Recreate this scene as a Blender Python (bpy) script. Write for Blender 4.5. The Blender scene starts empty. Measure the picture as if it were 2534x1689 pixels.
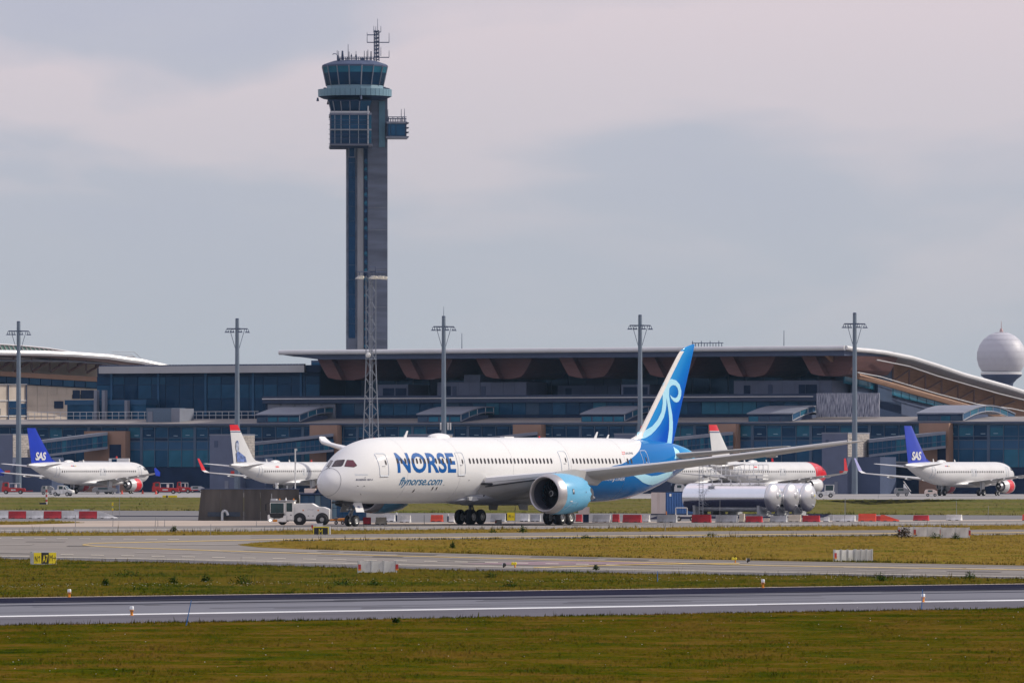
import bpy, bmesh, math, random
import numpy as np
from mathutils import Vector, Matrix
random.seed(7); rng = np.random.default_rng(7)
SC = bpy.context.scene; COL = SC.collection
PI = math.pi; R = math.radians

# ---------------------------------------------------------------- camera, sky, sun, exposure
FPX = 19040.0; CH = 5.7; HOR = 1143.0; FH = FPX * CH        # focal length in photo pixels, eye height, horizon row
cam = bpy.data.cameras.new('camera'); camo = bpy.data.objects.new('camera', cam); COL.objects.link(camo)
camo.location = (0, 0, CH); camo.rotation_euler = (R(90), 0, 0)
cam.sensor_width = 36; cam.lens = 36 * FPX / 2534
cam.shift_y = (HOR - 844.5) / 2534; cam.clip_start = 1; cam.clip_end = 20000
SC.camera = camo
SUN_DIR = Vector((0.80, 0.20, 0.57)).normalized()
SUN_EL = math.asin(SUN_DIR.z); SUN_AZ = math.atan2(SUN_DIR.x, SUN_DIR.y)
world = bpy.data.worlds.new('World'); SC.world = world; world.use_nodes = True
def build_sky():
    nt = world.node_tree; N = nt.nodes; L = nt.links
    for n in list(N): N.remove(n)
    out = N.new('ShaderNodeOutputWorld'); bg = N.new('ShaderNodeBackground'); bg.inputs[1].default_value = 0.1
    sky = N.new('ShaderNodeTexSky'); sky.sky_type = 'NISHITA'; sky.sun_disc = False
    sky.sun_elevation = SUN_EL; sky.sun_rotation = SUN_AZ; sky.air_density = 1.0; sky.dust_density = 2.0
    tc = N.new('ShaderNodeTexCoord'); sep = N.new('ShaderNodeSeparateXYZ'); L.new(tc.outputs['Generated'], sep.inputs[0])
    # a flat cloud deck seen from below: x, y divided by the height of the ray
    mx = N.new('ShaderNodeMath'); mx.operation = 'MAXIMUM'; mx.inputs[1].default_value = 0.0; L.new(sep.outputs[2], mx.inputs[0])
    ad = N.new('ShaderNodeMath'); ad.operation = 'ADD'; ad.inputs[1].default_value = 0.045; L.new(mx.outputs[0], ad.inputs[0])
    dx = N.new('ShaderNodeMath'); dx.operation = 'DIVIDE'; L.new(sep.outputs[0], dx.inputs[0]); L.new(ad.outputs[0], dx.inputs[1])
    dy = N.new('ShaderNodeMath'); dy.operation = 'DIVIDE'; L.new(sep.outputs[1], dy.inputs[0]); L.new(ad.outputs[0], dy.inputs[1])
    cb = N.new('ShaderNodeCombineXYZ'); L.new(dx.outputs[0], cb.inputs[0]); L.new(dy.outputs[0], cb.inputs[1])
    n1 = N.new('ShaderNodeTexNoise'); n1.inputs['Scale'].default_value = 0.62; n1.inputs['Detail'].default_value = 4.5
    n1.inputs['Roughness'].default_value = 0.5; n1.inputs['Distortion'].default_value = 0.5
    mp = N.new('ShaderNodeMapping'); mp.inputs['Location'].default_value = (7.9, 4.75, 0); mp.inputs['Scale'].default_value = (1.5, 0.40, 1)
    L.new(cb.outputs[0], mp.inputs[0]); L.new(mp.outputs[0], n1.inputs['Vector'])
    cr = N.new('ShaderNodeValToRGB'); L.new(n1.outputs[0], cr.inputs[0])
    e = cr.color_ramp.elements
    e[0].position = 0.38; e[0].color = (4.95, 5.05, 6.15, 1)
    e[1].position = 0.60; e[1].color = (7.2, 6.3, 6.8, 1)
    m = e.new(0.48); m.color = (5.2, 5.25, 6.2, 1)
    hz = N.new('ShaderNodeMapRange'); hz.inputs[1].default_value = 0.010; hz.inputs[2].default_value = 0.058
    L.new(sep.outputs[2], hz.inputs[0])
    mh = N.new('ShaderNodeMix'); mh.data_type = 'RGBA'; mh.inputs[6].default_value = (4.75, 5.2, 5.85, 1)
    L.new(hz.outputs[0], mh.inputs[0]); L.new(cr.outputs[0], mh.inputs[7])
    mix = N.new('ShaderNodeMix'); mix.data_type = 'RGBA'; mix.inputs[0].default_value = 0.90
    L.new(sky.outputs[0], mix.inputs[6]); L.new(mh.outputs[2], mix.inputs[7])
    # an overcast deck is brighter overhead than at the horizon
    zf = N.new('ShaderNodeMath'); zf.operation = 'MULTIPLY_ADD'; zf.inputs[1].default_value = 0.45; zf.inputs[2].default_value = 1.0; L.new(mx.outputs[0], zf.inputs[0])
    zs = N.new('ShaderNodeVectorMath'); zs.operation = 'SCALE'; L.new(mix.outputs[2], zs.inputs[0]); L.new(zf.outputs[0], zs.inputs['Scale'])
    L.new(zs.outputs[0], bg.inputs[0]); L.new(bg.outputs[0], out.inputs[0])
build_sky()
sun = bpy.data.lights.new('sun', 'SUN'); sun.energy = 3.6; sun.angle = R(0.6); sun.color = (1.0, 0.92, 0.80)
suno = bpy.data.objects.new('sun', sun); COL.objects.link(suno)
suno.rotation_euler = SUN_DIR.to_track_quat('Z', 'Y').to_euler()
VS = SC.view_settings; SC.display_settings.display_device = 'sRGB'
VS.view_transform = 'Standard'; VS.look = 'None'; VS.exposure = 0.0; VS.gamma = 1; VS.use_curve_mapping = False
SC.cycles.max_bounces = 6; SC.cycles.diffuse_bounces = 2; SC.cycles.glossy_bounces = 3; SC.cycles.transmission_bounces = 2
SC.cycles.use_denoising = True

# ---------------------------------------------------------------- measuring helpers (photo pixel -> place in the world)
def W(px, py, Y): return Vector(((px - 1267) / FPX * Y, Y, CH + (HOR - py) / FPX * Y))
def YG(py): return FH / (py - HOR)
def G(px, py, z=0.0):
    Y = (FPX * (CH - z)) / (py - HOR); return Vector(((px - 1267) / FPX * Y, Y, z))

class VP:
    """a vertical plane frame: local x along the wall, local y into the depth behind it"""
    def __init__(s, px, Y, ang):
        s.O = Vector(((px - 1267) / FPX * Y, Y, 0)); s.c = math.cos(ang); s.s = math.sin(ang); s.ang = ang
    def u(s, px, d=0):
        k = (px - 1267) / FPX
        return (k * (s.O.y + d * s.c) - s.O.x + d * s.s) / (s.c - k * s.s)
    def Y(s, px, d=0): return s.O.y + s.u(px, d) * s.s + d * s.c
    def z(s, px, py, d=0): return CH + (HOR - py) / FPX * s.Y(px, d)
    def uz(s, px, py, d=0): return (s.u(px, d), s.z(px, py, d))
    def dd(s, px, u):        # depth on the cross plane at fixed u
        k = (px - 1267) / FPX
        return (s.O.x + u * s.c - k * (s.O.y + u * s.s)) / (k * s.c + s.s)
    def dz(s, px, py, u):
        d = s.dd(px, u); Y = s.O.y + u * s.s + d * s.c
        return d, CH + (HOR - py) / FPX * Y

# ---------------------------------------------------------------- materials
def srgb(r, g, b):
    f = lambda c: (c / 255) / 12.92 if c / 255 < 0.04045 else ((c / 255 + 0.055) / 1.055) ** 2.4
    return (f(r), f(g), f(b))
MATS = {}
def mat(name, col, rough=0.6, metal=0.0, noise=0.12, scale=3.0, spec=0.5, bump=0.0, bscale=None, stretch=(1, 1, 1), coat=0.0, emit=None, tint=None):
    if name in MATS: return MATS[name]
    m = bpy.data.materials.new(name); m.use_nodes = True; nt = m.node_tree; N = nt.nodes; L = nt.links
    p = N['Principled BSDF']; p.inputs['Roughness'].default_value = rough; p.inputs['Metallic'].default_value = metal
    p.inputs['Specular IOR Level'].default_value = spec; p.inputs['Coat Weight'].default_value = coat
    p.inputs['Base Color'].default_value = (*col, 1)
    if noise or bump:
        tc = N.new('ShaderNodeTexCoord'); mp = N.new('ShaderNodeMapping'); mp.inputs['Scale'].default_value = stretch
        L.new(tc.outputs['Object'], mp.inputs[0])
        nz = N.new('ShaderNodeTexNoise'); nz.inputs['Scale'].default_value = scale; nz.inputs['Detail'].default_value = 5
        L.new(mp.outputs[0], nz.inputs['Vector'])
        if noise:
            mr = N.new('ShaderNodeMapRange'); mr.inputs[1].default_value = 0.3; mr.inputs[2].default_value = 0.7
            mr.inputs[3].default_value = 1 - noise; mr.inputs[4].default_value = 1 + noise; L.new(nz.outputs[0], mr.inputs[0])
            mm = N.new('ShaderNodeVectorMath'); mm.operation = 'SCALE'; mm.inputs[0].default_value = col
            L.new(mr.outputs[0], mm.inputs['Scale']); L.new(mm.outputs[0], p.inputs['Base Color'])
        if bump:
            b = N.new('ShaderNodeBump'); b.inputs['Strength'].default_value = bump; b.inputs['Distance'].default_value = 0.05
            if bscale:
                n2 = N.new('ShaderNodeTexNoise'); n2.inputs['Scale'].default_value = bscale; n2.inputs['Detail'].default_value = 4
                L.new(mp.outputs[0], n2.inputs['Vector']); L.new(n2.outputs[0], b.inputs['Height'])
            else: L.new(nz.outputs[0], b.inputs['Height'])
            L.new(b.outputs[0], p.inputs['Normal'])
    if tint: p.inputs['Specular Tint'].default_value = (*tint, 1)
    if emit:
        p.inputs['Emission Color'].default_value = (*emit[0], 1); p.inputs['Emission Strength'].default_value = emit[1]
    MATS[name] = m; return m

# ---------------------------------------------------------------- objects
def tag(o, label=None, cat=None, group=None, kind=None):
    if label: o['label'] = label
    if cat: o['category'] = cat
    if group: o['group'] = group
    if kind: o['kind'] = kind
    return o
def thing(name, label, cat, loc=(0, 0, 0), rz=0.0, group=None):
    o = bpy.data.objects.new(name, None); COL.objects.link(o); o.empty_display_size = 0.5
    o.location = loc; o.rotation_euler = (0, 0, rz)
    return tag(o, label, cat, group)
def inst(name, mesh, parent, loc=(0, 0, 0), rz=0.0, scale=None):
    o = bpy.data.objects.new(name, mesh); COL.objects.link(o); o.parent = parent
    o.location = loc; o.rotation_euler = (0, 0, rz)
    if scale: o.scale = scale
    return o
def copy_tree(o, parent=None):
    c = o.copy(); COL.objects.link(c)
    if parent is not None: c.parent = parent
    for ch in list(o.children): copy_tree(ch, c)
    return c

class MB:
    def __init__(s): s.v = []; s.f = []; s.m = []
    def add(s, vs, fs, mi=0):
        o = len(s.v); s.v += [tuple(p) for p in vs]; s.f += [tuple(i + o for i in f) for f in fs]; s.m += [mi] * len(fs); return s
    def box(s, x0, x1, y0, y1, z0, z1, mi=0):
        return s.add([(x0, y0, z0), (x1, y0, z0), (x1, y1, z0), (x0, y1, z0), (x0, y0, z1), (x1, y0, z1), (x1, y1, z1), (x0, y1, z1)],
                     [(0, 3, 2, 1), (4, 5, 6, 7), (0, 1, 5, 4), (1, 2, 6, 5), (2, 3, 7, 6), (3, 0, 4, 7)], mi)
    def prism(s, pts, ext, mi=0):
        n = len(pts); a = [Vector(p) for p in pts]; e = Vector(ext)
        nrm = Vector((0, 0, 0))
        for i in range(n): nrm += a[i].cross(a[(i + 1) % n])
        if nrm.dot(e) > 0: a.reverse()
        return s.add(a + [p + e for p in a], [tuple(range(n)), tuple(range(2 * n - 1, n - 1, -1))] +
                     [((i + 1) % n, i, n + i, n + (i + 1) % n) for i in range(n)], mi)
    def loft(s, rings, cap=True, mi=0, closed=True):
        n = len(rings[0]); o = [p for r in rings for p in r]; fs = []
        for k in range(len(rings) - 1):
            for i in range(n if closed else n - 1):
                j = (i + 1) % n; fs.append((k * n + i, k * n + j, (k + 1) * n + j, (k + 1) * n + i))
        if cap: fs += [tuple(range(n - 1, -1, -1)), tuple((len(rings) - 1) * n + i for i in range(n))]
        return s.add(o, fs, mi)
    def tube(s, p0, p1, r, n=6, r1=None, mi=0, cap=True):
        p0 = Vector(p0); p1 = Vector(p1); d = (p1 - p0).normalized()
        a = d.cross(Vector((0, 0, 1)));
        if a.length < 1e-3: a = Vector((1, 0, 0))
        a.normalize(); b = d.cross(a); r1 = r if r1 is None else r1
        ring = lambda p, q: [p + (a * math.cos(2 * PI * i / n) + b * math.sin(2 * PI * i / n)) * q for i in range(n)]
        return s.loft([ring(p0, r), ring(p1, r1)], cap, mi)
    def path(s, pts, r, n=6, mi=0):
        for a, b in zip(pts[:-1], pts[1:]): s.tube(a, b, r, n, mi=mi)
        return s
    def lathe(s, prof, o=(0, 0, 0), ax=(0, 0, 1), n=24, mi=0, cap=True):
        o = Vector(o); d = Vector(ax).normalized(); a = d.cross(Vector((0, 0, 1)))
        if a.length < 1e-3: a = Vector((1, 0, 0))
        a.normalize(); b = d.cross(a)
        return s.loft([[o + d * h + (a * math.cos(2 * PI * i / n) + b * math.sin(2 * PI * i / n)) * max(r, 1e-4) for i in range(n)] for r, h in prof], cap, mi)
    def build(s, name, mats, parent=None, smooth=False, bevel=0, auto=None, label=None):
        me = bpy.data.meshes.new(name); me.from_pydata(s.v, [], s.f)
        for m in (mats if isinstance(mats, (list, tuple)) else [mats]): me.materials.append(m)
        if any(s.m): me.polygons.foreach_set('material_index', s.m)
        bm = bmesh.new(); bm.from_mesh(me); bmesh.ops.recalc_face_normals(bm, faces=bm.faces)
        if bevel: bmesh.ops.bevel(bm, geom=list(bm.edges), offset=bevel, segments=2, affect='EDGES', clamp_overlap=True)
        if smooth:
            for f in bm.faces: f.smooth = True
            for e in bm.edges:
                if len(e.link_faces) == 2 and e.calc_face_angle(0) > (auto or R(38)): e.smooth = False
        bm.to_mesh(me); bm.free(); me.update()
        o = bpy.data.objects.new(name, me); COL.objects.link(o)
        if parent is not None: o.parent = parent
        if label: o['label'] = label
        return o
def sheet(name, pts, m, parent=None, z=0.0):
    return MB().add([(p[0], p[1], z) for p in pts], [tuple(range(len(pts)))]).build(name, m, parent)
def catmull(xs, ys, x):
    xs = np.asarray(xs, float); ys = np.asarray(ys, float); x = np.clip(np.asarray(x, float), xs[0], xs[-1])
    h = np.diff(xs); dl = np.diff(ys) / h; m = np.zeros_like(ys)
    for i in range(1, len(xs) - 1):
        m[i] = 0 if dl[i - 1] * dl[i] <= 0 else (h[i - 1] + h[i]) / (h[i - 1] / dl[i - 1] + h[i] / dl[i])
    m[0] = dl[0]; m[-1] = dl[-1]
    i = np.clip(np.searchsorted(xs, x) - 1, 0, len(h) - 1); t = (x - xs[i]) / h[i]
    return ((2*t**3-3*t**2+1)*ys[i] + (t**3-2*t**2+t)*h[i]*m[i] + (-2*t**3+3*t**2)*ys[i+1] + (t**3-t**2)*h[i]*m[i+1])

# flat shapes and lettering: returned as a bmesh in the x-y plane
def text_bm(s, bold=0.0, shear=0.0, space=1.0):
    cu = bpy.data.curves.new('lettering', 'FONT'); cu.body = s; cu.offset = bold; cu.shear = shear; cu.space_character = space
    cu.resolution_u = 4; cu.fill_mode = 'FRONT'
    o = bpy.data.objects.new('lettering', cu); COL.objects.link(o)
    dg = bpy.context.evaluated_depsgraph_get(); me = bpy.data.meshes.new_from_object(o.evaluated_get(dg))
    bpy.data.objects.remove(o); bpy.data.curves.remove(cu)
    bm = bmesh.new(); bm.from_mesh(me); bpy.data.meshes.remove(me)
    xs = [v.co.x for v in bm.verts]; ys = [v.co.y for v in bm.verts]; x0, x1, y0, y1 = min(xs), max(xs), min(ys), max(ys)
    for v in bm.verts: v.co.x = (v.co.x - x0) / (x1 - x0); v.co.y = (v.co.y - y0) / (y1 - y0); v.co.z = 0
    return bm
def poly_bm(pts):
    bm = bmesh.new(); bm.faces.new([bm.verts.new((p[0], p[1], 0)) for p in pts])
    bmesh.ops.triangulate(bm, faces=list(bm.faces)); return bm
def cut_bm(bm, nx=0, ny=0):
    xs = [v.co.x for v in bm.verts]; ys = [v.co.y for v in bm.verts]
    for n, a, lo, hi in ((nx, 0, min(xs), max(xs)), (ny, 1, min(ys), max(ys))):
        for i in range(1, n):
            c = [0, 0, 0]; c[a] = lo + (hi - lo) * i / n; nn = [0, 0, 0]; nn[a] = 1
            bmesh.ops.bisect_plane(bm, geom=bm.verts[:] + bm.edges[:] + bm.faces[:], plane_co=c, plane_no=nn)
    return bm
def bm_obj(bm, name, m, parent, fn, smooth=False):
    for v in bm.verts: v.co = Vector(fn(v.co.x, v.co.y))
    bmesh.ops.recalc_face_normals(bm, faces=bm.faces)
    if smooth:
        for f in bm.faces: f.smooth = True
    me = bpy.data.meshes.new(name); bm.to_mesh(me); bm.free(); me.materials.append(m)
    o = bpy.data.objects.new(name, me); COL.objects.link(o); o.parent = parent; return o
def inpoly(px, py, poly):
    c = np.zeros(len(px), bool); n = len(poly)
    for i in range(n):
        x0, y0 = poly[i]; x1, y1 = poly[(i + 1) % n]
        if y0 == y1: continue
        t = ((y0 > py) != (y1 > py)) & (px < (x1 - x0) * (py - y0) / (y1 - y0) + x0); c ^= t
    return c
# ================================================================ ground, runway, taxiways, markings, grass
def ground_mat(name, cols, scale=0.05, rough=0.95, fine=3.0, stretch=(1, 1, 1), bump=0.0):
    m = bpy.data.materials.new(name); m.use_nodes = True; N = m.node_tree.nodes; L = m.node_tree.links
    p = N['Principled BSDF']; p.inputs['Roughness'].default_value = rough; p.inputs['Specular IOR Level'].default_value = 0.0
    tc = N.new('ShaderNodeTexCoord'); mp = N.new('ShaderNodeMapping'); mp.inputs['Scale'].default_value = stretch; L.new(tc.outputs['Object'], mp.inputs[0])
    a = N.new('ShaderNodeTexNoise'); a.inputs['Scale'].default_value = scale; a.inputs['Detail'].default_value = 6; a.inputs['Roughness'].default_value = 0.6
    b = N.new('ShaderNodeTexNoise'); b.inputs['Scale'].default_value = fine; b.inputs['Detail'].default_value = 3
    L.new(mp.outputs[0], a.inputs['Vector']); L.new(mp.outputs[0], b.inputs['Vector'])
    mx = N.new('ShaderNodeMath'); mx.operation = 'MULTIPLY_ADD'; mx.inputs[1].default_value = 0.35; L.new(b.outputs[0], mx.inputs[0])
    sc = N.new('ShaderNodeMath'); sc.operation = 'MULTIPLY'; sc.inputs[1].default_value = 0.65; L.new(a.outputs[0], sc.inputs[0]); L.new(sc.outputs[0], mx.inputs[2])
    cr = N.new('ShaderNodeValToRGB'); L.new(mx.outputs[0], cr.inputs[0]); e = cr.color_ramp.elements
    k = len(cols); e[0].position = 0.34; e[0].color = (*cols[0], 1); e[1].position = 0.66; e[1].color = (*cols[-1], 1)
    for i in range(1, k - 1): x = e.new(0.34 + 0.32 * i / (k - 1)); x.color = (*cols[i], 1)
    L.new(cr.outputs[0], p.inputs['Base Color'])
    if bump:
        bb = N.new('ShaderNodeBump'); bb.inputs['Strength'].default_value = bump; L.new(b.outputs[0], bb.inputs['Height']); L.new(bb.outputs[0], p.inputs['Normal'])
    MATS[name] = m; return m
m_soil = ground_mat('grass_soil', [(.040, .043, .006), (.078, .066, .011), (.108, .076, .015)], 0.06, fine=1.2)
m_near = ground_mat('near_grass', [(.016, .030, .002), (.046, .058, .003), (.078, .064, .004), (.122, .072, .013), (.098, .076, .005)], 0.24, fine=1.1)
m_mid = ground_mat('mid_grass', [(.014, .032, .003), (.062, .070, .006), (.125, .088, .014), (.085, .084, .007)], 0.10, fine=0.8)
m_dry = ground_mat('dry_grass', [(.060, .085, .006), (.140, .118, .016), (.205, .132, .030), (.160, .118, .018), (.095, .100, .010)], 0.07, fine=0.6)
m_far = ground_mat('far_grass', [(.055, .082, .016), (.10, .105, .026), (.145, .120, .045), (.082, .10, .022)], 0.022, fine=0.2)
m_run = ground_mat('runway_asphalt', [(.152, .156, .184), (.166, .170, .198), (.178, .182, .21)], 0.08, rough=0.8, fine=1.5, stretch=(1, 1, 1))
m_rub = ground_mat('worn_asphalt_and_tank_shade', [(.018, .019, .036), (.026, .027, .046)], 0.2, rough=0.75, fine=2)
m_shl2 = ground_mat('runway_shoulder_asphalt', [(.118, .115, .135), (.13, .127, .148), (.145, .14, .16)], 0.08, fine=1.2)
m_taxi = ground_mat('taxiway_asphalt', [(.195, .182, .172), (.225, .208, .195), (.25, .23, .214)], 0.05, rough=0.85, fine=0.8)
m_shld = ground_mat('taxiway_shoulder', [(.115, .112, .122), (.15, .145, .15)], 0.08, rough=0.85, fine=0.9)
m_road = ground_mat('road_asphalt', [(.19, .18, .175), (.25, .235, .225)], 0.05, rough=0.85, fine=0.7)
m_conc = ground_mat('pale_concrete', [(.32, .27, .235), (.40, .34, .295), (.45, .385, .335)], 0.04, rough=0.9, fine=0.4)
m_stand = ground_mat('stand_asphalt', [(.15, .15, .16), (.20, .195, .2)], 0.05, rough=0.85, fine=0.5)
m_apron = ground_mat('apron_concrete', [(.24, .235, .24), (.29, .28, .28), (.32, .31, .305)], 0.02, rough=0.9, fine=0.2)
m_yel = mat('yellow_paint', (.56, .38, .085), 0.6, noise=.25, scale=2)
m_pale = mat('pale_paint', (.50, .45, .36), 0.6, noise=.25, scale=2)
m_whp = mat('white_paint', (.60, .61, .63), 0.6, noise=.1, scale=1)
m_redp = mat('faded_red_paint', (.20, .125, .14), 0.7, noise=.3, scale=.5)

tag(sheet('ground', [(-6000, -200), (6000, -200), (6000, 9000), (-6000, 9000)], m_soil, z=-0.03), kind='structure')
def widen(pix, by=900):
    """carry a ground shape on past both sides of the view, along its own edges"""
    out = []
    for i, (x, y) in enumerate(pix):
        if x in (-200, 2734):
            nb = [q for q in (pix[i - 1], pix[(i + 1) % len(pix)]) if q[0] != x and abs(q[0] - x) > 1]
            sl = (y - nb[0][1]) / (x - nb[0][0]) if nb else 0
            dx = -by if x < 0 else by; x, y = x + dx, y + sl * dx
        out.append((x, y))
    return out
def gsheet(name, pix, m, z):
    pix = widen(pix)
    return tag(sheet(name, [G(*p, z) for p in pix], m, z=z), kind='structure')
def seg(a, b, n=14): return [(a[0] + (b[0] - a[0]) * i / n, a[1] + (b[1] - a[1]) * i / n) for i in range(n + 1)]
# the runway: a straight strip across the view
rn0, rn1 = (-200, 1550), (2734, 1500.5)
rf0, rf1 = (-200, 1481.5), (2734, 1441)
gsheet('runway', [rn0, rn1, rf1, rf0], m_run, 0.0)
def along(a0, a1, b0, b1, t): return ((a0[0] + (b0[0] - a0[0]) * t, a0[1] + (b0[1] - a0[1]) * t), (a1[0] + (b1[0] - a1[0]) * t, a1[1] + (b1[1] - a1[1]) * t))
gsheet('runway_dark_edge', [(-200, 1494.5), (2734, 1455), rf1, rf0], m_rub, 0.006)
gsheet('runway_skid_streak', [(-200, 1501.2), (2734, 1461), (2734, 1460.2), (-200, 1499.6)], m_rub, 0.008)
gsheet('runway_shoulder', [rn0, rn1, (2734, 1482.4), (-200, 1528.6)], m_shl2, 0.004)
gsheet('runway_white_line', [(-200, 1528.6), (2734, 1482.1), (2734, 1479.1), (-200, 1525.6)], m_whp, 0.010)
gsheet('runway_edge_verge', [(-200, 1481.6), (2734, 1441.1), (2734, 1439.9), (-200, 1480.3)], m_conc, 0.012)
# taxiway A7 with its entry wedge, the far taxiway, the perimeter road
tx_near = [(-200, 1381), (0, 1383), (300, 1389), (754, 1402), (1200, 1412), (1616, 1420), (2534, 1431), (2734, 1433)]
isl_bot = [(587, 1347.5), (640, 1353), (760, 1358), (970, 1364), (1300, 1373), (1724, 1383), (2534, 1398), (2734, 1401)]
isl_top = [(587, 1346.5), (640, 1341.5), (700, 1338.5), (900, 1336), (1500, 1331), (2000, 1327), (2534, 1323), (2734, 1321)]
tx_far = [(-200, 1327.5), (0, 1326), (500, 1323.5), (900, 1320.5), (1500, 1315), (2050, 1311.5), (2734, 1308)]
rd_near = [(-200, 1319), (0, 1318), (500, 1315), (900, 1311), (1500, 1306.5), (2050, 1301.5), (2734, 1297.5)]
rd_far = [(-200, 1305), (0, 1304), (500, 1300.5), (900, 1297.5), (1500, 1293.3), (2050, 1289), (2734, 1286)]
g3_near = [(-200, 1262), (0, 1261), (497, 1263), (900, 1268), (1500, 1269), (2050, 1272), (2734, 1275)]
g3_far = [(-200, 1230), (0, 1229.5), (497, 1230), (900, 1231), (1600, 1233), (2050, 1235), (2230, 1235), (2534, 1234), (2734, 1234)]
gsheet('taxiway', tx_near + tx_far[::-1], m_taxi, 0.0)
gsheet('taxiway_shoulder', tx_near + [(p[0], p[1] - (8 if p[0] < 900 else 7)) for p in tx_near[::-1]], m_shld, 0.006)
gsheet('perimeter_road', rd_near + rd_far[::-1], m_road, 0.0)
gsheet('stand_pavement', rd_far + [(p[0], p[1] - 1.5) for p in g3_near[::-1]], m_stand, -0.01)
gsheet('concrete_strip', [(-200, 1304.5), (0, 1303.5), (500, 1300.3), (900, 1297.2), (900, 1292), (700, 1288.5), (420, 1287), (190, 1288), (-200, 1289)], m_conc, 0.004)
gsheet('concrete_pad', [(900, 1297), (1500, 1293), (2734, 1286), (2734, 1283.5), (1500, 1290), (900, 1292.5)], m_conc, 0.004)
gsheet('apron', [(p[0], p[1] + .3) for p in g3_far] + [(2734, 1180), (-200, 1180)], m_apron, -0.012)
gsheet('apron_joint_line', [(-200, 1276), (700, 1277.5), (700, 1276), (-200, 1274)], m_rub, 0.004)
gsheet('service_lane', [(2030, 1238), (2240, 1234.5), (2420, 1236.5), (2300, 1241), (2150, 1248)], m_stand, 0.0)
# painted lines
def strip(name, pts, w, m, z):
    w *= .72; gsheet(name, [(p[0], p[1] + w / 2) for p in pts] + [(p[0], p[1] - w / 2) for p in pts[::-1]], m, z)
strip('taxiway_centre_line', [(205, 1346.5), (230, 1343), (330, 1341), (640, 1334.5), (900, 1330.5), (1500, 1325), (2050, 1320), (2734, 1315)], 1.7, m_yel, .02)
strip('taxiway_lead_line', [(204, 1347), (240, 1350.5), (330, 1354.5), (640, 1364.5), (900, 1372), (1300, 1382), (1900, 1398), (2734, 1412)], 1.6, m_yel, .02)
strip('taxiway_edge_line', [(-200, 1372), (0, 1375), (300, 1380.5), (640, 1387), (900, 1394), (1500, 1407), (2100, 1418), (2534, 1426), (2734, 1429)], 1.5, m_pale, .02)
strip('taxiway_curve_line', [(1320, 1403.2), (1420, 1400), (1560, 1396), (1700, 1393.5), (1830, 1393.0)], 2.0, m_yel, .026)
strip('road_centre_line', [(-200, 1312.5), (0, 1311), (500, 1308), (900, 1304.3), (1500, 1299.6), (2050, 1295.5), (2734, 1291.5)], 1.0, m_pale, .01)
gsheet('faded_red_marking', [(1130, 1394), (1330, 1397), (1600, 1394), (1700, 1390), (1330, 1388)], m_redp, .016)
dash = MB()
for i in range(19):
    x = 150 + 75 * i
    y0 = 1370.8 + (x - 150) * 0.0185
    pts = [G(x, y0 + .55, .02), G(x + 32, y0 + .55 + .6, .02), G(x + 32, y0 - .55 + .6, .02), G(x, y0 - .55, .02)]
    dash.add(pts, [(0, 1, 2, 3)])
for i in range(10):
    x = -80 + 55 * i; y0 = 1330.2 + i * .35
    dash.add([G(x, y0 + .45, .02), G(x + 28, y0 + .65, .02), G(x + 28, y0 - .2, .02), G(x, y0 - .4, .02)], [(0, 1, 2, 3)])
tag(dash.build('taxiway_dashes', m_pale), kind='structure')
gsheet('tank_shade_sheet', [(1600, 1284), (2040, 1279), (2060, 1269.5), (1640, 1271.5)], m_rub, .004)  # added dark sheet: painted shade for the tank undersides to mirror
# wear: tyre streaks on the runway, sealed joints and repair patches on the taxiway
m_streak = mat('tyre_streak', (.10, .10, .12), .9, noise=.3, scale=.4, spec=0); m_seal = mat('joint_seal', (.15, .142, .138), .9, noise=.3, scale=.6, spec=0); m_patch = mat('repair_patch', (.15, .14, .135), .9, noise=.2, scale=.6, spec=0); m_patchl = mat('pale_patch', (.27, .25, .235), .9, noise=.2, scale=.6, spec=0)
def wear(name, n, m, f):
    mb = MB()
    for i in range(n):
        q = f(i); mb.add([G(*p, .014 + .0006 * i) for p in q], [tuple(range(len(q)))])
    tag(mb.build(name, m), kind='structure')
def streak(i):
    t = random.uniform(.22, .78) if i % 3 else random.uniform(.12, .3); x = random.uniform(-200, 2200); L = random.uniform(250, 1400); w = random.uniform(.25, .7)
    yy = lambda x, t: (lambda a, b: b + (a - b) * (1 - t))(1481.5 - (x + 200) * .0138, 1550 - (x + 200) * .01687)
    return [(x, yy(x, t) + w), (x + L, yy(x + L, t) + w * .6), (x + L, yy(x + L, t)), (x, yy(x, t))]
wear('runway_tyre_streaks', 26, m_streak, streak)
def joint(i):
    t = (i + .5) / 6; f = lambda x: (1 - t) * np.interp(x, *zip(*isl_bot)) + t * (np.interp(x, *zip(*tx_near)) - 8); x0, x1 = 600 + random.uniform(0, 500), 2734 - random.uniform(0, 700)
    xs_ = np.linspace(x0, x1, 8); return [(x, f(x) + .28) for x in xs_] + [(x, f(x) - .22) for x in xs_[::-1]]
wear('taxiway_joints', 6, m_seal, joint)
def joint2(i):
    t = (i + .5) / 4; f = lambda x: (1 - t) * np.interp(x, *zip(*tx_far)) + t * np.interp(x, *zip(*isl_top)); xs_ = np.linspace(620, 2734, 8); return [(x, f(x) + .2) for x in xs_] + [(x, f(x) - .16) for x in xs_[::-1]]
wear('far_taxiway_joints', 4, m_seal, joint2)
def patch(i):
    x = random.uniform(-100, 2500); t = random.uniform(.05, .85); f = lambda x: (1 - t) * (np.interp(x, *zip(*isl_bot)) if x > 600 else 1335) + t * (np.interp(x, *zip(*tx_near)) - 8); L = random.uniform(50, 260); h = random.uniform(.8, 2.6)
    return [(x, f(x) + h / 2), (x + L, f(x + L) + h / 2), (x + L + 8, f(x + L) - h / 2), (x + 6, f(x) - h / 2)]
wear('taxiway_repairs', 12, m_patch, patch); wear('taxiway_pale_patches', 9, m_patchl, patch)
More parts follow.
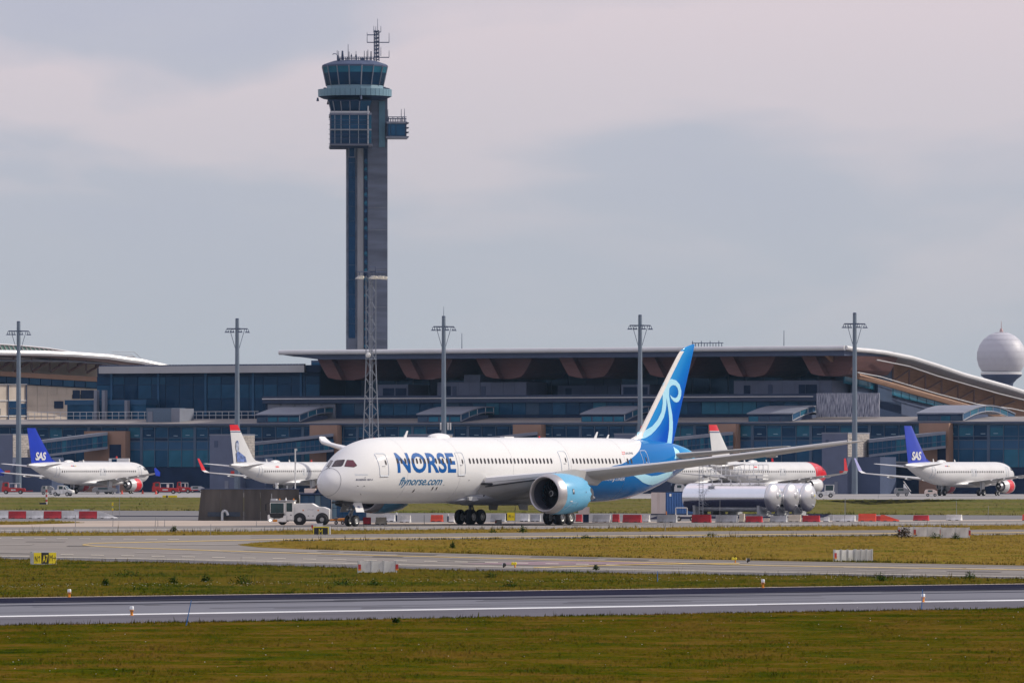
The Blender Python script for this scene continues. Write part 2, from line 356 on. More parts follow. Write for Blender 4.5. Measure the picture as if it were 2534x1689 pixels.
# bases of the grass areas, a hand above the soil
z_near = [(-200, 1760), (2734, 1760)] + [rn1, rn0]
z_mid = [rf0, rf1] + [(p[0], p[1] + 0) for p in tx_near[::-1]]
z_isl = isl_bot + isl_top[::-1]
z_strip = tx_far + rd_near[::-1]
z_far = g3_near + g3_far[::-1]
z_tuft = [(-200, 1299), (60, 1297), (150, 1294.5), (210, 1292.5), (150, 1290.5), (-200, 1291)]
for nm, zz, mm_, zh in (('near_verge', z_near, m_near, .0), ('mid_verge', z_mid, m_mid, .0), ('island_verge', z_isl, m_dry, .012), ('narrow_verge', z_strip, m_dry, .0), ('far_verge', z_far, m_far, .0), ('side_verge', z_tuft, m_dry, .012)):
    gsheet(nm, zz, mm_, zh)
def grass(name, label, poly, n, m, h0, h1, w, big=0.0, blades=3, ymin=0, ymax=1e9, cover=None):
    g = [G(*p) for p in poly]; ys = [max(ymin, min(p.y for p in g)), min(ymax, max(p.y for p in g))]
    P = []
    tot = 0
    while tot < n:
        k = n * 3
        Y = np.sqrt(rng.uniform(ys[0] ** 2, ys[1] ** 2, k)); px = rng.uniform(-150, 2690, k)
        ok = inpoly(px, HOR + FH / Y, poly); P.append(np.stack([(px[ok] - 1267) / FPX * Y[ok], Y[ok]], 1)); tot += ok.sum()
    P = np.concatenate(P)[:n]
    clump = 0.75 + 0.5 * np.sin(P[:, 0] * .9 + 3 * np.sin(P[:, 1] * .11)) * np.sin(P[:, 1] * .35 + P[:, 0] * .2)
    V = np.zeros((n, blades * 3, 3)); H = rng.uniform(h0, h1, n) * np.clip(clump, .45, 1.3)
    if big: H *= np.where(rng.random(n) < big, rng.uniform(1.4, 2.4, n), 1)
    for b in range(blades):
        a = rng.uniform(.05, 1.45, n); off = rng.uniform(-w * 1.6, w * 1.6, (n, 2)); lean = rng.uniform(-.5, .5, (n, 2)) * H[:, None]
        c = P + off; q = np.stack([np.cos(a), np.sin(a)], 1) * (w / 2)
        V[:, 3 * b, :2] = c - q; V[:, 3 * b + 1, :2] = c + q; V[:, 3 * b + 2, :2] = c + lean
        V[:, 3 * b + 2, 2] = H * rng.uniform(.7, 1.1, n)
    V[:, :, 2] += -0.01
    nt = n * blades; me = bpy.data.meshes.new(name); me.vertices.add(nt * 3); me.vertices.foreach_set('co', V.reshape(-1))
    me.loops.add(nt * 3); me.loops.foreach_set('vertex_index', np.arange(nt * 3, dtype=np.int32))
    me.polygons.add(nt); me.polygons.foreach_set('loop_start', np.arange(0, nt * 3, 3, dtype=np.int32)); me.polygons.foreach_set('loop_total', np.full(nt, 3, np.int32))
    me.materials.append(m); me.update(); me.normals_split_custom_set_from_vertices(np.tile(np.array([0.12, -0.12, 0.98]), (nt * 3, 1)).tolist()); o = bpy.data.objects.new(name, me); COL.objects.link(o)
    tag(o, label, 'grass', kind='stuff'); return o
grass('grass', 'short green and brown grass in front of the runway', z_near, 88000, m_near, .03, .09, .045, .03, ymin=190)
grass('grass', 'rough grass between the runway and the taxiway', z_mid, 50000, m_mid, .05, .14, .07, .04)
grass('grass', 'dry yellow grass on the island between taxiways', z_isl, 30000, m_dry, .06, .15, .09, .02)
grass('grass', 'narrow strip of dry grass beside the perimeter road', z_strip, 9000, m_dry, .06, .20, .10, .05)
grass('grass', 'green grass bank in front of the apron', z_far, 14000, m_far, .06, .16, .16, .02)
grass('grass', 'thin dry grass in front of the striped barriers', z_tuft, 1500, m_dry, .10, .25, .12, .03)

m_flower = mat('flower_white', (.62, .62, .52), .8, noise=0)
def flowers(label, poly, n, size):
    g = [G(*p) for p in poly]; y0, y1 = min(p.y for p in g), max(p.y for p in g); P = []
    while len(P) < n:
        Y = math.sqrt(random.uniform(y0 * y0, y1 * y1)); px = random.uniform(0, 2534)
        if inpoly(np.array([px]), np.array([HOR + FH / Y]), poly)[0]: P.append(((px - 1267) / FPX * Y, Y))
    mb = MB()
    for x, y in P:
        z = random.uniform(.10, .20); q = size * random.uniform(.35, 1.0); mb.add([(x - q, y, z), (x + q, y - .01, z), (x + q, y, z + q), (x - q, y + .01, z + q)], [(0, 1, 2, 3)])
    tag(mb.build('flowers', m_flower), label, 'flowers', kind='stuff')
flowers('tiny white flowers along the far edge of the runway', [(-20, 1462), (500, 1456), (900, 1451), (1500, 1444), (2534, 1436), (2534, 1432), (1500, 1437), (900, 1442), (500, 1448), (-20, 1455)], 330, .02)
flowers('few white flowers in the near grass', [(0, 1550), (2534, 1506), (2534, 1689), (0, 1689)], 110, .018)

m_stem = ground_mat('seed_stem', [(.07, .05, .02), (.13, .10, .035), (.05, .06, .012)], .5, fine=3)
def edge_grass(label, line, n, h0, h1, w, m, dn):
    """ragged taller tufts and seed stems along the edge of a pavement"""
    V = []
    xs, ys = zip(*line)
    for i in range(n):
        x = random.uniform(max(-30, xs[0]), 2560); y = float(np.interp(x, xs, ys)) + abs(random.gauss(0, dn)) * (1 if dn > 0 else -1)
        if random.random() > .35 + .65 * (.5 + .5 * math.sin(x * .013 + 2 * math.sin(x * .0047))): continue
        p = G(x, y); h = random.uniform(h0, h1) * (2.0 if random.random() < .06 else 1)
        for k in range(3):
            ox, oy = random.gauss(0, w * 2), random.gauss(0, w * 2); lx = random.uniform(-.3, .3) * h; q = w * random.uniform(.3, .6)
            V += [(p.x + ox - q, p.y + oy + q * .6, -.02), (p.x + ox + q, p.y + oy + q, -.02), (p.x + ox + lx, p.y + oy, h * random.uniform(.6, 1))]
    me = bpy.data.meshes.new('grass_tufts'); me.from_pydata(V, [], [(i, i + 1, i + 2) for i in range(0, len(V), 3)]); me.materials.append(m)
    o = bpy.data.objects.new('grass_tufts', me); COL.objects.link(o); tag(o, label, 'grass', kind='stuff')
edge_grass('ragged tufts along the near runway edge', [rn0, rn1], 1500, .05, .14, .03, m_near, 1.2)
edge_grass('ragged tufts along the far runway edge', [rf0, rf1], 1300, .05, .15, .035, m_mid, -1.0)
edge_grass('ragged tufts along the near taxiway edge', tx_near, 1400, .06, .18, .04, m_mid, 1.0)
edge_grass('brown seed stems in the verge beside the taxiway', tx_near, 500, .15, .40, .012, m_stem, 5.0)
edge_grass('ragged tufts along the island bottom edge', isl_bot[2:], 1000, .08, .2, .05, m_mid, -.7)
edge_grass('tufts along the island top edge', isl_top[2:], 900, .10, .3, .06, m_weed0 if False else m_mid, .5)
edge_grass('seed stems on the narrow verge', rd_near, 700, .15, .55, .03, m_stem, .8)
edge_grass('tufts at the foot of the far verge', g3_near, 500, .1, .35, .08, m_far, -.6)
# ================================================================ airport buildings
ALPHA = R(29)
TF = VP(1267, 1440, -ALPHA)
GT = (.35, .62, 1.0)
m_glassd = mat('dark_glass', (.007, .032, .082), .12, noise=.4, scale=.15, spec=.4, tint=GT)
m_glassm = mat('blue_glass', (.012, .060, .128), .12, noise=.4, scale=.2, spec=.4, tint=GT)
m_glasst = mat('teal_glass', (.022, .118, .185), .12, noise=.35, scale=.2, spec=.4, tint=GT)
m_glassg = mat('grey_glass', (.045, .070, .115), .15, noise=.25, scale=.2, spec=.4, tint=GT)
m_spand = mat('spandrel_glass', (.030, .085, .17), .2, noise=.12, scale=.3, spec=.35, tint=GT)
m_frame = mat('window_metal', (.055, .09, .15), .4, .2, noise=.05)
m_dark = mat('dark_wall', (.011, .025, .064), .8, noise=.2, scale=.3, spec=.2)
m_slate = mat('slate_wall', (.055, .075, .138), .7, noise=.1, scale=.3, spec=.3)
m_panel = mat('grey_wall_panel', (.098, .118, .190), .6, noise=.08, scale=.5)
m_panel2 = mat('light_wall_panel', (.185, .20, .25), .6, noise=.08, scale=.5)
m_roofm = mat('roof_metal', (.40, .40, .42), .45, .3, noise=.08, scale=.2)
m_fascia = mat('pale_fascia', (.62, .62, .63), .4, .1, noise=.05, scale=.3)
m_soffit = mat('soffit', (.07, .092, .165), .7, noise=.1, scale=.3)
m_proof = mat('pier_roof', (.21, .19, .185), .75, noise=.18, scale=.25)
m_wood = mat('larch_cladding', (.115, .048, .045), .7, noise=.14, scale=.5, stretch=(1, 1, 6))
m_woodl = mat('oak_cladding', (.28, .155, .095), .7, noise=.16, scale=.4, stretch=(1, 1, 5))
m_brown = mat('brown_render', (.30, .18, .125), .8, noise=.1, scale=.3)
m_beam = mat('brown_steel', (.16, .095, .085), .6, noise=.1)
m_stone = mat('pale_stone', (.36, .325, .30), .9, noise=.35, scale=1.6, stretch=(1, 1, 2.5), bump=.6)
m_beige = mat('beige_stone_panel', (.50, .43, .36), .85, noise=.12, scale=.3)
m_white = mat('white_metal', (.78, .78, .77), .4, noise=.04)
m_green = mat('green_roof_glass', (.16, .30, .25), .2, noise=.12, scale=.3)
m_rail = mat('galvanised_rail', (.45, .47, .50), .4, .5, noise=.05)
m_conc2 = mat('weathered_concrete', (.125, .142, .19), .9, noise=.3, scale=.35, stretch=(.25, .25, 1.6), bump=.2)
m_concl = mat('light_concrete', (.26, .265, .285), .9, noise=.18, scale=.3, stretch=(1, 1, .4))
m_redp2 = mat('red_signal', (.6, .03, .02), .4, noise=.05)
random.seed(3)
def P3(fr, pts, d): return [(fr.u(a, d), d, fr.z(a, b, d)) for a, b in pts]
def quad_mesh(name, w, h, m, t=0.06):
    return MB_mesh(MB().box(0, w, 0, t, 0, h), name, m)
def MB_mesh(mb, name, m):
    o = mb.build(name, m); me = o.data; bpy.data.objects.remove(o); return me

# ---- the pier: long low building with a glazed front
pier = thing('pier_building', 'long low glazed airport pier with brown portals behind the parked aircraft', 'building', TF.O, -ALPHA)
u0, u1 = TF.u(-420), TF.u(2960)
z_eave = TF.z(1267, 1045.6); z_ed = TF.z(1267, 1049.5); z_w1 = TF.z(1267, 1054); z_tr = TF.z(400, 1082.5); z_w0 = TF.z(400, 1091.4); z_s0 = TF.z(400, 1112); z_l0 = TF.z(400, 1155)
z_rf = TF.z(1267, 1033.5, 12)
MB().box(u0, u1, .1, 12, 0, z_ed).build('wall', m_dark, pier)
MB().box(u0, u1, -.9, .1, z_ed, z_eave).build('eave', mat('eave_metal', (.055, .08, .14), .5, noise=.08), pier)
MB().prism([(u0, -.9, z_eave), (u0, 12, z_rf), (u0, 12, z_rf - .6), (u0, -.9, z_eave - .02)], (u1 - u0, 0, 0)).build('roof', m_proof, pier)
MB().box(u0, u1, -.12, .1, z_w1, z_ed).box(u0, u1, -.12, .1, z_tr - .06, z_tr + .06).box(u0, u1, -.12, .1, z_w0 - .08, z_w0 + .08).box(u0, u1, -.12, .1, z_s0 - .08, z_s0 + .08).build('window_transoms', m_frame, pier)['kind'] = 'stuff'
pw = TF.u(433) - TF.u(400)
tones = [m_glassd, m_glassd, m_glassm, m_glassm, m_glasst]
def pane_set(name, w, h, mats): return [quad_mesh(name, w - .12, h - .1, m) for m in mats]
up = pane_set('window_pane', pw, z_w1 - z_tr, [m_glassd, m_glassm, m_glassd, m_glasst]); lo2 = pane_set('lower_window', pw, z_tr - z_w0, [m_glassd, m_dark, m_glassm])
sp = pane_set('spandrel_panel', pw, z_w0 - z_s0, [m_spand]); gl = pane_set('ground_floor_window', pw, z_s0 - z_l0, [m_glassd, m_glassm, m_glasst, m_glassm])
mull = MB(); lamp = quad_mesh('ceiling_lamp', .9, .09, mat('lamp_glow', (.25, .32, .38), .5, noise=0, emit=((.6, .8, 1.0), .10)))
n = int((u1 - u0) / pw)
for i in range(n):
    x = u0 + i * pw
    inst('window_pane', random.choice(up), pier, (x + .06, -.02, z_tr + .05)); inst('lower_window', random.choice(lo2), pier, (x + .06, -.02, z_w0 + .05))
    inst('spandrel_panel', sp[0], pier, (x + .06, -.03, z_s0 + .05)); inst('ground_floor_window', random.choice(gl), pier, (x + .06, -.02, z_l0 + .05))
    if i % 5: inst('ceiling_lamp', lamp, pier, (x + pw * random.uniform(.3, .5), -.09, z_tr + .42 + random.uniform(-.1, .1)))
    wd = .07 if i % 4 else .28
    mull.box(x - wd, x + wd, -.14, .1, z_l0, z_w1)
mull.build('mullions', m_frame, pier)['kind'] = 'stuff'
cbl = quad_mesh('clerestory_blind', pw * .8, .32, m_spand)
for i in range(n):
    if random.random() < .75: inst('clerestory_blind', cbl, pier, (u0 + i * pw + .2, -.10, z_w1 - .45))
for a, b, t, bt in ((208, 310, 1066, 1140), (766, 834, 1051, 1150), (1269, 1339, 1049.5, 1150), (1753, 1821, 1048, 1150), (2274, 2348, 1046, 1150)):
    x0, x1 = TF.u(a, -2), TF.u(b, -2); zt = TF.z(b, t, -2)
    pr = MB().box(x0, x1, -2, -.2, 0, zt).build('portal', m_brown, pier)
    MB().box(x0 + (x1 - x0) * .62, x0 + (x1 - x0) * .9, -2.06, -1.98, zt * .2, zt * .78).build('opening', m_dark, pr)
# barrel rooflights standing on the pier roof
for k, (a, b, c) in enumerate(((638, 744, 872), (1036, 1143, 1270), (1441, 1548, 1676), (1854, 1963, 2087), (2273, 2385, 2507))):
    x0, x1 = TF.u(a, 1), TF.u(b, 1); zb = TF.z(b, 1047, 1) + .1; zw = TF.z(a, 1027.5 - k * .8, 1); zt = zw + .85
    rl = MB().box(x0, x1, .6, 11.2, zb - .4, zw).build('rooflight', m_slate, pier)
    D = 22.0; arc = [(1 - .6 + D * t, zw + (zt + 1.5 - zw) * math.sin(PI * t) * .62) for t in [i / 14 for i in range(15)]]
    MB().loft([[(x0 - .2, y, z + .05), (x1 + .3, y, z + .05), (x1 + .3, y, z + .25), (x0 - .2, y, z + .25)] for y, z in arc]).build('rooflight_cover', m_panel2, rl)
    for j in range(4): MB().box(x0 + (x1 - x0) * (j + .08) / 4, x0 + (x1 - x0) * (j + .92) / 4, .52, .62, zb + .25, zw - .35).build('side_pane', random.choice([m_glassg, m_glasst]), rl)
    MB().box(x0, x1, .5, .6, zw - .3, zw).build('fascia', m_dark, rl)
    inner = [(y, z - 1.15 + .25 * math.sin(PI * i / 14)) for i, (y, z) in enumerate(arc)]
    for j in range(7):
        q = [arc[2 * j], arc[2 * j + 2], inner[2 * j + 2], inner[2 * j]]
        MB().prism([(x1, y, z) for y, z in q], (.12, 0, 0)).build('gable_pane', m_glasst if j % 2 else m_spand, rl)
        y, z = arc[2 * j]; MB().tube((x1 + .14, y, z), (x1 + .14, y, z - 1.15), .07, 4).build('gable_bar', m_rail, rl)
    MB().path([(x1 + .16, y, z) for y, z in inner], .12, 5).build('gable_sill', m_panel2, rl)
# ---- plant on the pier roof at left
unit = thing('roof_plant_unit', 'grey blue plant cabin on the pier roof at the left', 'roof unit', TF.O, -ALPHA)
MB().box(TF.u(362, 4), TF.u(425, 4), 4, 9, z_rf - 1.5, TF.z(400, 1009, 4)).build('cabin', mat('plant_cabin', (.09, .135, .20), .6), unit)
MB().box(TF.u(425, 4), TF.u(446, 4), 3.8, 9, z_rf - 1.5, TF.z(440, 1010, 4)).build('louvre', m_panel2, unit)
MB().box(TF.u(366, 4), TF.u(378, 4), 3.9, 4, z_rf - 1.5, TF.z(372, 1018, 4)).build('door', m_panel2, unit)
rail = thing('roof_railing', 'thin galvanised railing along the left part of the pier roof', 'railing', TF.O, -ALPHA)
zb, zt = TF.z(250, 1037, 9), TF.z(250, 1019, 9)
pm = MB_mesh(MB().tube((0, 0, 0), (0, 0, zt - zb), .06, 5), 'post', m_rail)
for i in range(36):
    a = 70 + i * 16
    if not 358 < a < 448: inst('post', pm, rail, (TF.u(a, 9), 9, zb))
for zz in (zt, (zt + zb) / 2): MB().tube((TF.u(65, 9), 9, zz), (TF.u(640, 9), 9, zz), .05, 4).build('rail', m_rail, rail)

# ---- main terminal with the big roof
term = thing('terminal_building', 'main airport terminal under a wide roof on red brown timber brackets', 'building', TF.O, -ALPHA)
dF = 8.0; uL = TF.u(693, dF); uC = TF.u(2089.5, dF); zR = TF.z(1600, 859.5, dF)
z_p1 = TF.z(1267, 977, 13); z_p0 = TF.z(1267, 995, 13); z_b0 = TF.z(1267, 1025.5, 13)
ub = TF.u(655, 13)
MB().box(ub, uC - 4, 13.2, 40, 0, z_p0).build('wall', m_dark, term)
MB().box(ub, uC - 8, 12.2, 32, z_p0, z_p1).build('terrace_parapet', mat('parapet_metal', (.018, .033, .080), .6), term)
MB().tube((ub, 12.1, TF.z(1267, 984, 12)), (TF.u(2012, 12.1), 12.1, TF.z(1267, 984, 12)), .11, 5).build('handrail', m_fascia, term)
bw = TF.u(1300, 13) - TF.u(1267, 13); pn = pane_set('band_window', bw, z_p0 - z_b0, [m_glassd, m_glassm, m_glasst, m_glassg, m_glassm])
bx = TF.u(845, 13)
while bx < TF.u(2015, 13):
    inst('band_window', random.choice(pn), term, (bx, 13.08, z_b0)); bx += bw
for i in range(5):    # stone screens left of the windows
    x = TF.u(663, 13) + i * (TF.u(832, 13) - TF.u(663, 13)) / 5
    MB().box(x, x + (TF.u(832, 13) - TF.u(663, 13)) / 5 - .12, 12.9, 13.1, z_b0 - 1, z_p0 - .15).build('stone_panel', m_panel2, term)
# upper storey set back, glazed
dW = 30.0; zS = zR - 1.6
MB().box(TF.u(770, dW), uC - 4, dW, dW + 6, z_p0, zS).build('upper_wall', mat('upper_wall', (.020, .046, .105), .5, noise=.25, scale=.2), term)
uw = TF.u(1310, dW) - TF.u(1267, dW); zc = TF.z(1267, 915, dW); up2 = [quad_mesh('upper_pane', uw - .25, zS - zc - .4, m) for m in (m_spand, m_glassg, m_glassm, m_spand)]; up3 = [quad_mesh('upper_pane', uw - .25, zc - z_p1 - .5, m) for m in (m_glassd, m_glassd, m_glassg, m_slate)]  # top row gets paler glass tones in place of reflected sky
x = TF.u(772, dW)
while x < uC - 5:
    inst('upper_pane', random.choice(up2), term, (x, dW - .08, zc)); inst('upper_pane', random.choice(up3), term, (x, dW - .08, z_p1 + .2)); x += uw
# penthouse boxes on the terrace
def penthouse(a, b, t, d, m, doors):
    x0, x1 = TF.u(a, d), TF.u(b, d); zt = TF.z((a + b) / 2, t, d); z0 = z_p1 - .2
    o = MB().box(x0, x1, d, d + 8, z0, zt).build('roof_cabin', m, term)
    nx = max(2, round((x1 - x0) / 2.6)); w = (x1 - x0) / nx
    for i in range(nx):
        for j in range(2): MB().box(x0 + i * w + .04, x0 + (i + 1) * w - .04, d - .05, d + .01, z0 + (zt - z0) * j / 2 + .04, z0 + (zt - z0) * (j + 1) / 2 - .04).build('wall_panel', m, o)
    for p, q, tt in doors: MB().box(TF.u(p, d), TF.u(q, d), d - .1, d, z0, TF.z(p, tt, d)).build('door', m_slate if q - p < 12 else m_dark, o)
penthouse(935, 1010, 951, 16, m_panel, [(948, 976, 960), (979, 1006, 960)])
penthouse(1082, 1188, 945, 16, m_panel, [(1103, 1116, 955), (1120, 1130, 955)])
penthouse(1148, 1189, 927, 17.5, m_panel, [])
penthouse(1189, 1303, 945, 16, m_panel, [(1191, 1202, 955)])
penthouse(1380, 1535, 953, 22, m_slate, [(1400, 1415, 960)])
penthouse(1537, 1607, 951, 16, m_panel, [(1543, 1577, 957), (1590, 1603, 957)])
penthouse(1816, 2059, 941, 16, m_panel, [(1841, 1857, 953), (1901, 1912, 951), (1977, 1993, 951), (1994, 2022, 951)])
# timber brackets under the roof
for px in (784, 978, 1174, 1380, 1582, 1777, 1980):
    d = 11.5
    def br(lst, dd, dep, m, nm):
        MB().prism([(TF.u(px + a, dd), dd, TF.z(px + 80, TF_y(px, b), dd)) for a, b in lst], (0, dep, 0)).build(nm, m, term)
    def TF_y(px, b): return HOR - (HOR - 859.5) * (TF.O.y + TF.u(1600, dF) * TF.s + dF * TF.c) / (TF.O.y + TF.u(px + 80, dF) * TF.s + dF * TF.c) + b
    br([(34, 20), (142, 25), (136, 38), (124, 60), (115, 70), (90, 75), (62, 74), (54, 69), (48, 60)], d + 2, 17, m_wood, 'timber_bracket')
    br([(0, 19), (34, 19), (62, 74), (48, 73), (28, 68), (22, 60)], d, 1.8, m_wood, 'timber_bracket_end')
# roof slab following the gable curve
gab = [TF.dz(a, b, uC) for a, b in ((2089.5, 855.4), (2119, 861), (2150, 863.5), (2187, 868), (2252, 881), (2317, 901), (2382, 923), (2440, 939), (2490, 953), (2534, 967), (2620, 990))]
gab[0] = (dF, zR); gab = [(d, z) for d, z in gab]
def thick(d): return .75
MB().loft([[(uL if d < 30 else uL + 7, d, z - thick(d)), (uC, d, z - thick(d)), (uC, d, z), (uL if d < 30 else uL + 7, d, z)] for d, z in gab]).build('roof', m_roofm, term)
MB().prism([(uL + .4, dF + .6, zR - .8), (TF.u(784, dF), dF + .6, zR - 1.75), (uC - .3, dF + .6, zR - 1.75), (uC - .3, dF + .6, zR - .78)], (0, 21, 0)).build('soffit', m_soffit, term)
MB().path([(uL, dF - .2, zR - .38), (uC + .2, dF - .2, zR - .38)], .48, 10).build('front_fascia', m_fascia, term, smooth=True)
MB().path([(uC + .3, d, z - .3) for d, z in gab], .42, 8).build('gable_fascia', m_fascia, term, smooth=True)
# gable wall on the right, turned to the sun
ug = uC - 5.0
def GP(a, b, u): d, z = TF.dz(a, b, u); return (u, d, z)
top = [(ug, d + 1, z - .8) for d, z in gab]; lowb = [GP(a, b, ug) for a, b in ((2100, 935), (2160, 946), (2250, 973), (2371, 1006), (2470, 1032), (2620, 1070))]
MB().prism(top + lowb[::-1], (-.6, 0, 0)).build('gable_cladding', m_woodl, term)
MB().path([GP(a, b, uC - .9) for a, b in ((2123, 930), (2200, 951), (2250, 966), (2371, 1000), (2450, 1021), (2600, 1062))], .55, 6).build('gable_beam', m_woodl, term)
for lst in (((2169, 890), (2250, 906), (2320, 930), (2400, 953), (2470, 973), (2534, 989), (2600, 1008)), ((2122, 921), (2180, 932), (2250, 953), (2320, 974), (2419, 1000), (2500, 1010), (2600, 1030))):
    MB().path([GP(a, b, uC + .1) for a, b in lst], .11, 5).build('gable_rail', m_roofm, term)
ch = [(2130, 893, 925), (2167, 897, 931), (2210, 905, 942), (2250, 915, 952), (2290, 928, 964), (2330, 941, 976), (2370, 953, 988), (2410, 965, 999), (2460, 978, 1010), (2510, 992, 1020)]
for (a, b, c), (a2, b2, c2) in zip(ch[:-1], ch[1:]):
    MB().tube(GP(a, b, uC - 3.9), GP(a, c, uC - 3.9), .2, 4).build('truss_post', m_beam, term)
    MB().tube(GP(a, c, uC - 3.9), GP(a2, b2, uC - 3.9), .2, 4).build('truss_brace', m_beam, term)
tg = [(2090, 930, 948), (2125, 939, 955), (2148, 943, 960), (2168, 948, 966), (2189, 954, 972), (2210, 961, 977), (2230, 967, 983), (2250, 974, 988), (2270, 980, 993), (2292, 986, 998), (2312, 992, 1002), (2334, 998, 1006), (2356, 1004, 1010)]
for (a, b, c), (a2, b2, c2) in zip(tg[:-1], tg[1:]):
    MB().prism([GP(a + .8, b, ug + .3), GP(a2 - .8, b2, ug + .3), GP(a2 - .8, c2, ug + .3), GP(a + .8, c, ug + .3)], (-.3, 0, 0)).build('gable_window', m_glasst, term)
wl = [GP(a, b, ug - .2) for a, b in ((2112, 938), (2160, 946), (2250, 972), (2371, 1005), (2470, 1031), (2560, 1050))]
MB().prism(wl + [(ug - .2, wl[-1][1], 2), (ug - .2, wl[0][1], 2)], (-.6, 0, 0)).build('gable_wall', m_slate, term)
# perforated white screen at the corner
def screen_mat():
    m = bpy.data.materials.new('perforated_white_screen'); m.use_nodes = True; N = m.node_tree.nodes; L = m.node_tree.links; p = N['Principled BSDF']; p.inputs['Roughness'].default_value = .6
    tc = N.new('ShaderNodeTexCoord'); mp = N.new('ShaderNodeMapping'); mp.inputs['Scale'].default_value = (11, 11, .55); L.new(tc.outputs['Object'], mp.inputs[0])
    nz = N.new('ShaderNodeTexNoise'); nz.inputs['Scale'].default_value = 1; nz.inputs['Detail'].default_value = 2; L.new(mp.outputs[0], nz.inputs['Vector'])
    cr = N.new('ShaderNodeValToRGB'); L.new(nz.outputs[0], cr.inputs[0]); e = cr.color_ramp.elements
    e[0].position = .42; e[0].color = (.06, .07, .12, 1); e[1].position = .58; e[1].color = (.44, .45, .52, 1); L.new(cr.outputs[0], p.inputs['Base Color']); return m
m_scr = screen_mat()
sx0, sx1 = TF.u(2020, 9), TF.u(2176, 9)
for i in range(13):
    MB().box(sx0 + (sx1 - sx0) * i / 13, sx0 + (sx1 - sx0) * (i + 1) / 13 - .05, 9, 9.25, TF.z(2100, 1031, 9), TF.z(2100, 972, 9)).build('screen_panel', m_scr, term)
# small things on the roof
MB().path([(TF.u(1712, 40), 40, zR + 1.3), (TF.u(1790, 40), 40, zR + 1.3)], .07, 4).build('roof_guard_rail', m_slate, term)
for i in range(11): MB().tube((TF.u(1714 + i * 7.2, 40), 40, zR - 2), (TF.u(1714 + i * 7.2, 40), 40, zR + (1.3 if i % 3 else 1.7)), .08, 4).build('rail_post', m_slate, term)
for a, t in ((1143, 824), (1940, 817)): MB().tube((TF.u(a, 30), 30, zR - 2), (TF.u(a, 30), 30, TF.z(a, t, 30)), .10, 5, .05).build('roof_mast', m_slate, term)

# ---- glazed hall between the two roofs
hall = thing('glass_hall', 'low glass hall with grey fascia left of the main terminal', 'building', TF.O, -ALPHA)
dH = 20; hx0, hx1 = TF.u(238, dH), TF.u(790, dH); zh1 = TF.z(500, 905, dH); zh0 = TF.z(500, 922.5, dH)
MB().box(hx0, hx1, dH + .4, dH + 29, 0, zh1 - .3).build('wall', m_dark, hall)
MB().box(TF.u(255, dH), TF.u(763, dH), dH - 1.6, dH + 30, zh0, zh1).build('fascia', m_roofm, hall)
MB().box(TF.u(763.4, dH), TF.u(800, dH), dH - 1, dH + 28, zh0, zh1 + .02).build('fascia_end', m_dark, hall)
rb = MB_mesh(MB().box(-.25, .25, -.2, .3, 0, .28), 'roof_rib', m_slate)
for i in range(70): inst('roof_rib', rb, hall, (TF.u(258, dH) + i * (TF.u(760, dH) - TF.u(258, dH)) / 69, dH - 1.3, zh1 - .02))
hw = (hx1 - hx0) / 16; zr = [TF.z(500, y, dH) for y in (1030, 985, 950, 930)]
for j in range(3):
    ms = [quad_mesh('hall_pane', hw - .15, zr[j + 1] - zr[j] - .12, m) for m in ((m_glassd, m_glassd, m_slate) if j == 0 else (m_glassd, m_glassm, m_glassd))]
    for i in range(16): inst('hall_pane', random.choice(ms), hall, (hx0 + i * hw, dH + .3, zr[j]))
for i in range(5): MB().box(hx0 + hw * (1 + 3.4 * i), hx0 + hw * (1 + 3.4 * i) + .5, dH + .1, dH + .35, zr[0], zh0).build('column', m_spand, hall)
for a in (232, 252, 308): MB().box(TF.u(a, 14), TF.u(a + 7, 14), 14, 15, z_rf - 2, TF.z(a, 990 if a > 300 else 965, 14)).build('front_column', m_panel2, hall)
MB().box(TF.u(165, 15), TF.u(360, 15), 15.2, 19, z_rf - 2, TF.z(250, 1001, 15)).build('lower_glazing', m_glassm, hall)
MB().box(TF.u(160, 15), TF.u(362, 15), 15, 19.4, TF.z(250, 1001, 15), TF.z(250, 989, 15)).build('lower_fascia', m_spand, hall)

# ---- left hall with the curved roof
LF = VP(150, 1600, R(45))
lh = thing('curved_roof_hall', 'hall with a curved white edged roof and open truss at the left', 'building', LF.O, R(45))
def LP(pts, d): return P3(LF, pts, d)
fas = [(-40, 870), (0, 872), (90, 873), (180, 876), (267, 882), (321, 890), (347, 893), (421, 909)]
MB().path(LP(fas, -4.0), .55, 8).build('roof_edge', m_fascia, lh, smooth=True)
MB().prism(LP([(-40, 851), (0, 852), (60, 856), (120, 862), (180, 872), (-40, 868)], 6), (0, .4, 0)).build('roof_glass', m_green, lh)
for i in range(19):
    a = -30 + i * 10.6; yt = np.interp(a, [-40, 0, 60, 120, 180], [851, 852, 856, 862, 872])
    MB().tube(LP([(a - 3, yt)], 5.9)[0], LP([(a + 5, 868.5)], 5.9)[0], .12, 4).build('glazing_bar', m_fascia, lh)
MB().path(LP([(-40, 850.5), (0, 851.5), (60, 855.5), (120, 861.5), (180, 871)], 5.8), .14, 4).build('ridge', m_fascia, lh)
MB().prism(LP([(-40, 874), (180, 880), (321, 894), (421, 913), (421, 916), (300, 899), (180, 884), (-40, 878)], -3.6), (0, 46, 0)).build('roof', m_beam, lh)
cho = [(-40, 891), (0, 891.7), (169, 892.8), (258, 898.3), (292, 903)]
MB().path(LP(cho, -.8), .2, 5).build('truss_chord', m_panel2, lh)
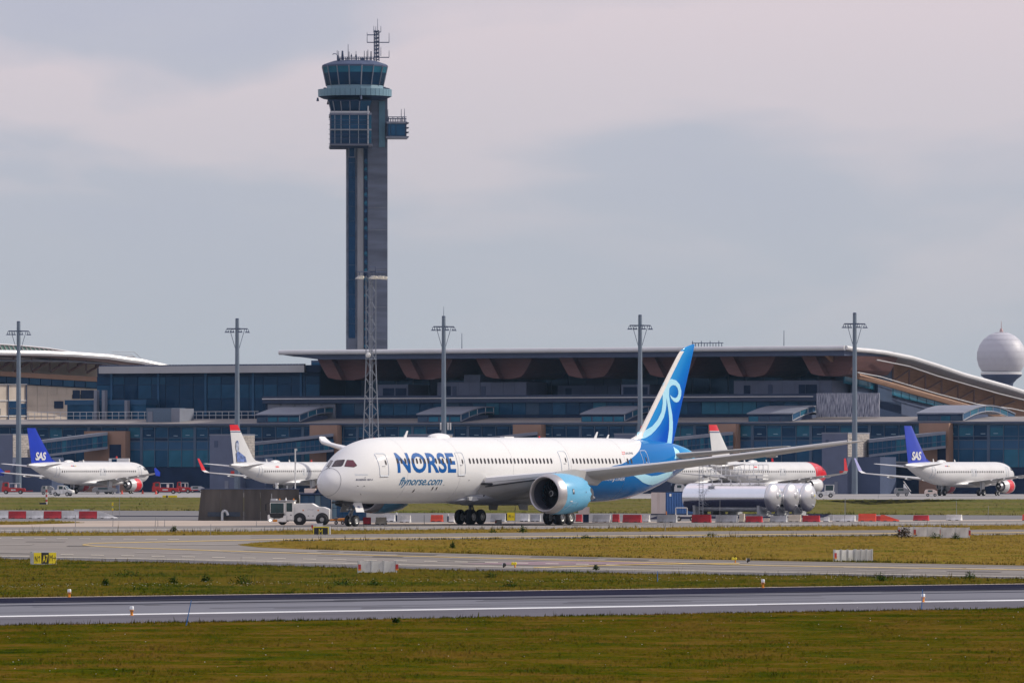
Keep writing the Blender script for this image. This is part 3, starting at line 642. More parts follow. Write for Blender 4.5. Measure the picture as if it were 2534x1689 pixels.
for i in range(7):
    a = -12 + i * 45; yc = np.interp(a, *zip(*cho)); yf = np.interp(a, *zip(*fas))
    MB().tube(LP([(a, yf + 4)], -.6)[0], LP([(a, yc)], -.6)[0], .22, 4).build('truss_post', m_beam, lh)
    if i < 6:
        for k, (q, s) in enumerate(((43, 26), (22, 10))):
            MB().tube(LP([(a + 45, np.interp(a + 45, *zip(*cho)))], 3)[0], LP([(a + 45 - q, yc + s)], 3)[0], .28, 4).build('truss_brace', m_beam, lh)
        MB().tube(LP([(a + 45, np.interp(a + 45, *zip(*cho)))], 3.4)[0], LP([(a + 45, yc + 24)], 3.4)[0], .28, 4).build('truss_post', m_beam, lh)
MB().prism(LP([(-40, 884), (265, 900), (265, 936), (-40, 922)], 6.5), (0, 4, 0)).build('upper_wall', m_beige, lh)
MB().prism(LP([(-40, 916), (258, 933), (258, 944.7), (-40, 927.5)], 2.5), (0, 4, 0)).build('timber_beam', m_brown, lh)
gb = [(-40 + 28 * i) for i in range(10)]
for a in gb: MB().prism(LP([(a + 1, 928.5 + (a + 40) * .058), (a + 27, 930 + (a + 40) * .058), (a + 27, 945.5 + (a + 40) * .054), (a + 1, 944 + (a + 40) * .054)], 3), (0, .5, 0)).build('strip_window', random.choice([m_glassd, m_glassm]), lh)
MB().prism(LP([(-40, 926), (262, 943), (262, 963), (-40, 946)], 3.6), (0, 8, 0)).build('window_back', m_dark, lh)
MB().prism(LP([(-60, 944), (262, 958), (262, 1045), (-60, 1045)], 4), (0, 10, 0)).build('stone_wall', m_beige, lh)
for i in range(7):
    for j in range(3):
        a = 68 + 24.5 * i; t = (950 + .06 * i * 24.5, 976, 1004)[j]; b_ = (975.3, 1003.3, 1030)[j]
        if i < 3 or j == 0: MB().prism(LP([(a, t), (a + 23.8, t), (a + 23.8, b_), (a, b_)], 3.85), (0, .2, 0)).build('stone_panel', m_beige, lh)
for a0, a1, y0, y1 in ((135, 157, 992, 1010), (181, 198, 965, 986), (201, 232, 965, 986)): MB().prism(LP([(a0, y0), (a1, y0), (a1, y1), (a0, y1)], 3.7), (0, .3, 0)).build('louvre', m_dark, lh)
MB().prism(LP([(-60, 951), (66, 951), (66, 1040), (-60, 1040)], .5), (0, 3.4, 0)).build('bay', m_beige, lh)
MB().prism(LP([(-60, 949.5), (67, 949.5), (67, 951.5), (-60, 951.5)], .2), (0, 3.7, 0)).build('bay_cap', m_fascia, lh)
for y in (989.5, 1028): MB().prism(LP([(-60, y), (66, y), (66, y + 2), (-60, y + 2)], .3), (0, .3, 0)).build('ledge', m_fascia, lh)
for a0, a1, y0, y1 in ((23, 44, 992, 1009), (23, 44, 1010.5, 1026), (46, 65, 998, 1009), (46, 65, 1010.5, 1026), (-20, 1, 1010.5, 1026)): MB().prism(LP([(a0, y0), (a1, y0), (a1, y1), (a0, y1)], .35), (0, .2, 0)).build('bay_window', m_glassd, lh)
for a in (21.5, 66): MB().prism(LP([(a - .7, 951.5), (a + .7, 951.5), (a + .7, 1040), (a - .7, 1040)], .25), (0, .3, 0)).build('joint', m_slate, lh)
for k, (dx, dy) in enumerate(((0, 0), (-18, 6))):
    MB().path(LP([(278 + dx, 870 + dy), (332 + dx * .4, 870.5 + dy), (370 + dx * .3, 905)], -2), .06, 4).build('stair_rail', m_rail, lh)
MB().path(LP([(310, 881), (330, 881.5), (360, 906)], -2), .12, 4).build('stair_rail', m_rail, lh)

# ---- gate towers and glass gangways
def gate_tower(a, b, c, t, tm, d, label, low=None):
    root = thing('gate_tower', label, 'stair tower', TF.O, -ALPHA, 'gate towers in front of the pier')
    x0, x1 = TF.u(a, d), TF.u(b, d); zt = TF.z(a, t, d); D = TF.dd(c, x1) - d
    MB().box(x0, x1, d, d + D, 0, zt).build('wall', m_panel, root)
    zs = TF.z(b, tm, d)
    nr = 9
    for i in range(nr): MB().box(x1, x1 + .12, d + .02, d + D, zs + (zt - zs) * i / nr + .02, zs + (zt - zs) * (i + 1) / nr - .02).build('stone_course', m_stone, root)
    MB().box(x0 - .05, x1 + .15, d - .05, d + D + .05, zt, zt + .25).build('coping', m_panel2, root)
    MB().box(x0 + .5 * (x1 - x0), x0 + .62 * (x1 - x0), d - .06, d, 0, 2.2).build('door', m_panel2, root)
    MB().box(x0 + .15 * (x1 - x0), x0 + .27 * (x1 - x0), d - .06, d, zt - 2.2, zt - 1.0).build('vent', m_slate, root)
    MB().box(x1 - .3 * (x1 - x0), x1 - .1 * (x1 - x0), d - .06, d, zs * .55, zs * .55 + .5).build('gate_sign', m_redp2, root)
    if low:
        MB().box(x1 - 1, TF.u(low, d + 2), d + 2, d + D - .2, 0, zs).build('lower_block', m_slate, root)
gate_tower(-30, 31, 76, 1076, 1131, -20, 'grey gate tower with stone side left of the first blue tail', 128)
gate_tower(519, 594, 629, 1077, 1133, -20, 'grey gate tower with stone side behind the portrait tail', 655)
gate_tower(1005, 1078, 1118, 1077, 1133, -20, 'grey gate tower hidden behind the big airliner', 1140)
gate_tower(1520, 1592, 1636, 1075, 1131, -20, 'grey gate tower behind the blue airliner tail', 1660)
gate_tower(2034, 2097, 2150, 1073, 1130, -20, 'wide grey gate tower behind the wing tip at right', 2178)
def gangway(p0, d0, t0, b0, p1, d1, t1, b1, n, label):
    A = Vector((TF.u(p0, d0), d0)); B = Vector((TF.u(p1, d1), d1)); za1, za0 = TF.z(p0, t0, d0), TF.z(p0, b0, d0); zb1, zb0 = TF.z(p1, t1, d1), TF.z(p1, b1, d1)
    dirv = B - A; Lh = dirv.length; w = TF.O + Vector((A.x * TF.c - A.y * TF.s, A.x * TF.s + A.y * TF.c, 0))
    root = thing('glass_gangway', label, 'gangway', w, -ALPHA + math.atan2(dirv.y, dirv.x), 'glass gangways between gate towers and pier')
    zt = lambda s: za1 + (zb1 - za1) * s; zb = lambda s: za0 + (zb0 - za0) * s
    for f, g, nm, m in ((zt, lambda s: zt(s) - .55, 'roof', m_panel2), (lambda s: zb(s) + .45, zb, 'floor_beam', m_panel2), (lambda s: (zt(s) * .42 + zb(s) * .58) + .05, lambda s: (zt(s) * .42 + zb(s) * .58) - .05, 'handrail', m_panel)):
        y0, y1 = (-.15, 3.2) if nm != 'handrail' else (-.12, -.02)
        MB().loft([[(Lh * s, y0, g(s)), (Lh * s, y1, g(s)), (Lh * s, y1, f(s)), (Lh * s, y0, f(s))] for s in (0, 1)]).build(nm, m, root)
    MB().loft([[(Lh * s, .3, zb(s) + .4), (Lh * s, 2.9, zb(s) + .4), (Lh * s, 2.9, zt(s) - .5), (Lh * s, .3, zt(s) - .5)] for s in (0, 1)]).build('interior', m_dark, root)
    w_ = Lh / n; s1 = (zb1 - za1) * w_ / Lh; h = (za1 - za0) - 1.05
    ms = []
    for m in (m_glasst, m_glassm, m_glassm): ms.append(MB_mesh(MB().prism([(.05, 0, 0), (w_ - .05, 0, s1), (w_ - .05, 0, h + s1), (.05, 0, h)], (0, .1, 0)), 'gangway_pane', m))
    for i in range(n): inst('gangway_pane', random.choice(ms), root, (i * w_, 0, zb(i / n) + .47))
    mp = MB_mesh(MB().box(-.035, .035, -.04, .12, 0, h), 'mullion', m_frame)
    for i in range(n + 1): inst('mullion', mp, root, (i * w_, 0, zb(i / n) + .47))
gangway(102, -13, 1089, 1131, 266, -3, 1068.5, 1110, 13, 'sloping glass gangway behind the first blue tail at left')
gangway(629, -13, 1094, 1133, 825, -3, 1072, 1117, 17, 'sloping glass gangway right of the portrait tail')
gangway(1135, -13, 1090, 1130, 1330, -3, 1068, 1112, 17, 'sloping glass gangway peeking over the big airliner roof')
gangway(1640, -13, 1085, 1126, 1814, -3, 1067.5, 1108, 17, 'sloping glass gangway right of the big blue fin')
gangway(2150, -13, 1087, 1130, 2340, -3, 1066.5, 1108, 17, 'sloping glass gangway behind the rightmost blue tail')

# ---- control tower
TW = VP(908, 1650, R(2))
tw = thing('control_tower', 'tall grey air traffic control tower with flared glass cab', 'control tower', TW.O, R(2))
def tb(a, b, t, bt, d, dep, m, nm, par=None):
    return MB().box(TW.u(a, d), TW.u(b, d), d, d + dep, TW.z((a + b) / 2, bt, d) if bt < 1215 else 0, TW.z((a + b) / 2, t, d)).build(nm, m, par or tw)
tb(857.5, 900, 250, 1300, 0, 8, m_conc2, 'shaft_wing'); tb(900.2, 959, 240, 1300, -.6, 9, m_conc2, 'shaft')
tb(884.5, 899.5, 362, 1300, -.5, .6, m_concl, 'sunlit_strip_tone')  # paler colour put in for sunlight on this strip of the shaft
for i in range(13):
    t = 366 + 36.2 * i
    w = tb(862.5, 879, t + (24 if i == 0 else .6), t + 35.8, -.2, .3, m_glassd, 'shaft_window')
fr = MB().box(TW.u(862, -.3), TW.u(879.5, -.3), -.35, -.1, TW.z(870, 390, 0), TW.z(870, 364, 0)).build('framed_window', m_panel2, tw)
MB().box(TW.u(864.5, -.3), TW.u(877, -.3), -.4, -.34, TW.z(870, 388, 0), TW.z(870, 366, 0)).build('pane', m_glassd, fr)
tb(900.6, 909.8, 362, 1300, -.75, .2, m_dark, 'stair_slot')
for i in range(46):
    if i % 7 in (6,): continue
    t = 392 + i * 10.4
    MB().prism(P3(TW, [(901.2, t), (909.2, t), (909.2, t + 3)] if i % 2 else [(901.2, t + 4), (907, t), (909.2, t + 9), (901.2, t + 9)], -.85), (0, .12, 0)).build('stair_window', m_glasst if i % 3 else m_spand, tw)
tb(937.8, 952.5, 251, 364, -.9, .4, mat('teal_panel', (.085, .20, .27), .4, noise=.08), 'teal_strip')
for i in range(5):
    y = 500 + i * 80 + random.uniform(-20, 20)
    tb(911, 957, y, y + .8, -.66, .1, m_concl, 'pour_joint')
# control room box under the cab
tb(818, 917, 283, 357, -9, 17, m_slate, 'control_room')
for j, (a, b) in enumerate(((284.5, 302), (303.5, 319), (323, 340), (341.5, 354))):
    for i, (p, q) in enumerate(((820, 828), (829.5, 843), (844.5, 864.5), (866, 886.5), (888, 908), (913, 919))):
        tb(p, q, a, b, -9.2, .2, (m_glassm if j < 2 else m_glassd) if i < 5 else m_glasst, 'control_room_window')
tb(817, 920, 319.3, 322, -9.6, 1, m_fascia, 'floor_band'); tb(816, 922, 355.5, 360, -9.6, 18, m_panel2, 'floor_band'); tb(816, 920, 279, 284, -9.6, 18, m_panel2, 'floor_band')
tb(818, 912, 360.2, 363, -8.5, 15, m_dark, 'underside')
for i in range(7):
    y = 284 + i * 12; MB().box(TW.u(813, -9.5), TW.u(921, -9.5), -10.4, -10.0, TW.z(860, y + 1, -10), TW.z(860, y, -10)).build('sunshade', m_slate, tw)
tb(909.5, 912.5, 258, 358, -9.8, .5, m_fascia, 'corner_post')
for x in (828.7, 844, 865.3, 887.2): tb(x - .6, x + .6, 284, 356, -9.35, .3, m_rail, 'mullion')
# small side room at right
tb(958, 1006, 303, 341, -3, 7, m_slate, 'side_room')
for p, q in ((961, 966), (967.5, 979), (980.5, 1002)): tb(p, q, 307, 336, -3.2, .25, m_glassm, 'side_room_window')
tb(955, 1009, 337, 341.5, -3.6, 8, m_panel2, 'side_room_floor'); tb(956, 1008, 301, 306, -3.4, 7.6, m_panel2, 'side_room_cap')
for i in range(4): tb(1004, 1012, 303 + i * 11.5, 304 + i * 11.5, -3.6, 7, m_slate, 'sunshade')
for i in range(12): MB().tube((TW.u(958 + i * 4.2, -3), -3, TW.z(980, 301, -3)), (TW.u(958 + i * 4.2, -3), -3, TW.z(980, 289 + (i % 3) * 1.5, -3)), .09, 4).build('rail_post', m_slate, tw)
for y in (289.5, 294): MB().tube((TW.u(958, -3), -3, TW.z(980, y, -3)), (TW.u(1006, -3), -3, TW.z(980, y, -3)), .08, 4).build('guard_rail', m_slate, tw)
for a, t in ((960, 271), (993, 270), (1001, 269)): MB().tube((TW.u(a, 0), 0, TW.z(980, 301, 0)), (TW.u(a, 0), 0, TW.z(980, t, 0)), .09, 4, .05).build('antenna', m_slate, tw)
# round cab: centre
cx = TW.u(878, 0); ax = (cx, -1.5, 0); sc = 1650 / FPX
zz = lambda y: CH + (HOR - y) * sc
def ringed(name, prof, m, n=16, rot=0.0, smooth=False):
    mb = MB(); rings = [[(ax[0] + r * math.cos(2 * PI * (i + .5) / n + rot), ax[1] + r * math.sin(2 * PI * (i + .5) / n + rot), z) for i in range(n)] for r, z in prof]
    return mb.loft(rings).build(name, m, tw, smooth=smooth)
ringed('cab_roof', [(82 * sc, zz(168)), (82.5 * sc, zz(164)), (78 * sc, zz(161)), (56 * sc, zz(153.5)), (50 * sc, zz(152)), (3, zz(151))], m_slate)
ringed('cab_core', [(66 * sc, zz(215)), (77 * sc, zz(168))], m_dark)
ringed('cab_sill', [(72 * sc, zz(222)), (70.5 * sc, zz(213.5))], mat('teal_cladding', (.14, .25, .32), .4, noise=.06))
nC = 16
for i in range(nC):
    a0, a1 = 2 * PI * (i + .54) / nC, 2 * PI * (i + 1.46) / nC
    pt = lambda a, r, y: (ax[0] + r * sc * math.cos(a), ax[1] + r * sc * math.sin(a), zz(y))
    for (r0, y0, r1, y1, m) in ((71.5, 212.5, 73, 206.5, m_glassd), (73.2, 205.5, 80.5, 167.5, m_glassd), (76.8, 186, 81, 168, m_glasst)):
        MB().prism([pt(a0, r0, y0), pt(a1, r0, y0), pt(a1, r1, y1), pt(a0, r1, y1)], (math.cos((a0 + a1) / 2) * -.06, math.sin((a0 + a1) / 2) * -.06, 0)).build('cab_window' if r0 < 76 else 'sun_blind', m, tw)
    am = 2 * PI * (i + .5) / nC; MB().tube(pt(am, 71.5, 214), pt(am, 82, 166), .13, 4).build('cab_mullion', m_panel2, tw)
ringed('balcony_floor', [(60 * sc, zz(249)), (78 * sc, zz(246)), (89 * sc, zz(241)), (90 * sc, zz(239)), (90 * sc, zz(225)), (87 * sc, zz(223.5)), (60 * sc, zz(223))], m_dark, 24)
for i in range(44):
    a0, a1 = 2 * PI * (i + .04) / 44, 2 * PI * (i + .96) / 44
    MB().prism([pt(a0, 91, 240.5), pt(a1, 91, 240.5), pt(a1, 91.5, 223), pt(a0, 91.5, 223)], (math.cos(a0) * -.12, math.sin(a0) * -.12, 0)).build('balcony_panel', MATS['teal_cladding'], tw)
# second flared cab below
lc = [(811, 249.5), (822, 249.5), (841, 249.5), (864, 249.5), (888.5, 249.5), (918, 249.5)]; lb = [(818, 275), (827, 275), (844, 275), (865, 275), (887, 275), (910, 275)]
for i in range(5):
    q = [lc[i], lc[i + 1], lb[i + 1], lb[i]]
    MB().prism([(TW.u(a, 0), -10.4 if y < 260 else -9.2, TW.z(860, y, -10)) for a, y in q], (0, .2, 0)).build('lower_cab_window', m_glassd if i < 4 else m_glassm, tw)
    MB().tube((TW.u(q[0][0], 0), -10.5, TW.z(860, 249, -10)), (TW.u(q[3][0], 0), -9.3, TW.z(860, 276, -10)), .12, 4).build('lower_cab_mullion', m_panel2, tw)
tb(822, 912, 249, 283, -8.6, 15, m_dark, 'lower_cab_core'); tb(811, 919, 247, 250, -10.6, 17, m_dark, 'lower_cab_roof'); tb(817, 915, 275, 279.5, -9.4, 15, m_fascia, 'lower_cab_sill')
# roof antennas
def stick(a, t, b, r=.09, nm='antenna', d=-1.5): MB().tube((TW.u(a, d), d, zz(b)), (TW.u(a, d), d, zz(t)), r, 4, r * .6).build(nm, m_slate, tw)
for a, t in ((834.5, 126), (838, 128), (847.5, 127), (861.5, 111), (864, 129), (869.5, 134), (881, 128), (901.5, 127), (908, 127), (910.5, 124), (917, 128), (919.5, 128)): stick(a, t, 153)
stick(847.5, 127, 150, .3); stick(881, 136, 143, .22); stick(869.5, 137, 141, .2)
for y in (145.5, 149): MB().tube((TW.u(836, -1), -6, zz(y)), (TW.u(925, -1), -6, zz(y)), .07, 4).build('roof_guard_rail', m_slate, tw)
for i in range(20): MB().tube((TW.u(836 + 4.6 * i, -1), -6, zz(153)), (TW.u(836 + 4.6 * i, -1), -6, zz(144.5 if i % 2 else 146)), .07, 4).build('rail_post', m_slate, tw)
for a, b in ((836, 843), (892, 903), (855, 858)): tb(a, b, 143.5 if b > 900 else 146, 153, -5, 3, m_slate, 'roof_box')
MB().path([(TW.u(823, -4), -5, zz(139)), (TW.u(825, -4), -5, zz(136.5)), (TW.u(832, -4), -5, zz(137)), (TW.u(836, -4), -5, zz(141)), (TW.u(836, -4), -5, zz(152))], .08, 4).build('lamp_arm', m_slate, tw)
for a in (786.2, 893.5): stick(a, 243, 252, .28, 'hanging_lamp', -12 if a > 800 else -2)
for a, b in ((804, 225), (946, 222), (951, 223), (956, 225), (961, 226)): stick(a, b - 7, b + 2, .45, 'balcony_equipment', -1.5)
mx = [(TW.u(925.5, 0), -2.2), (TW.u(937.5, 0), -2.2), (TW.u(931.5, 0), 0)]
def mz(i, y): return (mx[i][0], mx[i][1], zz(y))
lm = MB()
for i in range(3): lm.tube(mz(i, 153), mz(i, 78), .10, 4)
for k in range(16):
    y = 150 - k * 4.6
    for i in range(3): j = (i + 1) % 3; lm.tube(mz(i, y), mz(j, y - 4.6 if k % 2 else y), .055, 3, cap=False); lm.tube(mz(j, y), mz(i, y - 4.6), .055, 3, cap=False)
lm.build('lattice_mast', m_slate, tw)
for y, a, b in ((88, 908, 928), (106.5, 908, 963), (143.5, 932, 963), (81, 924, 942)): MB().tube((TW.u(a, -2), -2, zz(y)), (TW.u(b, -2), -2, zz(y)), .10, 4).build('mast_arm', m_slate, tw)
for a, t, b in ((908.5, 82, 106), (962.8, 83, 106), (962.8, 126, 143), (942.5, 66, 81), (934.5, 48, 80), (942.5, 118, 140), (925, 66, 80), (930, 67, 79)): stick(a, t, b, .07, 'antenna', -2)

# ---- radar dome
rd = thing('radar_dome', 'white radar dome on a flared dark pedestal at the right edge', 'radar dome', W(2478, 1143, 1750) - Vector((0, 0, CH)), 0)
s2 = 1750 / FPX; zc_ = CH + (HOR - 881.5) * s2; Rd = 61 * s2
m_dome = mat('dome_shell', (.47, .47, .52), .5, noise=.08, scale=.2)
prof = [(Rd * math.cos(a), Rd * math.sin(a)) for a in [R(-38 + 128 * i / 8) for i in range(9)]]
ND = 20
for j in range(8):
    (ra, za), (rb_, zb_) = prof[j], prof[j + 1]
    mats_ = MB(); a0 = 0.006 * j; g = .004
    me = MB_mesh(MB().loft([[(r * q * math.cos(t), r * q * math.sin(t), z * q) for t in (PI / ND * (-1 + g * 3), PI / ND * (-.33), PI / ND * .33, PI / ND * (1 - g * 3))] for q in (1,) for r, z in ((ra, za + .02), (max(rb_, .02), zb_ - .02))], cap=False, closed=False), 'dome_panel', m_dome)
    me.normals_split_custom_set_from_vertices([tuple(v.co.normalized()) for v in me.vertices])
    for i in range(ND): inst('dome_panel', me, rd, (0, 0, zc_), 2 * PI * (i + .5 * (j % 2)) / ND)
MB().lathe([(r * .9965, zc_ + z * .9965) for r, z in prof], n=40).build('dome_core', mat('dome_joint', (.42, .42, .47), .6), rd, smooth=True)
MB().lathe([(50 * s2, zc_ - 39.5 * s2), (51 * s2, zc_ - 39 * s2), (51 * s2, zc_ - 44 * s2), (50.5 * s2, zc_ - 45 * s2)], n=40).build('ring_beam', m_fascia, rd)
MB().lathe([(51 * s2, zc_ - 45 * s2), (50 * s2, zc_ - 48 * s2), (38 * s2, zc_ - 57 * s2), (30 * s2, zc_ - 66 * s2), (27 * s2, zc_ - 80 * s2), (26 * s2, 0)], n=32).build('pedestal', m_slate, rd, smooth=True)
MB().lathe([(4.4 * s2, zc_ + 60 * s2), (4.6 * s2, zc_ + 63 * s2), (2.5 * s2, zc_ + 69 * s2), (.8 * s2, zc_ + 70 * s2), (.5 * s2, zc_ + 86 * s2), (.2 * s2, zc_ + 88 * s2)], n=10).build('lightning_rod', mat('rod_red_grey', (.45, .3, .3), .5), rd)

# ---- boarding bridges reaching from the gate towers to the parked aircraft
def bridge(label, Y, tun, cab, col, lamp=None):
    o = thing('boarding_bridge', label, 'boarding bridge', W(tun[0][0], HOR, Y) - Vector((0, 0, CH)), 0, 'boarding bridges at the gates')
    L_ = lambda p, y=0: tuple(W(p[0], p[1], Y) - o.location + Vector((0, y, 0)))
    MB().prism([L_(p) for p in tun], (0, 3, 0)).build('tunnel', m_panel2, o); MB().prism([L_((p[0], p[1] + .5), -.05) for p in (tun[0], tun[1])] + [L_((p[0], p[1] + 2), -.05) for p in (tun[1], tun[0])], (0, .1, 0)).build('roof_edge', m_fascia, o)
    x0, y0, x1, y1 = cab; MB().prism([L_((x0, y0)), L_((x1, y0)), L_((x1, y1)), L_((x0, y1))], (0, 3.2, 0)).build('cab', m_white, o); MB().prism([L_((x0 + .15 * (x1 - x0), y0 + 1.5), -.06), L_((x0 + .4 * (x1 - x0), y0 + 1.5), -.06), L_((x0 + .4 * (x1 - x0), y1 - .5), -.06), L_((x0 + .15 * (x1 - x0), y1 - .5), -.06)], (0, .1, 0)).build('cab_window', m_glassd, o)
    MB().tube(L_((col, y1), 1.5), tuple(W(col, HOR + FH / Y, Y) - o.location + Vector((0, 1.5, 0))), .35, 8).build('support_column', m_panel, o)
    MB().lathe([(.16, 0), (.16, .25), (.08, .4)], L_(((x0 + x1) / 2 - 6, y0), 1), n=8).build('beacon', m_redp2, o)
bridge('pale boarding bridge cab behind the left blue tailed airliner', 1412, [(195, 1139), (270, 1139.5), (270, 1148), (195, 1146)], (269, 1133.5, 319, 1146), 290)
bridge('pale boarding bridge behind the portrait tailed airliner', 1440, [(640, 1140), (752, 1145), (752, 1155), (640, 1148)], (752, 1142.5, 800, 1156), 775)
bridge('pale boarding bridge behind the rightmost blue tail', 1400, [(2140, 1138), (2250, 1142), (2250, 1152), (2140, 1146)], (2252, 1137, 2325, 1152), 2290)
st_p = thing('passenger_stairs', 'grey mobile stairs on the apron below the rightmost airliner', 'stairs', G(2236, 1223))
sq = YG(1223) / FPX
MB().prism([(0, 0, .5), (0, 0, 26 * sq), (2 * sq, 0, 27 * sq), (18 * sq, 0, 2 * sq), (18 * sq, 0, 0)], (0, .12, 0)).build('stringer', m_white, st_p)
for i in range(10): MB().box(1.7 * i * sq, (1.7 * i + 2) * sq, .1, 1.3, (25 - 2.5 * i) * sq, (25.5 - 2.5 * i) * sq).build('step', m_panel2, st_p)
MB().path([(0, -.05, 33 * sq), (18 * sq, -.05, 8 * sq)], .05, 5).build('handrail', m_white, st_p)
# ================================================================ aircraft
m_wht = mat('airliner_white', (.70, .70, .705), .24, noise=.015, scale=.4, spec=.4)
m_wht2 = mat('airliner_pale_grey', (.60, .60, .605), .3, noise=.04, scale=.5, spec=.35)
m_lgrey = mat('airliner_grey', (.46, .47, .49), .35, noise=.06, scale=.6)
m_dgrey = mat('gear_grey', (.22, .225, .235), .5, noise=.12)
m_wing = mat('wing_grey', (.40, .395, .39), .35, noise=.06, scale=.5)
m_tyre = mat('tyre_rubber', (.018, .018, .02), .8, noise=.2)
m_rim = mat('wheel_rim', (.55, .55, .54), .4, .4, noise=.1)
m_steel = mat('polished_lip', (.42, .405, .42), .40, .6, noise=.06)
m_win = mat('cabin_glass', (.028, .022, .022), .15, noise=0)
m_black = mat('black_rubber', (.015, .015, .018), .6, noise=.1)
m_navy = mat('norse_navy', (.001, .085, .31), .45, noise=.03, spec=.12)
m_tealt = mat('teal_lettering', (.001, .125, .28), .45, noise=.03, spec=.12)
m_lbl = mat('pale_blue_wave', (.40, .72, .87), .3, noise=.03, spec=.25)
m_cowl = mat('sky_blue_cowl', (.14, .41, .63), .24, noise=.03, spec=.4)
m_outl = mat('door_outline_grey', (.42, .50, .60), .4, noise=.05)
m_doorw = mat('door_outline_white', (.75, .8, .85), .3, noise=0)
m_text = mat('dark_lettering', (.05, .06, .12), .4, noise=0)
m_redl = mat('signal_red', (.62, .02, .03), .3, noise=.06, coat=.3)
m_sasb = mat('deep_blue_tail', (.008, .035, .40), .3, noise=.08, scale=.4, coat=.3)
m_fan = mat('fan_metal', (.055, .055, .065), .35, .7, noise=.1)
m_inl = mat('inlet_liner', (.085, .085, .115), .4, .3, noise=.08)

class Body:
    """analytic fuselage: x aft from the nose, y to starboard, z up"""
    def __init__(s, S, top, bot, hw, zm): s.S, s.T, s.B, s.H, s.M = S, top, bot, hw, zm
    def at(s, x): return [catmull(s.S, q, x) for q in (s.T, s.B, s.H, s.M)]
    def pt(s, x, phi, eps=0.0):
        t, b, h, m = (float(q) for q in s.at(x)); v = (t - m) if math.cos(phi) > 0 else (m - b)
        return (x, -(h + eps) * math.sin(phi), m + (v + eps) * math.cos(phi))
    def side(s, x, z, eps=0.02, port=True):
        t, b, h, m = (float(q) for q in s.at(x)); v = (t - m) if z > m else (m - b)
        q = max(-1, min(1, (z - m) / max(v, 1e-3))); y = math.sqrt(max(0, 1 - q * q)); ph = (1 if port else -1)
        return (x, -ph * (h + eps) * y, m + (v + eps) * q)
    def mesh(s, n=48, xs=None):
        mb = MB(); mb.loft([[s.pt(x, 2 * PI * i / n) for i in range(n)] for x in xs], True); return mb
    def inside(s, p):
        t, b, h, m = s.at(p[0]); v = np.where(p[2] > m, t - m, m - b)
        return ((p[1] / np.maximum(h, 1e-3)) ** 2 + ((p[2] - m) / np.maximum(v, 1e-3)) ** 2 < 1) & (p[0] > s.S[0]) & (p[0] < s.S[-1])
    def hit3(s, px, py, root, rz, y0, y1):
        c, q = math.cos(rz), math.sin(rz)
        def loc(Y):
            X = (px - 1267) / FPX * Y - root[0]; D = Y - root[1]
            return (X * c + D * q, -X * q + D * c, CH + (HOR - py) / FPX * Y)
        for n in (2400, 60, 60):
            Y = np.linspace(y0, y1, n); p = loc(Y); k = np.nonzero(s.inside(p))[0]
            if len(k) == 0: return None
            k = int(k[0]); y0, y1 = Y[max(0, k - 1)], Y[k]
        return tuple(float(v) for v in loc(y1))
    def hit(s, px, py, root, rz, y0, y1):
        h = s.hit3(px, py, root, rz, y0, y1); return (h[0], h[2]) if h else None
    def normal(s, p):
        def f(x, y, z):
            t, b, h, m = (float(v) for v in s.at(x)); v = (t - m) if z > m else (m - b)
            return math.sqrt((y / max(h, 1e-3)) ** 2 + ((z - m) / max(v, 1e-3)) ** 2)
        x, y, z = p; e = .01
        return Vector((f(x + e, y, z) - f(x - e, y, z), f(x, y + e, z) - f(x, y - e, z), f(x, y, z + e) - f(x, y, z - e))).normalized()

# ---------------------------------------------------------------- the big airliner
TH = R(34); a_s, a_c = math.sin(TH), math.cos(TH); SMG = 30.4
mainX, mainY = 0.22, 705.0
root7 = Vector((mainX - SMG * a_s, mainY - SMG * a_c, 0)); rz7 = math.atan2(a_c, a_s)
b7 = thing('airliner', 'big white twin engine airliner with blue wave tail and NORSE lettering', 'airliner', root7, rz7)
S7 = [0, .06, .3, .7, 1.2, 2, 3, 4, 5, 6, 7.5, 9.5, 12, 16, 40, 42.5, 45, 48, 51, 54, 57, 59, 60.3, 60.7]
T7 = [3.78, 4.08, 4.44, 4.78, 5.12, 5.68, 6.36, 6.93, 7.33, 7.60, 7.84, 7.93, 7.955, 7.96, 7.96, 7.96, 7.95, 7.92, 7.86, 7.74, 7.46, 7.10, 6.72, 6.5]
B7 = [3.72, 3.4, 3.06, 2.78, 2.58, 2.36, 2.2, 2.12, 2.07, 2.04, 2.01, 2.0, 2.0, 2.0, 2.0, 2.0, 2.05, 2.24, 2.72, 3.45, 4.42, 5.12, 5.7, 6.0]
H7 = [.03, .34, .72, 1.06, 1.38, 1.80, 2.18, 2.45, 2.62, 2.73, 2.82, 2.87, 2.885, 2.885, 2.885, 2.88, 2.83, 2.62, 2.3, 1.88, 1.33, .86, .48, .22]
M7 = [3.75, 3.76, 3.78, 3.82, 3.88, 4.0, 4.2, 4.45, 4.65, 4.8, 4.92, 4.97, 4.98, 4.98, 4.98, 4.98, 5.0, 5.08, 5.28, 5.6, 5.95, 6.12, 6.22, 6.26]
F7 = Body(S7, T7, B7, H7, M7)
def hit7(px, py):
    h = F7.hit(px, py, root7, rz7, 660, 745)
    return h
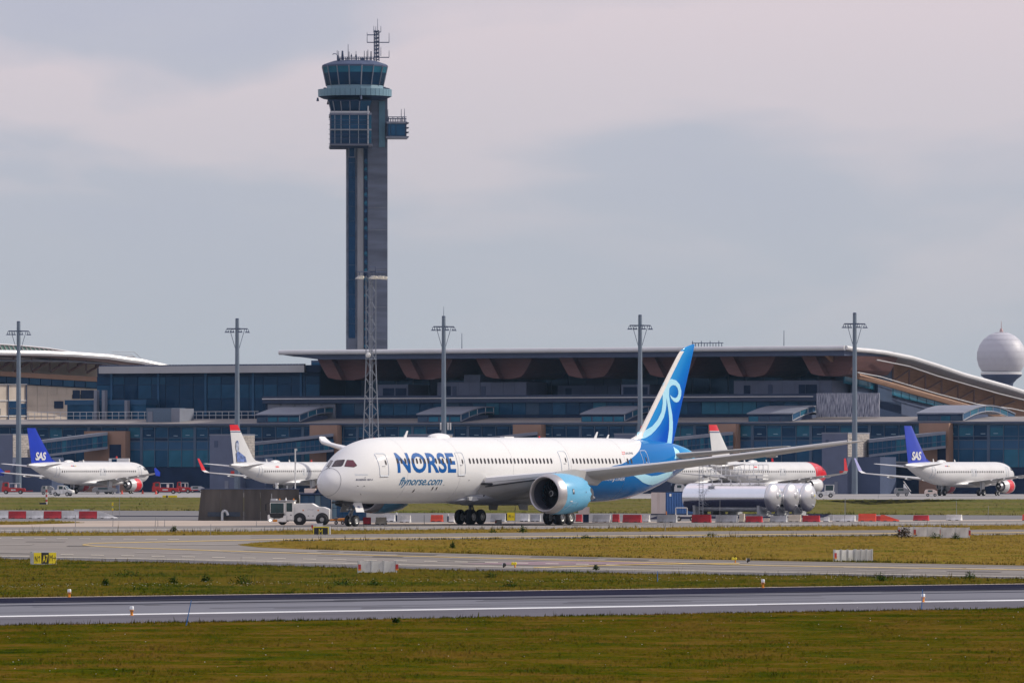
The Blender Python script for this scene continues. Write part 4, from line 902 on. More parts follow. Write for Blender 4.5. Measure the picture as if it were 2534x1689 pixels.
def livery_mat():
    m = bpy.data.materials.new('fuselage_livery'); m.use_nodes = True; N = m.node_tree.nodes; L = m.node_tree.links; p = N['Principled BSDF']
    p.inputs['Roughness'].default_value = .10; p.inputs['Specular IOR Level'].default_value = .16
    tc = N.new('ShaderNodeTexCoord'); sp_ = N.new('ShaderNodeSeparateXYZ'); L.new(tc.outputs['Object'], sp_.inputs[0])
    pts = []
    for px, py in ((1564, 1083), (1575, 1085.5), (1584, 1092), (1586, 1100), (1582, 1113), (1571, 1126), (1552, 1140), (1536, 1148), (1517, 1152)):
        h = hit7(px, py)
        if h: pts.append(h)
    pts = sorted([(z, s) for s, z in pts]); pts = [(2.0, 33), (3.2, 35.5), (4.2, 39.5)] + [q for q in pts if q[0] > 4.6]
    fc = N.new('ShaderNodeFloatCurve'); cv = fc.mapping.curves[0]
    nrm = lambda z, s: ((z - 2) / 6, (s - 30) / 32)
    P_ = [nrm(*q) for q in pts]; cv.points[0].location = P_[0]; cv.points[1].location = (1.0, P_[-1][1] - .03)
    for q in P_[1:]: cv.points.new(*q)
    fc.mapping.update()
    mz = N.new('ShaderNodeMapRange'); mz.inputs[1].default_value = 2; mz.inputs[2].default_value = 8; L.new(sp_.outputs[2], mz.inputs[0]); L.new(mz.outputs[0], fc.inputs[1])
    mxs = N.new('ShaderNodeMapRange'); mxs.inputs[1].default_value = 30; mxs.inputs[2].default_value = 62; L.new(sp_.outputs[0], mxs.inputs[0])
    gt = N.new('ShaderNodeMath'); gt.operation = 'GREATER_THAN'; L.new(mxs.outputs[0], gt.inputs[0]); L.new(fc.outputs[0], gt.inputs[1])
    cr = N.new('ShaderNodeValToRGB'); L.new(mxs.outputs[0], cr.inputs[0]); e = cr.color_ramp.elements
    e[0].position = .35; e[0].color = (.0003, .12, .36, 1); e[1].position = .985; e[1].color = (.01, .40, .66, 1)
    x = e.new(.62); x.color = (.0003, .13, .40, 1); x = e.new(.80); x.color = (.0003, .155, .47, 1); x = e.new(.90); x.color = (.001, .27, .55, 1)
    nz = N.new('ShaderNodeTexNoise'); nz.inputs['Scale'].default_value = .5; L.new(tc.outputs['Object'], nz.inputs['Vector'])
    mr = N.new('ShaderNodeMapRange'); mr.inputs[3].default_value = .68; mr.inputs[4].default_value = .715; L.new(nz.outputs[0], mr.inputs[0])
    mix = N.new('ShaderNodeMix'); mix.data_type = 'RGBA'; L.new(gt.outputs[0], mix.inputs[0]); L.new(mr.outputs[0], mix.inputs[6]); L.new(cr.outputs[0], mix.inputs[7])
    L.new(mix.outputs[2], p.inputs['Base Color']); return m
xs7 = [0, .02, .06, .12, .2, .3, .45, .6, .8, 1.0, 1.3] + list(np.arange(1.6, 12, .4)) + list(np.arange(12, 42, 1.5)) + list(np.arange(42, 60.4, .5)) + [60.5, 60.7]
fus = F7.mesh(64, xs7).build('fuselage', livery_mat(), b7, smooth=True, auto=R(60))
def dec7(bm, nm, m, par, s0, s1, z0, z1, nx, ny, eps=.012, slant=0.0):
    cut_bm(bm, nx, ny)
    return bm_obj(bm, nm, m, par, lambda x, y: F7.side(s0 + (s1 - s0) * x + slant * y, z0 + (z1 - z0) * y, eps), smooth=False)
def px7(pts, nm, m, par, eps=.012, nx=8, ny=8, off=0, body=None):
    """a flat print on the skin: its outline measured in the photograph, every vertex put on the real surface"""
    B_ = body or F7; bm = poly_bm(pts); cut_bm(bm, nx, ny); bad = []
    for v in bm.verts:
        h = B_.hit3(v.co.x, v.co.y, root7, rz7, 650, 750)
        if h is None: bad.append(v)
        else: v.co = Vector(h) + B_.normal(h) * eps
    if bad: bmesh.ops.delete(bm, geom=bad, context='VERTS')
    return bm_obj(bm, nm, m, par, lambda x, y: (0, 0, 0)) if False else bm_raw(bm, nm, m, par)
def bm_raw(bm, nm, m, par):
    bmesh.ops.recalc_face_normals(bm, faces=bm.faces); me = bpy.data.meshes.new(nm); bm.to_mesh(me); bm.free(); me.materials.append(m)
    o = bpy.data.objects.new(nm, me); COL.objects.link(o); o.parent = par; return o
# radome seam
ra = MB(); ring = []
for i in range(48):
    ph = 2 * PI * i / 48; ring.append(F7.pt(1.04 + .22 * math.cos(ph), ph, .006))
for a, b in zip(ring, ring[1:] + ring[:1]): ra.tube(a, b, .018, 4, cap=False)
ra.build('radome_seam', m_dgrey, b7)
Z1 = (760, 1020, 4.612); Z2 = (1140, 1020, 4.612)
def zp(Z, *pts): return [(Z[0] + a / Z[2], Z[1] + b / Z[2]) for a, b in pts]
m_cock = mat('cockpit_glass', (.035, .022, .03), .08, noise=.2, scale=.8)
m_cock2 = mat('cockpit_sunshade', (.13, .035, .05), .12, noise=.25, scale=.7)
ZN = (740, 1040, 10.45)
m_cock0 = mat('windscreen_blind', (.20, .175, .165), .15, noise=.25, scale=2.5, stretch=(1, 4, 1))
for pts, m in ((((702, 1190), (760, 1095), (822, 1016), (884, 1036), (836, 1120), (790, 1196)), m_cock0), (((835, 1196), (880, 1125), (928, 1045), (985, 1020), (1180, 1006), (1186, 1030), (1135, 1150), (1092, 1186)), m_cock), (((1172, 1170), (1192, 1120), (1235, 1020), (1260, 1014), (1400, 1022), (1498, 1150), (1494, 1172), (1420, 1208), (1180, 1190)), m_cock2)):
    w = px7(zp(ZN, *pts), 'cockpit_window', m_black, b7, .010, 6, 5)
    c = (sum(p[0] for p in pts) / len(pts), sum(p[1] for p in pts) / len(pts))
    px7(zp(ZN, *[(c[0] + (x - c[0]) * .92, c[1] + (y - c[1]) * .90) for x, y in pts]), 'pane', m, w, .018, 6, 5)
for pts in (((222, 648), (258, 618)), ((240, 622), (262, 645))):
    q = [F7.hit3(*p, root7, rz7, 650, 750) for p in zp(Z1, *pts)]; q = [Vector(p) + F7.normal(p) * .05 for p in q if p]
    if len(q) == 2: MB().tube(q[0], q[1], .018, 4).build('wiper', m_black, b7)
# doors
def door(Z, q, oc, win, nm='passenger_door'):
    A = [hit7(*p) for p in zp(Z, *q)]; n = 6        # order: top front, top rear, bottom rear, bottom front
    pts = []
    def corner(a, b, c, r=.18):
        for t in (0, .25, .5, .75, 1):
            p0 = (b[0] + (a[0] - b[0]) * r, b[1] + (a[1] - b[1]) * r * .45); p1 = (b[0] + (c[0] - b[0]) * r, b[1] + (c[1] - b[1]) * r * .45)
            pts.append(((1 - t) ** 2 * p0[0] + 2 * t * (1 - t) * b[0] + t * t * p1[0], (1 - t) ** 2 * p0[1] + 2 * t * (1 - t) * b[1] + t * t * p1[1]))
    s0 = (A[0][0] + A[3][0]) / 2; s1 = (A[1][0] + A[2][0]) / 2; z1 = (A[0][1] + A[1][1]) / 2; z0 = (A[2][1] + A[3][1]) / 2
    C = [(s0, z1), (s1, z1), (s1, z0), (s0, z0)]
    for i in range(4): corner(C[i - 1], C[i], C[(i + 1) % 4])
    mb = MB(); P = []
    for (a, b), (c, d) in zip(pts, pts[1:] + pts[:1]):
        for t in np.linspace(0, 1, 7)[:-1]: P.append(F7.side(a + (c - a) * t, b + (d - b) * t, .006))
    for a, b in zip(P, P[1:] + P[:1]): mb.tube(a, b, .030, 4, cap=False)
    d = mb.build(nm, oc, b7)
    MB().tube(F7.side(s0 + .05, z0 - .05, .02), F7.side(s1 - .05, z0 - .05, .02), .05, 5).build('sill', m_lgrey, d)
    if win:
        wx = s0 + (s1 - s0) * win; wz = z0 + (z1 - z0) * .60
        bm_obj(cut_bm(poly_bm([(.11 * math.cos(t), .235 * math.sin(t)) for t in np.linspace(0, 2 * PI, 13)[:-1]]), 1, 4), 'door_window', m_win, d, lambda x, y: F7.side(wx + x, wz + y, .016))
    hx = s0 + (s1 - s0) * .5; MB().tube(F7.side(hx - .16, z0 + (z1 - z0) * .44, .03), F7.side(hx + .16, z0 + (z1 - z0) * .44, .03), .035, 5).build('handle', m_lgrey, d)
    return s0, s1, z0, z1
door(Z1, ((765, 468), (880, 470), (930, 722), (825, 725)), m_outl, .78)
door(Z1, ((1680, 458), (1760, 456), (1803, 712), (1715, 714)), m_outl, .72)
door(Z2, ((1105, 443), (1190, 443), (1225, 690), (1145, 690)), m_outl, .72)
door(Z2, ((2050, 435), (2115, 435), (2145, 680), (2080, 682)), m_doorw, .6)
# cabin windows: measured rows, one object each
def wpoly():
    out = []
    for t in np.linspace(0, 2 * PI, 17)[:-1]:
        c, s_ = math.cos(t), math.sin(t); out.append((.125 * math.copysign(abs(c) ** .7, c), .235 * math.copysign(abs(s_) ** .7, s_)))
    return out
WP = wpoly()
hA = hit7(*zp(Z1, (1858, 563))[0]); hB = hit7(*zp(Z2, (1814, 543))[0]); zwin = (hA[1] + hB[1]) / 2
rowpx = [1078, 1125, 1168, 1213, 1256, 1298, 1343, 1385, 1473, 1512, 1553, 1600, 1643]
wins = [hit7(760 + x / 4.612, 1143.5)[0] for x in rowpx] + [hit7(760 + 1035 / 4.612, 1144)[0]]
s_a, s_b = hit7(760 + 1858 / 4.612, 1141.5)[0], hit7(1140 + 1033 / 4.612, 1139)[0]; nA = 23
wins += [s_a + (s_b - s_a) * i / (nA - 1) for i in range(nA)]
s_a, s_b = hit7(1140 + 1282 / 4.612, 1138.7)[0], hit7(1140 + 1820 / 4.612, 1137.7)[0]
wins += [s_a + (s_b - s_a) * i / 13 for i in range(14)] + [hit7(1140 + x / 4.612, 1137)[0] for x in (1903, 1945)]
for wx in wins:
    w = bm_obj(cut_bm(poly_bm([(x * 1.12, y * 1.08) for x, y in WP]), 1, 4), 'cabin_window', m_win, b7, lambda x, y: F7.side(wx + x, zwin + y, .017))
# lettering
def text7(s, Z, tl, tr, bl, m, nm, bold=0, shear=0, space=1, nx=10, ny=8, eps=.012):
    a = hit7(*zp(Z, tl)[0]); b = hit7(*zp(Z, tr)[0]); c = hit7(*zp(Z, bl)[0])
    return dec7(text_bm(s, bold, shear, space), nm, m, b7, c[0], c[0] + (b[0] - a[0]), c[1], (a[1] + b[1]) / 2, nx, ny, eps, slant=0)
text7('NORSE', Z1, (985, 460), (1655, 457), (1033, 690), m_navy, 'airline_name', bold=.027, space=1.02, ny=12, nx=14)
text7('flynorse.com', Z1, (1030, 735), (1515, 735), (1033, 858), m_tealt, 'web_address', bold=.012, shear=.22, space=.97)
text7('BOEING 787-9', Z1, (555, 757), (750, 757), (555, 776), m_text, 'type_name', bold=.03, shear=.2, nx=4, ny=2)
text7('Jotunheimen', Z1, (548, 698), (695, 698), (548, 722), m_outl, 'ship_name', bold=.0, nx=4, ny=2)
text7('LN-FNI', Z2, (1882, 452), (1968, 452), (1882, 478), m_text, 'registration', bold=.01, nx=3, ny=2)
text7('LINER', Z2, (1765, 742), (1865, 742), (1765, 776), m_wht, 'type_lettering', shear=.25, nx=3, ny=2)
text7('DREAM', Z2, (1640, 744), (1735, 744), (1640, 776), m_wht, 'type_lettering', shear=.25, nx=3, ny=2)
px7(zp(Z2, *[(1722 + 32 * math.sin(t), 754 - 40 * math.cos(t)) for t in np.linspace(.1, 2.9, 10)] + [(1722 + 22 * math.sin(t), 754 - 36 * math.cos(t)) for t in np.linspace(2.9, .1, 10)]), 'emblem_arc', m_wht, b7, .013, 3, 4)
m_flag = mat('flag_blue', (.02, .04, .2), .4, noise=0)
px7(zp(Z2, (1838, 446), (1870, 446), (1872, 478), (1842, 478)), 'flag', m_redl, b7, .010, 2, 2)
px7(zp(Z2, (1838, 458), (1871, 458), (1871, 466), (1840, 466)), 'flag_cross', m_wht, b7, .015, 2, 2); px7(zp(Z2, (1848, 446), (1854, 446), (1856, 478), (1851, 478)), 'flag_cross', m_wht, b7, .016, 2, 2)
# belly wave, tail wave, pale cone
px7(zp(Z2, (1860, 686), (1930, 668), (1990, 663), (2050, 678), (2110, 706), (2180, 725), (2250, 716), (2330, 690), (2420, 655), (2420, 715), (2330, 765), (2250, 806), (2190, 826), (2140, 822), (2080, 798), (2020, 750), (1960, 712)), 'belly_wave', m_lbl, b7, .012, 14, 10)
Z3 = (1500, 820, 3.135)
px7(zp(Z3, (521, 893), (560, 920), (577, 950), (572, 985), (530, 985), (537, 955), (530, 925)), 'tail_wave', m_lbl, b7, .012, 6, 6)
for sj in (9.2, 17.5, 26.0, 35.5, 44.8):
    mb = MB(); rr = [F7.pt(sj, 2 * PI * i / 48, .002) for i in range(48)]
    for a, b in zip(rr, rr[1:] + rr[:1]): mb.tube(a, b, .012, 3, cap=False)
    mb.build('skin_joint', m_lgrey, b7)
# small fittings on the body
for pts in ((1432, 865), (1477, 865), (1215, 893)):
    q = hit7(*zp(Z1, pts)[0]); bm_obj(cut_bm(poly_bm([(.09 * math.cos(t), .17 * math.sin(t)) for t in np.linspace(0, 2 * PI, 9)[:-1]]), 1, 2), 'service_port', m_win, b7, lambda x, y: F7.side(q[0] + x, q[1] + y, .014))
for pts in ((610, 928), (575, 836), (648, 836), (658, 742)):
    q = hit7(*zp(Z1, pts)[0]); MB().tube(F7.side(*q, .0), F7.side(*q, .12), .035, 6).build('probe', m_dgrey, b7)
for pts in ((1848, 770), (1560, 825)):
    q = hit7(*zp(Z1, pts)[0]); MB().tube(F7.side(*q, .0), F7.side(*q, .03), .05, 6).build('drain', m_dgrey, b7)
for s_, h, w in ((12.6, .62, .42), (43.6, .62, .42), (45.7, .38, .34)):
    z = 7.9; MB().prism([(s_, -.03, z), (s_ + w, -.03, z), (s_ + w + h * .45, -.03, z + h), (s_ + w * .55 + h * .45, -.03, z + h)], (0, .06, 0)).build('blade_antenna', m_wht, b7)
MB().loft([[(16.6 + 3.2 * (1 - math.cos(PI * k / 10)) / 2 + 0, .62 * math.sin(PI * k / 10) * math.cos(t) , 7.86 + .46 * math.sin(PI * k / 10) ** .7 * max(0, math.sin(t)) + .0) for t in np.linspace(0, PI, 9)] for k in range(1, 10)]).build('satellite_dome', m_wht, b7, smooth=True)
MB().box(28.4, 30.0, -.25, .25, 7.9, 8.05).build('roof_panel', m_wht, b7, bevel=.03)
for s_ in (8, 34.5): MB().lathe([(.09, 0), (.09, .12), (.03, .18)], (s_, 0, 7.72 if s_ < 9 else 7.95), n=8).build('beacon', m_redl, b7)
m_bel = mat('belly_grey', (.34, .355, .40), .35, noise=.06, scale=.5)
# belly fairing with bay doors
FB = Body([18, 19.5, 22, 25, 30, 35, 38, 40.5, 42], [2.3, 2.65, 3.2, 3.7, 3.9, 3.7, 3.4, 2.9, 2.4], [2.12, 2.0, 1.86, 1.78, 1.75, 1.78, 1.85, 2.0, 2.3], [.8, 1.7, 2.5, 3.0, 3.1, 3.0, 2.7, 2.1, 1.2], [2.2, 2.3, 2.6, 2.8, 2.8, 2.8, 2.7, 2.5, 2.35])
FB.mesh(40, list(np.linspace(18, 42, 30))).build('belly_fairing', m_bel, b7, smooth=True)
ZR = (1180, 1130, 9.804)
def fbpx(pts, nm, m, eps, nx=4, ny=4):
    out = []
    bm = poly_bm(zp(ZR, *pts)); cut_bm(bm, nx, ny); bad = []
    for v in bm.verts:
        hs = [(B_, B_.hit3(v.co.x, v.co.y, root7, rz7, 650, 750)) for B_ in (F7, FB)]; hs = [(B_, h) for B_, h in hs if h]
        if not hs: bad.append(v); continue
        dist = lambda h: -(h[0] * a_s * 0 + h[1] * 1)
        B_, h = min(hs, key=lambda q: q[1][1]); v.co = Vector(h) + B_.normal(h) * eps
    if bad: bmesh.ops.delete(bm, geom=bad, context='VERTS')
    return bm_raw(bm, nm, m, b7)
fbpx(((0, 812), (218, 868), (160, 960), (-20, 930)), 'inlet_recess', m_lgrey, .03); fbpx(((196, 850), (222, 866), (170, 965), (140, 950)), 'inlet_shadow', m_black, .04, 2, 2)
h = FB.hit3(1170, 1233, root7, rz7, 650, 750) or F7.hit3(1170, 1233, root7, rz7, 650, 750)
MB().loft([[(h[0] + dx + .25 * sx, h[1] + .12 - w * .75 * (1 if k in (1, 2) else 0), h[2] + zz_) for k, (sx, zz_) in enumerate(((0, hh), (0, hh * .8), (.3, -hh * .9), (.3, -hh)))] for dx, w, hh in ((-.75, .25, .16), (-.2, .42, .24), (.6, .32, .18), (1.2, .06, .06))]).build('ram_air_inlet', m_lgrey, b7, smooth=True)

# wings
def airfoil(n=9):
    up = []; lo = []
    for i in range(n):
        x = .5 * (1 - math.cos(PI * i / (n - 1))); t = .6 * (.2969 * math.sqrt(x) - .126 * x - .3516 * x * x + .2843 * x ** 3 - .1036 * x ** 4) / .12 * .2
        up.append((x, t * .42)); lo.append((x, -t * 1.05))
    return up + lo[-2:0:-1]
AF = airfoil(11)
def wing_loft(st, sgn, twist=True):
    rings = []
    for t, x, c, z, th, tw_ in st:
        rings.append([(x + c * a, -sgn * t, z + c * (b * th / .12) - a * c * tw_) for a, b in AF])
    return MB().loft(rings)
WS = [(1.6, 20.2, 14.2, 3.75, .13, .03), (2.9, 21.3, 12.9, 3.86, .13, .035), (6.5, 24.1, 9.9, 4.36, .12, .035), (9.9, 26.7, 7.4, 4.82, .11, .03), (15, 30.6, 5.75, 5.46, .10, .02), (20, 34.4, 4.5, 6.17, .10, .015), (25, 38.2, 3.25, 6.92, .10, .01), (27.5, 40.15, 2.45, 7.30, .09, .0), (29, 41.35, 1.7, 7.52, .09, 0), (30.05, 42.5, .7, 7.66, .09, 0)]
WS2 = [(t, x, c, (z if t < 15 else z + (t - 15) * .008), th, tw_) for t, x, c, z, th, tw_ in WS[:-3]] + [(28.6, 40.7, 1.9, 7.44, .09, 0), (29.5, 41.3, 1.7, 7.58, .09, 0), (30.05, 41.8, 1.4, 7.84, .09, 0), (30.25, 42.1, .9, 8.12, .09, 0)]
for sgn, st in ((1, WS), (-1, WS2)):
    w = wing_loft(st, sgn).build('wing', m_wing, b7, smooth=True)
    wing_loft([(t, x - .012, c + .024, z + .002, th * 1.05, tw_) for t, x, c, z, th, tw_ in st if t > (24.9 if sgn < 0 else 28.9)], sgn).build('wing_tip', m_wht, w, smooth=True)
    gp = [(x + .0062 * c, -sgn * t, z - c * th * .215) for t, x, c, z, th, tw_ in st if 2.5 < t < 11]
    MB().path(gp, .055, 5).build('slat_gap', m_black, w)
    le = MB()
    rings = []
    for t, x, c, z, th, tw_ in st[1:-1]:
        hs_ = max(c * .028 * (th / .1), .15) if t > 12 else c * .028 * (th / .1)
        rings.append([(x + a * min(c, 5.5) * .06 - .015, -sgn * t, z + b * hs_ + .004) for a, b in ((1.1, 1.15), (.35, .9), (0, .1), (.3, -.55), (1.1, -.95))])
    MB().loft(rings, cap=False, closed=False).build('slat', m_wht, w, smooth=True)
    for t, L_, d in ((7.3, 4.6, .55), (13.9, 4.2, .48), (18.3, 3.5, .42), (22.3, 2.6, .3)):
        x0, c, z0 = (float(np.interp(t, [q[0] for q in st], [q[k] for q in st])) for k in (1, 2, 3))
        xe = x0 + c + .15; zt_ = z0 - .12
        MB().loft([[(xe - L_ * (1 - k), -sgn * t + r * .42 * math.cos(a), zt_ - .10 * k - .25 * d + r * (.5 if math.sin(a) < 0 else .4) * math.sin(a)) for a in np.linspace(0, 2 * PI, 11)[:-1]] for k, r in ((0, .05), (.12, d * .6), (.35, d * 1.1), (.6, d * 1.1), (.82, d * .75))]).build('flap_fairing', m_wing, b7, smooth=True)
        MB().loft([[(xe - L_ * (1 - k), -sgn * t + r * .42 * math.cos(a), zt_ - .10 * k - .25 * d + r * (.5 if math.sin(a) < 0 else .4) * math.sin(a)) for a in np.linspace(0, 2 * PI, 11)[:-1]] for k, r in ((.825, d * .76), (.93, d * .4), (1, .03))]).build('flap_fairing_tip', m_wht, b7, smooth=True)
    xo, yo, zo = 38.9, -sgn * 25.6, 6.98
    MB().tube((xo, yo, zo), (xo + .35, yo - sgn * .28, zo + .03), .05, 5).build('landing_marker', mat('orange_mark', (.7, .16, .03), .5, noise=0), b7)
# slightly kinked dark wing root light housing
MB().loft([[(20.9, -2.7, 3.66), (20.9, -2.7, 3.84), (21.1, -3.0, 3.84), (21.1, -3.0, 3.68)], [(21.7, -3.1, 3.60), (21.7, -3.1, 3.80), (21.8, -3.5, 3.84), (21.8, -3.5, 3.66)]]).build('wing_root_lamp', m_black, b7, bevel=.04)
# tailplanes
for sgn in (1, -1):
    wing_loft([(.4, 54.2, 5.4, 6.35, .10, 0), (1.2, 55.0, 4.9, 6.42, .10, 0), (5, 57.9, 3.2, 6.78, .09, 0), (9, 60.9, 1.55, 7.14, .08, 0), (9.85, 61.8, .75, 7.22, .08, 0)], sgn).build('tailplane', m_wing, b7, smooth=True)
# fin
def finth(x, z):
    f = (z - 7.2) / 9.4; le = fin_le(z); te = fin_te(z); c = te - le; q = min(1, max(0, (x - le) / max(c, .1)))
    t = (.2969 * math.sqrt(q) - .126 * q - .3516 * q * q + .2843 * q ** 3 - .1036 * q ** 4) / .2 * .05
    return max(.01, t * c * 1.7)
def fin_le(z): return float(catmull([6.8, 7.9, 8.15, 8.6, 9.2, 16.0, 16.55, 16.9], [48.0, 50.0, 50.75, 51.45, 52.0, 58.2, 59.2, 60.7], z))
def fin_te(z): return float(np.interp(z, [6.8, 7.2, 16.8, 16.95], [57.0, 57.1, 61.0, 61.0]))
m_fin = bpy.data.materials.new('fin_livery'); m_fin.use_nodes = True
def fin_shader():
    N = m_fin.node_tree.nodes; L = m_fin.node_tree.links; p = N['Principled BSDF']; p.inputs['Roughness'].default_value = .10; p.inputs['Specular IOR Level'].default_value = .25
    tc = N.new('ShaderNodeTexCoord'); sp_ = N.new('ShaderNodeSeparateXYZ'); L.new(tc.outputs['Object'], sp_.inputs[0])
    a = N.new('ShaderNodeMath'); a.operation = 'MULTIPLY_ADD'; a.inputs[1].default_value = -.92; L.new(sp_.outputs[2], a.inputs[0]); L.new(sp_.outputs[0], a.inputs[2])
    mr = N.new('ShaderNodeMapRange'); mr.inputs[1].default_value = 43.4; mr.inputs[2].default_value = 49; L.new(a.outputs[0], mr.inputs[0])
    cr = N.new('ShaderNodeValToRGB'); L.new(mr.outputs[0], cr.inputs[0]); e = cr.color_ramp.elements
    e[0].position = .05; e[0].color = (.001, .27, .62, 1); e[1].position = .8; e[1].color = (.001, .085, .50, 1); x = e.new(.42); x.color = (.001, .17, .56, 1)
    L.new(cr.outputs[0], p.inputs['Base Color'])
fin_shader()
rings = []
for z in [6.9, 7.5, 7.9, 8.1, 8.3, 8.6, 9.0, 9.6] + list(np.arange(10.5, 16.1, .9)) + [16.3, 16.55, 16.75, 16.88]:
    le, te = fin_le(z), fin_te(z); P = []
    q = [.5 * (1 - math.cos(PI * i / 12)) for i in range(13)]
    sc_ = 1.0 if z < 16.5 else max(.15, (16.9 - z) / .4)
    rings.append([(le + (te - le) * k, -finth(le + (te - le) * k, z) * sc_, z) for k in q] + [(le + (te - le) * k, finth(le + (te - le) * k, z) * sc_, z) for k in q[-2:0:-1]])
fin = MB().loft(rings).build('tail_fin', m_fin, b7, smooth=True)
def hitfin(px, py, t=.25):
    k = (px - 1267) / FPX; c, q = math.cos(rz7), math.sin(rz7)      # solve local y = -t
    # X = k*Y ; local y = -(X-rx)*q + (Y-ry)*c
    Y = (-t - root7.x * q + root7.y * c) / (c - k * q); X = k * Y
    return (X - root7.x) * c + (Y - root7.y) * q, CH + (HOR - py) / FPX * Y
ZF = (1380, 780, 4.612)
def decfin(pts, nm, m, Z=ZF, eps=.02, side=-1):
    h = [hitfin(*p) for p in zp(Z, *pts)]; bm = poly_bm(h); cut_bm(bm, 14, 16)
    return bm_obj(bm, nm, m, b7, lambda x, z: (x, side * (finth(x, z) + eps), z))
wave = ((905, 1410), (938, 1333), (1000, 1312), (1080, 1262), (1140, 1190), (1185, 1100), (1202, 1000), (1205, 900), (1210, 830), (1228, 775), (1262, 738), (1310, 725), (1362, 742), (1405, 788), (1428, 858), (1428, 910), (1416, 955), (1395, 984), (1365, 993), (1335, 981), (1305, 950), (1285, 905), (1320, 933), (1350, 943), (1375, 930), (1391, 895), (1390, 860), (1377, 825), (1352, 799), (1325, 793), (1298, 805), (1280, 832), (1276, 870), (1276, 920), (1285, 980), (1300, 1050), (1318, 1130), (1329, 1220), (1330, 1310), (1325, 1420), (1314, 1497), (1256, 1487), (1270, 1400), (1282, 1300), (1282, 1200), (1272, 1110), (1258, 1020), (1245, 940), (1243, 1020), (1235, 1080), (1214, 1160), (1170, 1240), (1110, 1312), (1060, 1360), (1000, 1394), (930, 1412))
for sd in (-1, 1): decfin(wave, 'wave_emblem', m_lbl, side=sd)
m_le = mat('fin_leading_edge', (.74, .70, .66), .3, noise=.04)
lez = [7.86, 7.92, 7.98, 8.05, 8.12, 8.2, 8.3, 8.45, 8.6, 8.75, 8.95, 9.3, 10, 11.5, 13, 14.5, 15.8, 16.2]
for sd in (-1, 1):
    rr = []
    for z in lez:
        le = fin_le(z); wd = .52 if z > 8.4 else .52 + (8.4 - z) * 1.4
        rr.append([(le - .03, 0, z)] + [(le + wd * k, sd * (finth(le + wd * k, z) + .022), z) for k in (.1, .3, .6, 1)])
    MB().loft(rr, cap=False, closed=False).build('fin_leading_edge', m_le, fin, smooth=True)
